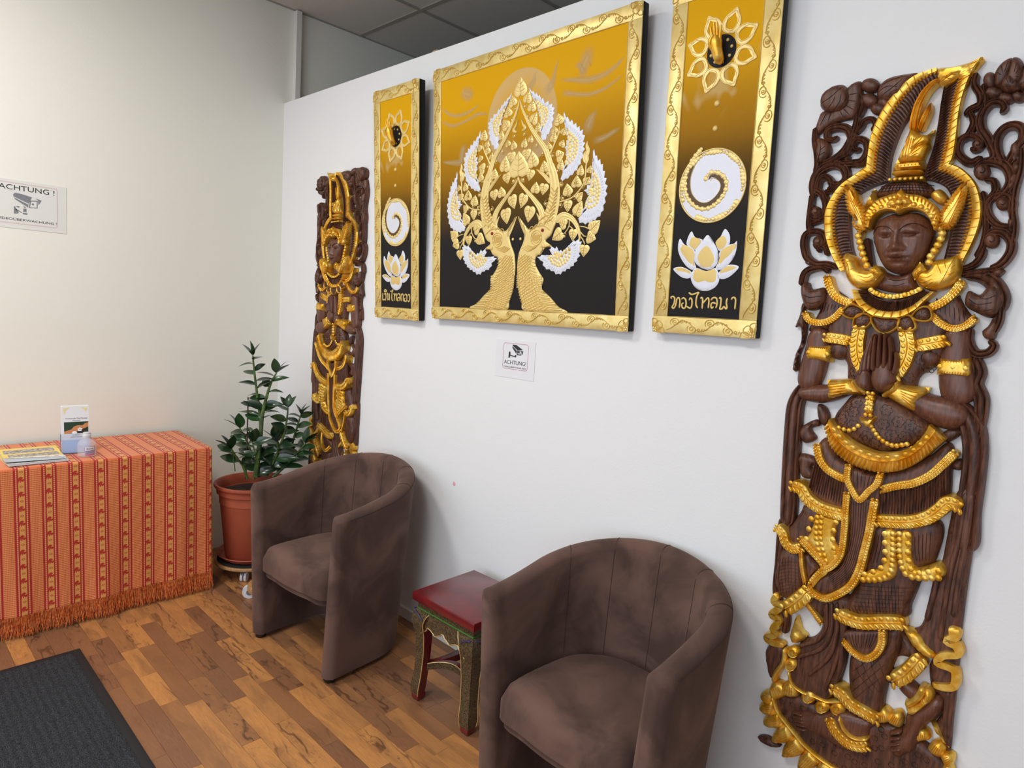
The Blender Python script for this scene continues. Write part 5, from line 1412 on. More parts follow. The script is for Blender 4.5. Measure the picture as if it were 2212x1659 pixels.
def drape(mb, o, zt, sink=0.004):       # lay a detail modelled at height zt on the real surface of the part below it
    if o is None or o.data is None: return
    if o.name not in bvh_cache:
        bvh_cache[o.name] = BVHTree.FromPolygons([v.co for v in o.data.vertices], [tuple(p.vertices) for p in o.data.polygons])
    t_ = bvh_cache[o.name]; out = []
    for (x, y, z) in mb.v:
        h = t_.ray_cast(Vector((x, -1.0, z)), Vector((0, 1, 0)))
        s_ = -h[0].y if h[0] is not None else BACK
        out.append((x, -max(BACK, s_+max(-sink, -y-zt)), z))
    mb.v = out
def P_lines(k, ls, w, zt, mat='carved_groove', parent=None, name='carved_line', h=0.0012, zb=None):
    b = MB()
    for l in ls: stroke(b, pts_(k, l, zt), w*mpp(k, l[0], zt), zb if zb is not None else zt-0.006, zt+h, 'thin', 0.006)
    drape(b, parent, zt)
    return b.build(name, mat, parent or panel, True, 62, kind='stuff' if len(ls) > 1 else None)
def trim(name, k, l, w, zt, bead=1, parent=None, rib=True):
    """gilded hem: raised band, a row of coins on one side and carved scallops on the other"""
    s = mpp(k, l[len(l)//2], zt); W_ = w*s
    C = cat_open(pts_(k, l, zt), 0.004); L = np.linalg.norm(np.diff(C, axis=0), axis=1).sum()
    b = MB(); stroke(b, [tuple(p) for p in C], W_, BACK, zt, 'flat', ds=0.01); o = b.build(name, GOLD, parent or panel, True, 62)
    b = MB(); R = resample(C, max(6, int(L/0.004)))
    for sg in (0.07,): stroke(b, [tuple(p) for p in offset(R, bead*W_*0.02)][::3], W_*0.09, zt-0.002, zt+0.0028, 'thin', ds=0.01)
    e = resample(offset(R, -bead*W_*0.27), max(3, int(L/(W_*0.30))))
    T = np.gradient(e, axis=0); T /= np.linalg.norm(T, axis=1)[:, None]+1e-9; N = np.stack([-T[:, 1], T[:, 0]], 1)*(-bead)
    for p, t_, n_ in zip(e, T, N):
        a = p-n_*W_*0.18-t_*W_*0.12; c = p+n_*W_*0.20+t_*W_*0.12
        stroke(b, [tuple(a), tuple((a+c)/2+t_*W_*0.06), tuple(c)], W_*0.27, zt-0.002, zt+0.0026, 'thin', ds=0.01)
    q = offset(R, bead*W_*0.25); beads(b, [tuple(p) for p in q[::2]], W_*0.17, zt-0.0002, 2.1, 0.0017)
    b.build(name+'_carving', GOLD, o, True, 62, kind='stuff'); return o

# -------- halo: flame shaped band, gilded rim and feathered inside
HALO = [([(480, 1345), (430, 1250), (395, 1150), (385, 1060), (395, 970), (440, 880), (490, 820), (560, 770), (635, 715)], [(595, 1310), (552, 1210), (540, 1100), (538, 1000), (550, 930), (585, 885), (640, 850), (705, 822), (772, 803)], 15, 1),
        ([(635, 715), (645, 640), (660, 550), (690, 460), (735, 375), (790, 295), (860, 220), (940, 165), (1060, 125)], [(772, 803), (772, 740), (785, 650), (815, 560), (850, 480), (900, 400), (950, 310), (1010, 235), (1062, 205)], 15, 1),
        ([(1335, 62), (1285, 130), (1245, 220), (1215, 310), (1195, 410), (1185, 510), (1172, 610), (1160, 665), (1140, 700)], [(1115, 175), (1100, 250), (1082, 350), (1072, 430), (1060, 500), (1045, 580), (1020, 660), (995, 730), (983, 790)], 15, -1),
        ([(1140, 700), (1200, 722), (1262, 775), (1305, 840), (1328, 930), (1330, 1010), (1312, 1090), (1280, 1170), (1240, 1250), (1190, 1340)], [(983, 790), (1060, 812), (1120, 850), (1152, 920), (1152, 1010), (1140, 1100), (1125, 1180), (1105, 1260), (1085, 1330)], 15, -1)]
for o_, i_, n, sk in HALO:
    z = 0.026; A_, B_ = pts_('A', o_, z), pts_('A', i_, z)
    b = MB(); loft(b, A_, B_, 60, [(0, 0), (0.0, .8), (.3, .95), (.6, .8), (.9, .72), (1, .95), (1, 0)], BACK, z, 0.30, 1.0); hb = b.build('halo_feathering', WOOD, panel, True, 62)
    b = MB(); ribs(b, A_, B_, 34, 0.0052, z-.010, z+.0022, 0.34, 0.93, sk*0.03, 'thin', (1, .6), bend=0.012*sk); b.build('halo_barbs', WOOD, hb, True, 62, kind='stuff')
    b = MB(); loft(b, A_, B_, 90, [(0, 0), (0, .8), (.15, 1), (.85, .97), (1, .8), (1, 0)], BACK, z+.0035, 0.0, 0.36); hg = b.build('halo_rim', GOLD, panel, True, 62)
    b = MB(); ribs(b, A_, B_, n, 0.0032, z+.001, z+.0046, 0.035, 0.31, 0.0, 'thin', (.8, .8)); b.build('rim_notches', GOLD, hg, True, 62, kind='stuff')
    b = MB(); ribs(b, A_, B_, 34, 0.0048, z-.002, z+.0046, 0.30, 0.50, sk*0.02, 'thin', (1, .2)); b.build('rim_barbs', GOLD, hg, True, 62, kind='stuff')
P_blob('halo_tip', 'A', [(1055, 125), (1150, 112), (1250, 85), (1338, 60), (1290, 128), (1255, 185), (1150, 190), (1065, 205)], 0.030, GOLD, 0.006)
# -------- spire crown
P_blob('spire_base', 'A', [(768, 805), (768, 782), (790, 770), (960, 762), (978, 775), (975, 798), (870, 800)], 0.046, GOLD, 0.008, curve=False)
b = MB(); beads(b, pts_('A', [(778, 795), (870, 790), (968, 785)], .046), .0042, .045, 2.0); b.build('spire_beads', GOLD, panel, kind='stuff')
P_str('spire_ring', 'A', [(782, 755), (870, 745), (970, 742)], 26, 0.050, GOLD, 'round')
dr = P_blob('spire_drum', 'A', [(785, 740), (795, 690), (880, 678), (970, 670), (978, 728), (880, 736)], 0.046, GOLD, 0.010, curve=False)
P_lines('A', [[(800+22*k, 735), (806+21*k, 688-2*k)] for k in range(8)], 9, 0.046, GOLD, dr, 'drum_flutes', .003)
cone = P_blob('spire_cone', 'A', [(800, 690), (825, 640), (850, 590), (868, 530), (890, 482), (925, 490), (955, 515), (985, 520), (1035, 482), (1030, 505), (1008, 540), (1010, 590), (985, 630), (972, 668), (880, 680)], 0.042, GOLD, 0.016, curve=False)
P_lines('A', [[(830+18*k, 675), (850+15*k, 610), (872+13*k, 540)] for k in range(7)], 9, 0.042, GOLD, cone, 'cone_flutes', .003)
for l_, z_ in (([(870, 670), (900, 610), (960, 575), (1002, 585), (985, 630), (965, 668), (920, 675)], .046), ([(890, 620), (905, 560), (955, 525), (1005, 525), (1006, 565), (970, 590), (925, 610)], .049)):
    o = P_blob('spire_frond', 'A', l_, z_, GOLD, .008, .02, .006)
    P_lines('A', [[(l_[0][0]+(q_[0]-l_[0][0])*.25, l_[0][1]+(q_[1]-l_[0][1])*.25), (l_[0][0]+(q_[0]-l_[0][0])*.8, l_[0][1]+(q_[1]-l_[0][1])*.8-6)] for q_ in l_[2:5]], 8, z_, GOLD, o, 'frond_veins', .0025)
P_str('spire_stem', 'A', [(915, 500), (925, 420), (948, 340), (985, 270), (1035, 215), (1075, 195)], [60, 58, 54, 48, 40, 30], 0.036, GOLD)
P_str('spire_stem', 'A', [(955, 500), (978, 440), (1005, 380), (1022, 330)], [34, 44, 38, 6], 0.034, GOLD)
lf_ = P_blob('spire_leaf', 'A', [(1060, 215), (1075, 178), (1130, 142), (1212, 126), (1196, 176), (1150, 216), (1095, 234)], 0.040, GOLD, 0.010, curve=False)
P_lines('A', [[(1075, 215), (1130, 180), (1200, 135)], [(1110, 195), (1120, 165)], [(1140, 178), (1150, 150)], [(1120, 190), (1150, 195)], [(1150, 170), (1178, 168)]], 7, 0.040, GOLD, lf_, 'leaf_veins', .003)
# -------- hair, face, neck
hair = P_blob('hair_cap', 'A', [(688, 885), (715, 835), (770, 806), (870, 794), (970, 798), (1012, 825), (1038, 872), (960, 900), (850, 890), (760, 900)], 0.040, WOOD, 0.022)
P_lines('A', [[(700+22*k, 880), (735+18*k, 830), (785+12*k, 803)] for k in range(15)]+[[(700, 870-16*j), (860, 858-16*j), (1025, 864-16*j)] for j in range(4)], 6, 0.039, WOOD, hair, 'hair_lattice', .003)
P_blob('neck', 'H', [(520, 1060), (700, 1110), (880, 1060), (900, 1180), (935, 1250), (800, 1300), (620, 1300), (450, 1240), (510, 1150)], 0.030, 'face_wood', 0.020)
P_lines('H', [[(600, 1150), (700, 1172), (830, 1150)], [(610, 1215), (700, 1228), (820, 1195)]], 10, 0.030, 'face_wood', None, 'neck_crease', .002)
fo = [(412, 590), (470, 480), (560, 430), (650, 400), (720, 420), (800, 395), (900, 390), (1000, 440), (1070, 530), (1098, 620), (1075, 720), (1035, 830), (980, 930), (890, 1030), (800, 1078), (710, 1092), (610, 1068), (530, 1010), (470, 910), (425, 780), (405, 680)]
fz = 0.056
fs_ = mpp('H', (720, 700), fz)
def fl_(x, y): return CH(x, y, fz)
def face_fn(u, v):
    h = np.zeros_like(u)
    def g(x, y, sx, sy, a, rot=0.0):
        c = fl_(x, y); dx, dy = u-c[0], v-c[1]
        if rot: dx, dy = dx*math.cos(rot)+dy*math.sin(rot), -dx*math.sin(rot)+dy*math.cos(rot)
        return a*np.exp(-(dx/(sx*fs_))**2-(dy/(sy*fs_))**2)
    h += g(703, 690, 36, 110, .0075)+g(706, 800, 46, 52, .0100)+g(640, 822, 36, 26, .0045)+g(775, 812, 38, 26, .0045)
    h += g(560, 610, 95, 40, .0042)+g(885, 590, 115, 42, .0042)
    h += g(570, 668, 80, 20, -.0050)+g(870, 652, 100, 20, -.0050)+g(570, 640, 75, 20, .0030)+g(870, 625, 95, 20, .0030)
    h += g(700, 885, 105, 22, .0052)+g(710, 938, 88, 22, .0058)+g(705, 912, 115, 9, -.0052)+g(700, 975, 70, 16, -.0030)
    h += g(700, 1030, 90, 45, .0040)+g(520, 800, 80, 100, .0020)+g(930, 790, 90, 110, .0020)
    h += g(690, 858, 20, 16, -.002)
    return h*1.3
face = P_blob('face', 'H', fo, fz, 'face_wood', 0.034, zb=0.010, sp=0.0042, edge=0.25, fn=face_fn)
P_lines('H', [[(438, 640), (475, 580), (555, 560), (635, 585), (688, 645)], [(735, 635), (785, 570), (870, 532), (965, 538), (1050, 585)]], 9, fz-.001, 'carved_groove', face, 'eyebrow', .0042, .04)
P_lines('H', [[(495, 668), (560, 690), (610, 684), (655, 664)], [(785, 668), (850, 672), (910, 660), (978, 628)]], 9, fz-.004, 'carved_groove', face, 'eyelid', .0028, .04)
P_lines('H', [[(590, 905), (650, 912), (705, 916), (760, 906), (815, 882)]], 7, fz, 'carved_groove', face, 'lip_line', .0022, .04)
for l in ([(360, 690), (385, 800), (400, 900), (420, 1010)], [(1110, 660), (1080, 760), (1040, 850), (1000, 950)]): P_str('ear', 'H', l, [60, 46, 46, 50], 0.034, 'face_wood', 'hollow')
# -------- tiara
TO = [(345, 560), (350, 430), (400, 335), (480, 262), (580, 220), (720, 185), (850, 200), (960, 212), (1060, 262), (1140, 342), (1180, 440), (1165, 560)]
TI = [(398, 580), (425, 488), (485, 425), (560, 388), (650, 388), (722, 414), (800, 376), (890, 370), (980, 398), (1060, 465), (1108, 560), (1118, 600)]
A_, B_ = pts_('H', TO, .060), pts_('H', TI, .060)
b = MB(); loft(b, A_, B_, 70, [(0, 0), (0, .85), (.2, .95), (.6, .9), (.9, 1), (1, .9), (1, 0)], .012, .062); ti_ = b.build('tiara_band', GOLD, panel, True, 62)
b = MB(); ribs(b, A_, B_, 26, .0042, .056, .0645, .06, .46, .03); b.build('tiara_feathering', GOLD, ti_, True, 62, kind='stuff')
mid = [tuple(np.array(p)*.30+np.array(q)*.70) for p, q in zip(A_, B_)]
b = MB(); beads(b, mid[1:5], .0060, .0605, 2.1); beads(b, mid[6:11], .0064, .0605, 2.1); b.build('tiara_beads', GOLD, ti_, True, 62, kind='stuff')
for (tx, ty, w) in ((745, 140, 1), (575, 315, 1), (872, 280, 1), (712, 412, 1)):
    cx, cy = 730, 285; dx, dy = tx-cx, ty-cy; px_, py_ = -dy*.42, dx*.42
    pt = P_blob('tiara_petal', 'H', [(cx, cy), (cx+dx*.45+px_, cy+dy*.45+py_), (cx+dx*.8+px_*.5, cy+dy*.8+py_*.5), (tx, ty), (cx+dx*.8-px_*.5, cy+dy*.8-py_*.5), (cx+dx*.45-px_, cy+dy*.45-py_)], .070, GOLD, .008, .05, .006)
    P_lines('H', [[(cx+dx*.25, cy+dy*.25), (cx+dx*.75, cy+dy*.75)], [(cx+dx*.25+px_*.3, cy+dy*.25+py_*.3), (cx+dx*.6+px_*.5, cy+dy*.6+py_*.5)], [(cx+dx*.25-px_*.3, cy+dy*.25-py_*.3), (cx+dx*.6-px_*.5, cy+dy*.6-py_*.5)]], 8, .070, GOLD, pt, 'petal_veins', .002)
b = MB(); c = CH(730, 290, .072); b.ball(FRONT(c[0], c[1], .070), .0075, .006, .0075, 12, 6); b.build('tiara_jewel', GOLD, panel)
WL = [(128, 98), (200, 122), (248, 190), (275, 270), (330, 332), (352, 420), (372, 500), (362, 592), (300, 602), (240, 580), (212, 532), (242, 500), (200, 440), (152, 382), (135, 300), (132, 200)]
WR = [(1482, 68), (1478, 200), (1442, 330), (1402, 430), (1342, 540), (1270, 592), (1200, 572), (1160, 522), (1180, 420), (1232, 330), (1302, 240), (1402, 130)]
for l, ve in ((WL, [[(140, 120), (210, 280), (280, 420), (340, 570)], [(160, 200), (225, 350), (290, 480)], [(215, 170), (260, 290), (320, 400)]]), (WR, [[(1470, 90), (1390, 270), (1280, 440), (1200, 560)], [(1460, 180), (1380, 340), (1290, 520)], [(1390, 160), (1300, 290), (1210, 440)], [(1440, 260), (1370, 400), (1310, 520)]])):
    o = P_blob('ear_wing', 'H', l, .052, GOLD, .010, sp=.007); P_lines('H', ve, 10, .052, GOLD, o, 'wing_veins', .003)
    C = cat_closed(pts_('H', l, .052), .004); b = MB(); cc = C.mean(0)
    for p in resample(np.vstack([C, C[:1]]), 30):
        dv = (cc-p)*np.array([1.0, 0.35]); dv /= np.linalg.norm(dv)+1e-9
        stroke(b, [tuple(p-dv*.001), tuple(p+dv*.006+np.array([0, -.002])), tuple(p+dv*.012+np.array([0, -.006]))], [.0085, .0075, .003], .044, .0542, 'thin', .01)
    b.build('wing_scallops', GOLD, o, True, 62, kind='stuff')
for l in ([(432, 128), (456, 200), (456, 270), (400, 320), (335, 345), (342, 270)], [(1170, 128), (1232, 180), (1262, 250), (1200, 310), (1120, 275), (1062, 210), (1090, 158)]):
    o = P_blob('crown_bud', 'H', l, .046, GOLD, .012, sp=.007)
for l in ([(300, 600), (275, 680), (300, 760), (318, 840), (345, 925), (372, 1000)], [(1190, 575), (1215, 660), (1180, 740), (1140, 820), (1090, 890), (1070, 965)]):
    o = P_str('ear_pendant', 'H', l, [70, 62, 52, 46, 40, 40], .040, GOLD, 'round'); b = MB(); beads(b, pts_('H', l, .04), .0088, .038, 1.35, .0045); b.build('pendant_scales', GOLD, o, True, 62, kind='stuff')
EL = [(88, 858), (160, 862), (240, 922), (268, 1010), (300, 1024), (382, 1042), (470, 992), (542, 1082), (502, 1162), (420, 1242), (290, 1267), (190, 1232), (110, 1142), (76, 1000)]
ER = [(1382, 868), (1416, 960), (1402, 1080), (1332, 1192), (1200, 1262), (1060, 1277), (950, 1232), (890, 1162), (868, 1080), (962, 958), (1042, 1032), (1092, 942), (1250, 908)]
for l, ve in ((EL, [[(100, 880), (160, 1000), (190, 1120), (260, 1230)], [(120, 920), (95, 1000)], [(150, 990), (110, 1060)], [(175, 1080), (140, 1130)], [(150, 960), (200, 940)], [(175, 1050), (235, 1030)], [(270, 1110), (370, 1140), (440, 1110)], [(290, 1150), (380, 1180), (460, 1150)], [(300, 1190), (380, 1215), (450, 1190)], [(250, 1070), (360, 1100), (420, 1070)]]),
              (ER, [[(1370, 890), (1300, 1010), (1240, 1130), (1160, 1250)], [(1370, 980), (1310, 1040)], [(1360, 1070), (1280, 1110)], [(1240, 940), (1260, 1040)], [(1160, 980), (1210, 1100)], [(910, 1150), (1000, 1190), (1120, 1150)], [(930, 1190), (1020, 1225), (1130, 1180)], [(940, 1110), (1030, 1140), (1120, 1100)], [(970, 1225), (1060, 1255), (1140, 1220)]])):
    o = P_blob('ear_flower', 'H', l, .058, GOLD, .018, sp=.008); P_lines('H', ve, 11, .058, GOLD, o, 'flower_veins', .0028)
for l in ([(382, 1042), (470, 992), (542, 1082), (465, 1165)], [(868, 1085), (962, 958), (1030, 1050), (900, 1165)]):
    o = P_blob('ear_gem', 'H', l, .064, GOLD, .010, .05, .007, curve=False)
    c_ = np.mean(np.array(l), 0); P_lines('H', [[tuple(c_), (c_[0]+45*math.cos(a), c_[1]+45*math.sin(a))] for a in np.linspace(0, 2*PI, 9)[:-1]], 9, .064, GOLD, o, 'gem_star', .002)
# -------- necklace and collar
A_ = pts_('H', [(195, 1268), (240, 1400), (330, 1500), (450, 1572), (600, 1598), (750, 1582), (900, 1512), (1020, 1402), (1135, 1298)], .042); B_ = pts_('H', [(395, 1285), (450, 1345), (540, 1382), (620, 1392), (690, 1390), (770, 1378), (850, 1356), (930, 1325), (1000, 1288)], .042)
b = MB(); loft(b, A_, B_, 60, [(0, 0), (0, .8), (.1, 1), (.9, .9), (1, .85), (1, 0)], BACK, .044, 0, .42); co = b.build('collar_rim', GOLD, panel, True, 62)
b = MB(); ribs(b, A_, B_, 12, .0035, .040, .0465, .06, .40); b.build('collar_notches', GOLD, co, True, 62, kind='stuff')
b = MB(); loft(b, A_, B_, 60, [(0, 0), (0, .9), (.5, .84), (1, .95), (1, 0)], BACK, .041, .40, 1.0); cw = b.build('collar_feathering', WOOD, panel, True, 62)
b = MB(); ribs(b, A_, B_, 46, .0042, .034, .0425, .34, .95); b.build('collar_barbs', WOOD, cw, True, 62, kind='stuff')
b = MB(); stroke(b, pts_('H', [(395, 1262), (480, 1318), (600, 1348), (720, 1348), (850, 1318), (985, 1262)], .046), 52*fs_, .01, .045, 'flat'); nk = b.build('necklace', GOLD, panel, True, 62)
b = MB(); beads(b, pts_('H', [(420, 1275), (490, 1318), (600, 1345), (720, 1346), (850, 1316), (960, 1270)], .046), .0068, .0448, 2.0, .0022); b.build('necklace_coins', GOLD, nk, True, 62, kind='stuff')
# -------- shoulders, torso, arms
P_blob('shoulder', 'A', [(400, 1390), (440, 1440), (520, 1500), (600, 1560), (560, 1650), (420, 1690), (290, 1700), (330, 1620), (380, 1520)], .024, WOOD, .02)
P_blob('shoulder', 'A', [(1215, 1400), (1190, 1480), (1240, 1580), (1290, 1640), (1240, 1700), (1100, 1690), (1000, 1600), (1060, 1520), (1140, 1460)], .024, WOOD, .02)
P_lines('B', [[(360+22*k, 215-6*k), (380+20*k, 140+k*4)] for k in range(7)]+[[(1060+26*k, 120+12*k), (1050+30*k, 200+14*k)] for k in range(7)], 7, .023, WOOD, None, 'shoulder_barbs', .003)
torso = P_blob('torso', 'B', [(410, 240), (560, 130), (740, 160), (960, 130), (1130, 240), (1200, 300), (1118, 340), (1112, 440), (1062, 520), (960, 582), (932, 640), (925, 685), (820, 650), (700, 700), (560, 690), (520, 610), (512, 505), (450, 445), (402, 345)], .030, WOOD, .03, sp=.010)
for c_ in ((470, 430), (1010, 480)):
    P_blob('breast', 'B', [(c_[0]+68*math.cos(a), c_[1]+62*math.sin(a)) for a in np.linspace(0, 2*PI, 11)[:-1]], .038, WOOD, .03, .012, .008, .3)
P_str('arm', 'B', [(345, 300), (338, 400), (305, 540), (262, 670)], [120, 135, 150, 130], .034, 'face_wood', 'round')
P_str('arm', 'B', [(225, 690), (320, 695), (410, 690), (560, 640)], [70, 110, 105, 85], .040, 'face_wood', 'round')
P_str('arm', 'B', [(1180, 290), (1165, 440), (1172, 610), (1195, 760)], [130, 160, 190, 190], .034, 'face_wood', 'round')
P_str('arm', 'B', [(1235, 840), (1110, 815), (970, 765), (820, 660)], [150, 185, 150, 90], .042, 'face_wood', 'round')
for l, s_ in (([(283, 398), (428, 403), (416, 508), (260, 487)], 0), ([(1066, 478), (1254, 478), (1262, 604), (1046, 582)], 1)):
    o = P_blob('armband', 'B', l, .042, GOLD, .010, curve=False)
    m0, m1 = ((295, 446), (402, 455)) if s_ == 0 else ((1082, 530), (1230, 540))
    b = MB(); beads(b, pts_('B', [m0, ((m0[0]+m1[0])/2, (m0[1]+m1[1])/2), m1], .042), .0072, .0405, 2.1, .0022); b.build('armband_coins', GOLD, o, True, 62, kind='stuff')
    dxs = np.linspace(0.06, .94, 9); P_lines('B', [[(m0[0]+(m1[0]-m0[0])*q, m0[1]-48+(m1[1]-m0[1])*q), (m0[0]+(m1[0]-m0[0])*q+6, m0[1]-24+(m1[1]-m0[1])*q)] for q in dxs]+[[(m0[0]+(m1[0]-m0[0])*q, m0[1]+24+(m1[1]-m0[1])*q), (m0[0]+(m1[0]-m0[0])*q-6, m0[1]+48+(m1[1]-m0[1])*q)] for q in dxs], 9, .042, GOLD, o, 'armband_barbs', .0024)['kind'] = 'stuff'
trim('shoulder_trim', 'A', [(402, 1372), (418, 1435), (455, 1495), (520, 1528), (565, 1528)], 48, .032)
trim('shoulder_trim', 'B', [(268, 208), (300, 255), (370, 268), (440, 242), (505, 178)], 42, .034)
trim('shoulder_trim', 'A', [(1212, 1400), (1160, 1472), (1090, 1530), (1005, 1568)], 52, .032, -1)
trim('shoulder_trim', 'B', [(1028, 222), (1080, 272), (1150, 302), (1222, 290), (1292, 236)], 44, .034, -1)
trim('chest_strap', 'B', [(385, 355), (450, 362), (545, 378)], 66, .040)
trim('chest_strap', 'B', [(925, 408), (1020, 392), (1118, 372)], 84, .040)
trim('chest_sash', 'B', [(598, 290), (582, 390), (588, 480), (625, 560)], 82, .043, 1)
trim('chest_sash', 'B', [(862, 300), (885, 395), (868, 490), (808, 590)], 86, .043, -1)
for l in ([(492, 200), (540, 160), (602, 178), (622, 208), (560, 242), (500, 224)], [(558, 296), (570, 232), (622, 214), (668, 242), (640, 292), (590, 300)], [(842, 238), (900, 228), (930, 300), (870, 318), (824, 292)], [(908, 230), (960, 178), (1012, 180), (1028, 232), (1000, 258), (940, 252)], [(664, 232), (740, 238), (832, 248), (812, 302), (742, 334), (690, 302)]):
    o = P_blob('collar_petal', 'B', l, .047, WOOD, .010, .02, .007)
    b = MB(); C = cat_closed(pts_('B', l, .047), .006); stroke(b, [tuple(p) for p in np.vstack([C, C[:1]])[::2]], .0058, .03, .0475, 'round', .01); b.build('petal_edge', GOLD, o, True, 62)
    c_ = np.mean(np.array(l), 0); P_lines('B', [[(c_[0]+(p[0]-c_[0])*.1, c_[1]+(p[1]-c_[1])*.1), (c_[0]+(p[0]-c_[0])*.72, c_[1]+(p[1]-c_[1])*.72)] for p in l], 6, .047, WOOD, o, 'petal_barbs', .0014)
# hands pressed together, fingers upwards
palmR = P_blob('hand', 'B', [(668, 520), (700, 500), (780, 500), (806, 560), (808, 620), (770, 672), (710, 690), (664, 660), (650, 600)], .062, 'face_wood', .022, .02, .008)
for l, w in (([(672, 560), (676, 460), (690, 340)], [34, 30, 20]), ([(704, 550), (708, 440), (716, 328)], [34, 30, 20]), ([(738, 550), (744, 440), (744, 330)], [34, 30, 20]), ([(770, 560), (778, 455), (768, 352)], [34, 28, 18]), ([(796, 580), (812, 500), (808, 440)], [34, 28, 18])):
    P_str('finger', 'B', l, w, .064, 'face_wood', 'round', zb=.03, parent=palmR)
palmL = P_blob('hand', 'B', [(600, 540), (640, 520), (660, 580), (664, 650), (640, 684), (586, 676), (556, 640), (564, 590)], .056, 'face_wood', .02, .02, .008)
for l, w in (([(620, 570), (632, 470), (660, 380), (684, 336)], [40, 36, 30, 16]), ([(596, 590), (612, 500), (640, 420)], [30, 28, 20]), ([(646, 560), (655, 460), (675, 370)], [30, 28, 18])):
    P_str('finger', 'B', l, w, .055, 'face_wood', 'round', zb=.03, parent=palmL)
for l, ve, rg_ in (([(384, 612), (540, 603), (566, 640), (624, 692), (600, 704), (510, 702), (378, 738), (396, 680)], [[(400, 640+16*k), (520, 628+14*k)] for k in range(5)], [(545, 612), (575, 655), (625, 690)]),
                   ([(718, 694), (800, 618), (830, 640), (1002, 660), (986, 700), (936, 752), (940, 822), (860, 782), (760, 722)], [[(830+5*k, 660+14*k), (900, 680+20*k), (960-8*k, 690+24*k)] for k in range(5)], [(815, 620), (800, 670), (722, 712)])):
    o = P_blob('wrist_cuff', 'B', l, .052, GOLD, .014, curve=False); P_lines('B', ve, 10, .052, GOLD, o, 'cuff_flutes', .0026)
    P_str('bracelet', 'B', rg_, 34, .060, GOLD, 'round')
# -------- belly, girdle
belly = P_blob('belly', 'B', [(560, 695), (690, 698), (800, 732), (900, 800), (1005, 872), (1012, 930), (950, 990), (830, 1030), (740, 1045), (640, 1020), (540, 970), (450, 910), (438, 832), (490, 760)], .040, WOOD, .035, sp=.010)
def rosettes(cs, r, zt, par, k='B'):
    b = MB(); s = mpp(k, cs[0], zt)
    for (x, y) in cs:
        c = CRP[k](x, y, zt)
        for q in range(6):
            a = 2*PI*q/6; cc = (c[0]+r*s*.62*math.cos(a), c[1]+r*s*.62*math.sin(a))
            stroke(b, [(cc[0]+r*s*.36*math.cos(w), cc[1]+r*s*.36*math.sin(w)) for w in np.linspace(a-2.1, a+2.1, 6)], .0016, zt-.012, zt+.0018, 'thin', .02)
        stroke(b, [(c[0]+r*s*.22*math.cos(w), c[1]+r*s*.22*math.sin(w)) for w in np.linspace(0, 2*PI, 7)], .0016, zt-.012, zt+.0018, 'thin', .02)
    drape(b, par, zt)
    b.build('rosettes', 'carved_groove', par, True, 62, kind='stuff')
rosettes([(520, 770), (580, 745), (490, 845), (560, 800), (760, 790), (830, 860), (740, 875), (900, 880), (640, 945), (620, 970), (790, 940), (870, 950), (560, 880), (690, 990), (960, 920)], 34, .0395, belly)
rosettes([(470, 435), (560, 560), (540, 610), (960, 490), (1030, 470), (890, 600), (1000, 540)], 30, .036, torso)
b = MB(); C = pts_('B', [(662, 690), (655, 750), (648, 820)], .050); stroke(b, C, .018, .02, .048, 'flat'); ch_ = b.build('belly_chain', GOLD, panel, True, 62)
b = MB()
for sg in (-.0055, .0055): beads(b, [tuple(p) for p in offset(np.array(C), sg)], .0056, .0485, 1.7)
for l in ([(590, 884), (545, 912), (475, 895)], [(668, 888), (722, 962), (800, 1002), (882, 994)]): beads(b, pts_('B', l, .045), .0064, .0440, 1.45)
b.build('chain_beads', GOLD, ch_, True, 62, kind='stuff')
P_blob('belly_pendant', 'B', [(572, 826), (635, 842), (700, 820), (686, 862), (640, 910), (596, 866)], .058, GOLD, .008, .02, .006, curve=False)
GO = [(385, 900), (420, 1012), (500, 1092), (600, 1142), (720, 1168), (850, 1152), (960, 1095), (1060, 1012), (1112, 965)]; GI = [(420, 842), (480, 912), (560, 980), (660, 1030), (740, 1046), (840, 1036), (920, 1000), (985, 930), (1012, 878)]
A_, B_ = pts_('B', GO, .052), pts_('B', GI, .052)
b = MB(); loft(b, A_, B_, 60, [(0, 0), (0, .75), (.12, .9), (.5, .9), (.58, 1), (.64, .9), (.95, 1), (1, .9), (1, 0)], BACK, .054); gi_ = b.build('girdle', GOLD, panel, True, 62)
b = MB(); ribs(b, A_, B_, 34, .0072, .046, .0555, .03, .55, .02, 'thin', (1, .5)); mid = [tuple(np.array(p)*.22+np.array(q)*.78) for p, q in zip(resample(A_, 12)[1:-1], resample(B_, 12)[1:-1])]; beads(b, mid[:], .0082, .0505, 2.15, .0022); b.build('girdle_carving', GOLD, gi_, True, 62, kind='stuff')
# -------- skirt
sk = P_blob('skirt', 'B', [(395, 960), (480, 1080), (600, 1140), (720, 1165), (900, 1120), (1020, 1060), (1112, 990), (1156, 1040), (1142, 1150), (1132, 1300), (1100, 1395), (900, 1450), (700, 1450), (500, 1410), (290, 1300), (335, 1180), (352, 1100), (338, 1010)], .036, WOOD, .022, sp=.010)
b = MB(); A_ = pts_('B', [(345, 1040), (430, 1130), (515, 1190)], .036); B_ = pts_('B', [(290, 1290), (400, 1340), (505, 1380)], .036); ribs(b, A_, B_, 14, .0072, .028, .0395, .05, .92, -.04)
A_ = pts_('B', [(720, 1200), (900, 1150), (1120, 1010)], .036); B_ = pts_('B', [(700, 1420), (900, 1430), (1120, 1360)], .036); ribs(b, A_, B_, 24, .0080, .028, .0395, .22, .95, .03); b.build('skirt_pleats', WOOD, sk, True, 62, kind='stuff')
vp = P_blob('waist_flap', 'B', [(535, 1125), (640, 1160), (725, 1172), (705, 1260), (650, 1290), (595, 1338), (550, 1280), (522, 1200)], .044, WOOD, .010, curve=False)
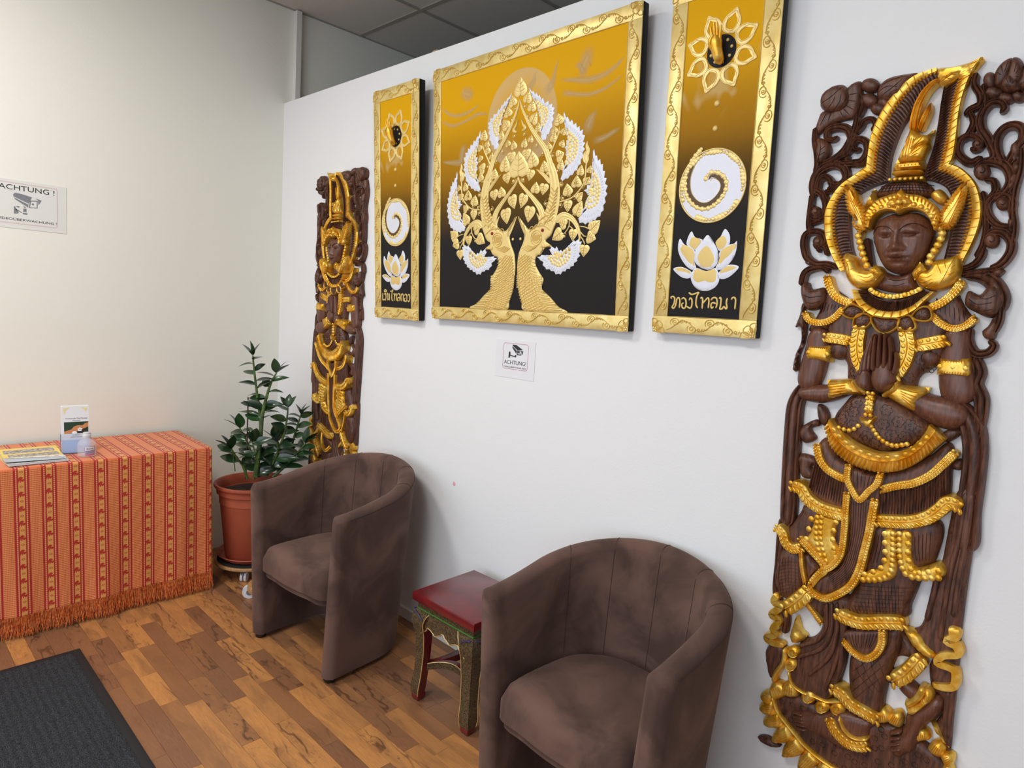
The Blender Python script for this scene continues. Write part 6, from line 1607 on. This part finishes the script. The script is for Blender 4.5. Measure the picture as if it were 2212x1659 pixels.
P_lines('B', [[(560+26*k, 1150+5*k), (570+18*k, 1270-4*k)] for k in range(6)], 7, .044, WOOD, vp, 'flap_pleats', .002)
trim('flap_trim', 'B', [(530, 1118), (524, 1200), (552, 1268), (596, 1328), (650, 1278), (700, 1232), (722, 1170)], 40, .050, 1)
trim('skirt_trim', 'B', [(340, 995), (358, 1080), (400, 1142), (460, 1182), (520, 1208)], 48, .042, 1)
trim('skirt_trim', 'B', [(1172, 1042), (1100, 1112), (1020, 1182), (920, 1228), (820, 1244), (722, 1268)], 52, .042, -1)
trim('skirt_trim', 'B', [(185, 1242), (245, 1262), (285, 1322), (350, 1372), (430, 1402), (512, 1420)], 78, .048, 1)
trim('skirt_trim', 'B', [(690, 1452), (800, 1460), (900, 1460), (1000, 1436), (1075, 1388), (1130, 1345), (1205, 1378)], 84, .048, 1)
# thighs and aprons
th = P_blob('thigh_drape', 'C', [(395, 85), (620, 170), (615, 400), (575, 480), (430, 410), (330, 360), (240, 290), (300, 200), (345, 140)], .032, WOOD, .02, sp=.010)
tr_ = P_blob('thigh_drape', 'C', [(780, 200), (1170, 190), (1158, 420), (1090, 470), (1062, 560), (1005, 700), (972, 770), (700, 760), (610, 700), (690, 560), (735, 440), (765, 320)], .036, WOOD, .028, sp=.010)
P_lines('C', [[(800+22*k, 262), (795+21*k, 330), (770+20*k, 440)] for k in range(3)]+[[(1040+24*k, 268-6*k), (1040+22*k, 340), (1050+18*k, 430)] for k in range(5)]+[[(590+11*k, 200+4*k), (560+12*k, 300), (540+10*k, 380)] for k in range(4)], 8, .036, WOOD, tr_, 'drape_pleats', .002)
P_lines('C', [[(640+20*k, 700-9*k if k < 8 else 560), (660+19*k, 745)] for k in range(16)]+[[(690-6*k, 570+24*k), (850, 580+24*k), (1050-10*k, 585+24*k)] for k in range(7)], 6, .036, WOOD, tr_, 'weave_lattice', .0018)
o = P_blob('gold_apron', 'C', [(432, 138), (412, 220), (382, 292), (420, 352), (470, 420), (530, 475), (572, 430), (592, 380), (562, 300), (572, 220), (592, 172), (500, 142)], .046, GOLD, .010)
b = MB()
for l, r in (([(425, 170), (408, 240), (395, 290)], .0090), ([(570, 190), (552, 270), (556, 340), (570, 400)], .0090)): beads(b, pts_('C', l, .041), r*.86, .0450, 2.1, .0020)
for x in (462, 488): beads(b, pts_('C', [(x, 160), (x-8, 260), (x+4, 340), (x+26, 420)], .041), .0078, .0450, 1.5, .0034)
b.build('apron_carving', GOLD, o, True, 62, kind='stuff')
for l in ([(843, 243), (936, 258), (934, 480), (905, 542), (820, 562), (715, 548), (735, 488), (820, 462), (846, 400)], [(934, 258), (1018, 258), (1022, 400), (1062, 470), (1170, 444), (1214, 482), (1212, 522), (1142, 552), (1060, 542), (1000, 522), (942, 492)]):
    o = P_blob('gold_apron', 'C', l, .050, GOLD, .010, sp=.007); b = MB(); lft = l[0][0] < 900
    q = [(862, 262), (862, 400), (835, 470), (740, 505)] if lft else [(998, 270), (1000, 420), (1040, 495), (1180, 485)]
    beads(b, pts_('C', q, .050), .0080, .0490, 2.1, .0020)
    q = [(908, 262), (906, 400), (890, 500), (820, 535), (730, 535)] if lft else [(948, 262), (952, 400), (985, 500), (1060, 525), (1180, 525)]
    beads(b, pts_('C', q, .050), .0080, .0490, 1.5, .0034); b.build('apron_carving', GOLD, o, True, 62, kind='stuff')
# long central sash
sa = P_blob('sash', 'C', [(640, 30), (800, 50), (780, 200), (750, 350), (712, 470), (650, 575), (520, 640), (425, 600), (415, 545), (480, 500), (560, 465), (612, 380), (630, 250)], .044, WOOD, .014, sp=.009)
P_lines('C', [[(660+15*k, 60), (655+14*k, 220), (640+12*k, 340), (600+10*k, 450+6*k), (520+4*k, 520+10*k)] for k in range(8)], 6, .044, WOOD, sa, 'sash_pleats', .0018)
trim('sash_edge', 'C', [(632, 15), (624, 130), (616, 250), (596, 380), (545, 452), (478, 486)], 42, .049, 1)
trim('sash_edge', 'C', [(800, 55), (782, 150), (765, 250), (735, 370), (705, 480), (655, 570), (580, 622), (500, 648), (430, 615), (395, 570)], 48, .049, 1)
trim('sash_edge', 'C', [(205, 222), (245, 255), (265, 312), (305, 350), (362, 342)], 62, .044, 1)
trim('sash_edge', 'C', [(350, 285), (420, 362), (482, 432), (498, 478), (455, 515), (412, 570)], 48, .048, -1)
trim('sash_edge', 'C', [(356, 350), (362, 450), (382, 560)], 24, .044, 1)
P_blob('sash_lining', 'C', [(370, 360), (430, 420), (470, 470), (440, 510), (410, 580), (385, 520)], .036, WOOD, .01)
# legs
lg = P_blob('leg', 'C', [(240, 355), (350, 370), (372, 560), (310, 655), (235, 648), (194, 570), (190, 490), (214, 420)], .038, WOOD, .026, sp=.010)
P_lines('C', [[(215, 440+20*k), (290, 425+20*k), (365, 440+20*k)] for k in range(10)]+[[(215+18*k, 400-3*k), (205+20*k, 500), (225+17*k, 640)] for k in range(8)], 5, .0375, WOOD, lg, 'weave_lattice', .0014)
trim('knee_band', 'C', [(400, 600), (360, 645), (300, 690), (255, 715)], 92, .044, -1)
trim('garter', 'C', [(385, 672), (430, 730), (480, 800)], 30, .030, 1)
P_blob('leg', 'C', [(400, 610), (500, 640), (490, 760), (440, 730), (390, 680)], .022, WOOD, .01)
trim('knee_band', 'C', [(568, 735), (630, 768), (720, 795), (850, 792), (978, 800)], 84, .046, 1)
kd = P_blob('knee_drape', 'C', [(620, 840), (855, 830), (848, 920), (810, 985), (740, 1010), (660, 970), (600, 900)], .040, WOOD, .012)
P_lines('C', [[(645+19*k, 850), (655+16*k, 900), (680+10*k, 950)] for k in range(10)], 6, .040, WOOD, kd, 'drape_pleats', .0018)
trim('drape_trim', 'C', [(842, 838), (838, 920), (802, 982), (742, 1008), (672, 972), (608, 900)], 44, .046, 1)
shn = P_blob('leg', 'C', [(650, 990), (780, 990), (855, 900), (860, 830), (952, 830), (945, 950), (885, 1100), (850, 1250), (822, 1360), (690, 1300), (640, 1210)], .036, WOOD, .026, sp=.010)
P_lines('C', [[(660+50*k, 1010-10*k), (720+45*k, 1120), (800+30*k, 1220)] for k in range(4)]+[[(880-10*k, 900+70*k), (780-20*k, 1000+70*k), (655, 1090+60*k)] for k in range(4)], 7, .036, 'carved_groove', shn, 'lattice', .0018)
trim('ankle_band', 'C', [(538, 1186), (600, 1222), (650, 1280), (725, 1325), (818, 1378)], 76, .044, 1)
ft = P_blob('foot', 'C', [(305, 1325), (500, 1340), (620, 1330), (790, 1390), (770, 1460), (752, 1532), (700, 1582), (600, 1562), (480, 1492), (372, 1442), (318, 1420)], .040, 'face_wood', .024, sp=.009)
for k in range(5): P_str('toe', 'C', [(300+5*k, 1332+22*k), (335+5*k, 1340+23*k), (372+4*k, 1352+22*k)], [18, 22, 22], .044, 'face_wood', 'round', parent=ft)
trim('anklet', 'C', [(525, 1368), (560, 1440), (622, 1505), (690, 1532), (752, 1530)], 66, .046, 1)
P_str('anklet_ring', 'C', [(580, 1362), (612, 1440), (672, 1488), (755, 1496)], 30, .050, GOLD, 'round')
# raised rear leg
P_blob('leg', 'C', [(950, 840), (985, 870), (1060, 980), (1020, 1010), (940, 1000), (900, 1050), (900, 1120), (860, 1180), (880, 1080), (945, 960)], .028, WOOD, .014)
trim('knee_band', 'C', [(1075, 1008), (1020, 1070), (960, 1120), (898, 1145)], 92, .042, -1)
P_str('leg', 'C', [(945, 1150), (1000, 1205), (1055, 1255)], [90, 100, 90], .034, 'face_wood', 'round')
ft = P_blob('foot', 'C', [(1135, 1250), (1190, 1258), (1206, 1312), (1162, 1382), (1092, 1432), (1050, 1545), (1000, 1592), (922, 1612), (890, 1582), (882, 1500), (962, 1430), (985, 1340), (1060, 1290)], .040, 'face_wood', .022, sp=.009)
for k in range(4): P_str('toe', 'C', [(878, 1462+32*k), (915, 1458+34*k), (955, 1452+34*k)], [18, 26, 26], .044, 'face_wood', 'round', parent=ft)
P_str('anklet_ring', 'C', [(1085, 1186), (1060, 1240), (1020, 1275), (975, 1295)], 44, .046, GOLD, 'round')
o = P_blob('anklet', 'C', [(1092, 1190), (1138, 1208), (1144, 1265), (1085, 1332), (1010, 1358), (968, 1310), (1030, 1290), (1075, 1245)], .044, GOLD, .010)
P_lines('C', [[(1085-13*k, 1235+9*k), (1128-17*k, 1262+12*k)] for k in range(8)], 10, .044, GOLD, o, 'anklet_flutes', .0024)
# hanging drapery
dp = P_blob('drapery', 'C', [(480, 650), (640, 640), (650, 760), (612, 900), (625, 1010), (575, 1180), (510, 1275), (440, 1240), (360, 1215), (290, 1155), (278, 1080), (330, 995), (350, 905), (420, 888), (470, 838), (482, 760)], .030, WOOD, .016, sp=.009)
b = MB(); s = mpp('C', (500, 900), .033)
for l in ([(515, 670), (508, 810), (455, 895), (345, 935)], [(545, 670), (540, 840), (480, 945), (340, 1000)], [(575, 670), (572, 860), (520, 1000), (400, 1110)], [(605, 690), (600, 880), (560, 1040), (500, 1200)], [(630, 720), (605, 900), (595, 1040), (550, 1180)]):
    stroke(b, pts_('C', l, .033), [20*s, 30*s, 34*s, 22*s], .02, .037, 'round')
b.build('drapery_folds', WOOD, dp, True, 62)
P_blob('tassel_leaf', 'C', [(318, 765), (345, 850), (378, 885), (345, 918), (300, 924), (280, 880), (296, 820)], .040, GOLD, .012)
for c_, r in (((308, 972), 42), ((292, 1052), 44), ((398, 1242), 46), ((478, 1302), 46), ((572, 1312), 48)):
    o = P_blob('tassel_curl', 'C', [(c_[0]+r*math.cos(a), c_[1]+r*.9*math.sin(a)) for a in np.linspace(0, 2*PI, 9)[:-1]], .036, GOLD, .010, .016)
    P_lines('C', [[(c_[0]+r*(.8-.07*j)*math.cos(.8+j*.7), c_[1]+r*(.8-.07*j)*math.sin(.8+j*.7)) for j in range(10)]], 9, .036, GOLD, o, 'curl_line', .0028)
P_str('tassel_edge', 'C', [(280, 1085), (300, 1160), (360, 1210), (440, 1240), (520, 1270), (620, 1260)], 26, .036, GOLD, 'round')
# long side drapes
P_str('side_drape', 'B', [(330, 610), (255, 660), (205, 760), (190, 900), (180, 1050), (172, 1200), (166, 1350), (158, 1480)], [30, 70, 95, 100, 100, 100, 100, 90], .028, WOOD, 'groove')
P_str('side_drape', 'C', [(262, 170), (240, 300), (222, 430), (205, 600), (230, 700), (262, 760), (255, 860)], [80, 70, 50, 44, 50, 50, 40], .022, WOOD, 'groove')
P_str('side_drape', 'B', [(1085, 700), (1190, 780), (1260, 880), (1282, 1000), (1278, 1120), (1262, 1260), (1240, 1400), (1222, 1560), (1205, 1640)], [50, 100, 130, 130, 125, 125, 130, 150, 150], .030, WOOD, 'groove')
rd = P_blob('side_drape', 'C', [(1300, 0), (1418, 0), (1396, 250), (1352, 550), (1314, 850), (1304, 1000), (1292, 1100), (1282, 1220), (1262, 1400), (1242, 1570), (1185, 1480), (1160, 1400), (1202, 1330), (1195, 1250), (1135, 1190), (1122, 1050), (1160, 1000), (1105, 985), (1050, 975), (972, 850), (1052, 830), (1092, 770), (1142, 600), (1192, 450), (1252, 150)], .024, WOOD, .012, sp=.010)
b = MB(); s = mpp('C', (1250, 500), .027)
for l in ([(1345, 20), (1310, 250), (1250, 500), (1215, 700), (1190, 900)], [(1378, 20), (1350, 260), (1300, 540), (1268, 760)], [(1240, 1200), (1225, 1350), (1225, 1480)], [(1180, 480), (1150, 620), (1110, 780)], [(1270, 1180), (1250, 1350), (1238, 1480)]): stroke(b, pts_('C', l, .027), 34*s, .018, .0295, 'round')
b.build('drape_folds', WOOD, rd, True, 62)
P_blob('drape_corner', 'C', [(958, 828), (1062, 862), (1110, 930), (1165, 985), (1140, 1022), (1062, 982), (1005, 920)], .034, GOLD, .010)
P_str('drape_ribbon', 'C', [(1268, 815), (1272, 880), (1228, 905), (1285, 935), (1296, 985), (1205, 992), (1172, 1034), (1242, 1062), (1278, 1092), (1272, 1172), (1205, 1180), (1138, 1162)], [62, 60, 46, 50, 44, 46, 44, 46, 44, 48, 44, 28], .034, GOLD, 'flat')
P_blob('drape_tip', 'C', [(1128, 1388), (1180, 1415), (1210, 1470), (1238, 1556), (1188, 1496), (1150, 1446)], .030, GOLD, .008)
P_str('left_ribbon', 'C', [(218, 618), (196, 668), (236, 698), (182, 745), (226, 778), (190, 832), (205, 862), (152, 884), (190, 915), (256, 930)], [36, 46, 42, 46, 42, 46, 42, 44, 40, 30], .030, GOLD, 'flat')
lv = P_blob('ribbon_leaf', 'C', [(138, 965), (195, 918), (258, 948), (246, 1040), (205, 1100), (188, 1155), (150, 1080)], .030, WOOD, .012)
P_str('ribbon_leaf_edge', 'C', [(256, 950), (246, 1035), (205, 1095), (186, 1150)], 34, .034, GOLD, 'round', parent=lv)
# -------- lotus base
pad = P_blob('lotus_pad', 'C', [(195, 1240), (300, 1228), (430, 1275), (560, 1380), (800, 1390), (960, 1420), (1060, 1495), (1190, 1600), (1235, 1700), (1140, 1780), (860, 1790), (640, 1720), (500, 1650), (380, 1545), (300, 1435), (220, 1335)], .026, WOOD, .016, sp=.010)
b = MB(); s = mpp('C', (700, 1500), .026)
for (x, y) in ((245, 1262), (312, 1282), (372, 1302), (258, 1322), (300, 1370), (430, 1500), (490, 1520), (580, 1525), (560, 1570), (640, 1590), (740, 1570), (800, 1480), (840, 1430), (800, 1540), (860, 1470), (740, 1640), (820, 1620), (900, 1640), (680, 1620), (980, 1620), (1060, 1580), (1110, 1610), (560, 1640), (840, 1540), (620, 1660), (1040, 1640), (780, 1700), (900, 1720), (1020, 1710), (1130, 1690)):
    c = CC(x, y, .026); stroke(b, [(c[0]+15*s*math.cos(a), c[1]+15*s*math.sin(a)) for a in np.linspace(0, 2*PI, 11)], 6*s, .018, .0282, 'thin', .02)
b.build('seed_rings', WOOD, pad, True, 62, kind='stuff')
def petal(x, y, ang, L, W_, zt=.034):
    a = math.radians(ang); c_, s_ = math.cos(a), math.sin(a)
    l = [(x+u*L*c_-w*W_*s_, y+u*L*s_+w*W_*c_) for u, w in ((0, -.6), (.35, -.75), (.75, -.5), (1, 0), (.75, .5), (.35, .75), (0, .6))]
    o = P_blob('lotus_petal', 'C', l, zt, GOLD, .010, sp=.007)
    P_lines('C', [[(x+.15*L*c_-w*W_*s_, y+.15*L*s_+w*W_*c_), (x+.75*L*c_-w*.7*W_*s_, y+.75*L*s_+w*.7*W_*c_)] for w in (-.4, -.2, 0, .2, .4)], 8, zt, GOLD, o, 'petal_veins', .0022)
for q in ((190, 1260, 200, 90, 60), (195, 1310, 185, 100, 66), (235, 1375, 170, 120, 70), (290, 1450, 155, 130, 74), (350, 1520, 145, 140, 78), (430, 1590, 135, 140, 78), (520, 1650, 125, 130, 78), (620, 1700, 115, 120, 78), (740, 1740, 105, 110, 80), (860, 1765, 95, 100, 80), (990, 1765, 80, 100, 80), (1110, 1740, 60, 100, 78), (1190, 1680, 30, 90, 74),
          (230, 1250, 245, 110, 80), (270, 1240, 280, 95, 80), (850, 1400, 265, 95, 70), (900, 1410, 300, 90, 70), (1080, 1510, 262, 80, 66), (1150, 1590, 300, 90, 74), (1200, 1640, 330, 80, 70)): petal(*q)
P_str('lotus_rim', 'C', [(180, 1235), (215, 1330), (300, 1440), (390, 1545), (510, 1640), (650, 1715), (860, 1775), (1050, 1775)], 30, .036, GOLD, 'round')
# -------- pierced scrollwork
def bud(k, l, zt=.032, ve=None):
    o = P_blob('lotus_bud', k, l, zt, WOOD, .018, sp=.008)
    if ve: P_lines(k, ve, 8, zt, WOOD, o, 'bud_lines', .002)
P_blob('scroll_leaf', 'A', [(520, 240), (600, 203), (606, 290), (585, 380), (560, 425), (490, 440), (420, 470), (340, 525), (328, 490), (345, 430), (370, 385), (450, 370)], .022, WOOD, .010)
P_lines('A', [[(480, 380), (500, 420)], [(500, 370), (540, 410)], [(515, 350), (565, 380)], [(525, 320), (580, 330)], [(530, 290), (590, 280)], [(400, 400), (360, 480)], [(430, 395), (410, 450)]], 8, .022, WOOD, None, 'leaf_veins', .002)
bud('A', [(350, 330), (362, 275), (425, 228), (490, 220), (526, 265), (525, 330), (475, 380), (400, 388), (358, 360)], .036, [[(360, 345), (430, 300), (505, 228)], [(400, 380), (440, 330), (455, 290)], [(440, 380), (480, 330), (490, 280)], [(475, 370), (510, 320), (512, 270)]])
for c_, r in (((655, 225), 52), ((648, 315), 52), ((705, 365), 46), ((740, 330), 44)): P_blob('flower_petal', 'A', [(c_[0]+r*1.1*math.cos(a), c_[1]+r*.85*math.sin(a)) for a in np.linspace(0, 2*PI, 9)[:-1]], .026, WOOD, .012)
bud('A', [(690, 285), (710, 220), (770, 175), (880, 152), (940, 152), (880, 215), (840, 275), (770, 318), (715, 315)], .034, [[(700, 280), (760, 240), (830, 240)], [(720, 300), (790, 250), (860, 190)], [(730, 230), (790, 200), (870, 170)], [(760, 310), (790, 270), (840, 250)]])
SCR = [('A', [(585, 390), (560, 500), (505, 615), (430, 680), (360, 705)], [30, 40, 50, 56, 40]), ('A', [(440, 680), (520, 620), (545, 550), (520, 490), (460, 478), (405, 500), (398, 545), (440, 552), (462, 530)], [30, 52, 52, 50, 48, 42, 36, 30, 20]),
       ('A', [(560, 520), (600, 480), (622, 440), (668, 430), (688, 465), (664, 502)], [26, 30, 32, 34, 30, 22]), ('A', [(430, 700), (530, 695), (605, 680), (640, 620), (628, 565), (580, 550), (552, 588), (574, 618), (598, 600)], [36, 46, 46, 46, 44, 42, 38, 32, 24]),
       ('A', [(318, 900), (312, 830), (335, 760), (390, 715), (450, 702), (500, 728), (512, 782), (480, 822), (425, 815), (412, 795)], [40, 50, 54, 56, 56, 54, 50, 46, 40, 24]), ('A', [(340, 860), (352, 800), (385, 775), (420, 800), (424, 838), (398, 858)], [34, 38, 40, 38, 34, 24]),
       ('A', [(330, 560), (345, 640), (345, 700), (330, 760)], [40, 56, 50, 40]), ('A', [(320, 850), (372, 885), (392, 960), (362, 1012), (318, 1020), (298, 980), (328, 950)], [40, 44, 44, 42, 42, 40, 30]), ('A', [(310, 880), (300, 960), (290, 1060), (300, 1130)], [34, 36, 36, 34]),
       ('A', [(300, 1060), (380, 1020), (388, 940)], [30, 34, 30]), ('A', [(275, 1270), (258, 1180), (275, 1120), (330, 1105), (380, 1125), (388, 1170), (345, 1200), (320, 1170)], [44, 46, 44, 44, 42, 38, 34, 26]), ('A', [(262, 1200), (278, 1260), (330, 1300), (400, 1302), (460, 1322)], [40, 46, 48, 44, 36]),
       ('A', [(245, 1430), (262, 1360), (300, 1330), (370, 1320), (410, 1350)], [46, 46, 46, 40, 30]), ('A', [(380, 870), (440, 850), (500, 800), (560, 775)], [30, 34, 34, 24]), ('A', [(350, 1230), (350, 1190), (385, 1200), (400, 1250)], [24, 30, 30, 24]),
       ('A', [(1295, 150), (1282, 220), (1318, 285), (1315, 340), (1255, 372), (1222, 410)], [36, 42, 46, 46, 42, 28]), ('A', [(1250, 380), (1275, 450), (1245, 520), (1205, 565)], [28, 40, 40, 36]), ('A', [(1345, 690), (1400, 650), (1370, 560), (1322, 480), (1325, 400), (1380, 335), (1440, 330), (1462, 368), (1432, 392)], [44, 50, 54, 54, 52, 48, 46, 40, 28]),
       ('A', [(1330, 655), (1260, 690), (1205, 660), (1180, 615), (1195, 560), (1245, 530), (1300, 545), (1318, 590), (1285, 615), (1258, 598)], [40, 50, 50, 48, 46, 46, 44, 42, 38, 24]), ('A', [(1450, 700), (1415, 620), (1418, 540), (1465, 480), (1530, 465), (1572, 500), (1560, 565), (1515, 580)], [54, 58, 56, 54, 54, 52, 48, 34]),
       ('A', [(1400, 920), (1470, 860), (1500, 790), (1470, 715), (1400, 685), (1330, 690), (1285, 730)], [54, 58, 58, 58, 56, 54, 44]), ('A', [(1340, 795), (1395, 800), (1405, 860), (1365, 905)], [30, 42, 42, 30]), ('A', [(1480, 700), (1540, 600), (1582, 540), (1612, 440)], [54, 60, 66, 70]),
       ('A', [(1500, 1080), (1420, 1065), (1362, 1000), (1358, 930), (1410, 882), (1475, 882), (1512, 930), (1498, 1000)], [44, 48, 50, 50, 50, 50, 48, 40]), ('A', [(1370, 1330), (1440, 1300), (1495, 1230), (1500, 1160), (1450, 1108), (1385, 1108), (1345, 1150)], [44, 54, 56, 54, 54, 50, 40]),
       ('A', [(1330, 860), (1350, 940), (1345, 1000), (1350, 1080), (1330, 1180), (1290, 1260)], [30, 40, 40, 36, 36, 36]), ('A', [(1190, 1335), (1280, 1300), (1325, 1245), (1340, 1200)], [30, 44, 44, 26]), ('A', [(1200, 1365), (1300, 1352), (1390, 1340), (1465, 1340)], [40, 50, 46, 20]),
       ('A', [(1225, 1370), (1320, 1372), (1395, 1415), (1440, 1500), (1425, 1590)], [50, 80, 92, 92, 70]), ('B', [(1255, 300), (1245, 380), (1285, 450), (1360, 450), (1398, 405), (1365, 375)], [46, 56, 58, 54, 46, 28]), ('B', [(1280, 470), (1312, 560), (1290, 640), (1322, 730), (1312, 880), (1285, 980)], [60, 72, 76, 80, 64, 40]),
       ('A', [(1560, 600), (1556, 720), (1520, 860), (1510, 980), (1520, 1080), (1500, 1200)], [40, 46, 46, 44, 44, 40]), ('B', [(1440, 150), (1430, 250), (1400, 330)], [40, 44, 30]), ('A', [(1335, 215), (1350, 330), (1330, 420)], [30, 34, 30]), ('A', [(600, 270), (620, 340), (590, 420)], [26, 30, 26]),
       ('A', [(330, 480), (325, 560), (335, 640)], [30, 36, 30])]
for k, l, w in SCR: P_str('scroll', k, l, w, .025, WOOD, 'groove')
P_blob('scroll_leaf', 'A', [(340, 540), (395, 560), (418, 610), (395, 665), (345, 700), (325, 650), (330, 590)], .030, WOOD, .010); P_lines('A', [[(345, 690), (365, 620), (360, 560)], [(360, 650), (395, 630)], [(362, 620), (395, 595)], [(358, 660), (335, 630)]], 7, .030, WOOD, None, 'leaf_veins', .002)
for c_, r in (((1325, 742), 52), ((1450, 935), 42), ((1382, 1155), 50), ((330, 985), 34), ((345, 1165), 36), ((1300, 580), 36)):
    o = P_blob('scroll_boss', 'A', [(c_[0]+r*math.cos(a), c_[1]+r*math.sin(a)) for a in np.linspace(0, 2*PI, 9)[:-1]], .031, WOOD, .013, .01)
    P_lines('A', [[(c_[0]+r*(.85-.07*j)*math.cos(2.2+j*.65), c_[1]+r*(.85-.07*j)*math.sin(2.2+j*.65)) for j in range(11)]], 11, .031, WOOD, o, 'boss_line', .0032)
for l in ([(1500, 580), (1548, 560), (1560, 640), (1520, 700), (1495, 660)], [(1530, 640), (1566, 650), (1556, 740), (1510, 780), (1500, 720)], [(1510, 750), (1548, 760), (1530, 830), (1480, 870), (1470, 820)], [(1480, 1030), (1525, 1040), (1520, 1130), (1490, 1160)], [(1420, 1320), (1465, 1338), (1420, 1380), (1380, 1360)], [(262, 1290), (300, 1270), (300, 1310)], [(490, 660), (535, 650), (515, 685)], [(540, 690), (620, 690), (600, 715), (540, 715)]):
    P_blob('scroll_leaf', 'A', l, .028, WOOD, .010)
for c_, rx, ry in (((1375, 195), 44, 52), ((1392, 268), 60, 40), ((1470, 300), 56, 36), ((1545, 290), 50, 36), ((1605, 260), 44, 44)): P_blob('flower_petal', 'A', [(c_[0]+rx*math.cos(a), c_[1]+ry*math.sin(a)) for a in np.linspace(0, 2*PI, 9)[:-1]], .026, WOOD, .012)
for l_, z_ in (([(1400, 225), (1400, 150), (1440, 88), (1500, 55), (1525, 100), (1490, 180), (1440, 235)], .032), ([(1500, 60), (1548, 55), (1580, 110), (1570, 190), (1500, 235), (1450, 235), (1470, 150)], .036), ([(1570, 110), (1640, 60), (1662, 130), (1640, 215), (1560, 245), (1520, 240), (1545, 180)], .033), ([(1430, 230), (1460, 165), (1500, 150), (1545, 190), (1560, 240), (1480, 262)], .042), ([(1540, 235), (1570, 190), (1630, 180), (1660, 220), (1600, 262)], .038)):
    o = P_blob('flower_petal', 'A', l_, z_, WOOD, .012, BACK, .007)
    m_l = np.mean(np.array(l_), 0); P_lines('A', [[(m_l[0]+(q_[0]-m_l[0])*.15, m_l[1]+(q_[1]-m_l[1])*.15+25), (m_l[0]+(q_[0]-m_l[0])*.75, m_l[1]+(q_[1]-m_l[1])*.75)] for q_ in l_[1:5]], 7, z_, WOOD, o, 'petal_veins', .0018)
bud('A', [(240, 1500), (238, 1425), (280, 1408), (300, 1450), (380, 1440), (388, 1510), (345, 1565), (275, 1572)], .034, [[(250, 1480), (300, 1500), (380, 1490)], [(255, 1520), (310, 1535), (370, 1520)]])
bud('A', [(1222, 1545), (1240, 1460), (1310, 1482), (1368, 1425), (1440, 1450), (1445, 1560), (1385, 1622), (1300, 1595)], .036, [[(1240, 1500), (1300, 1540), (1400, 1530)], [(1300, 1490), (1350, 1510), (1430, 1480)], [(1250, 1560), (1320, 1580), (1400, 1570)]])
P_blob('scroll_leaf', 'B', [(250, 150), (275, 260), (262, 380), (232, 460), (222, 552), (190, 550), (206, 460), (240, 380), (235, 290), (205, 296), (232, 220)], .026, WOOD, .012)
P_blob('scroll_leaf', 'B', [(1400, 230), (1420, 300), (1395, 370), (1340, 360), (1325, 320), (1360, 290)], .028, WOOD, .012)
for k, l in (('B', [(342, 758), (392, 780), (412, 842), (382, 888), (344, 842)]), ('B', [(238, 898), (330, 848), (356, 884), (300, 905), (332, 962), (270, 992), (236, 952)]), ('B', [(232, 1060), (330, 1078), (350, 1120), (300, 1132), (334, 1192), (248, 1192)]), ('B', [(1142, 1104), (1210, 1086), (1204, 1152), (1140, 1142)]), ('B', [(1080, 940), (1150, 900), (1215, 920), (1160, 970), (1110, 985)]), ('C', [(70+20, 1485), (150, 1480), (230, 1540), (160, 1540)])):
    P_blob('scroll_leaf', k, l, .024, WOOD, .010)

# the second panel is the mirror image of the first
twin = copy_tree(panel)
twin.scale = (-1, 1, 1); twin.location = (0.668, 0, RZC); twin.rotation_euler = (0, -0.015, 0)
twin['label'] = 'tall carved and gilded praying figure panel hung in the corner above the plant'
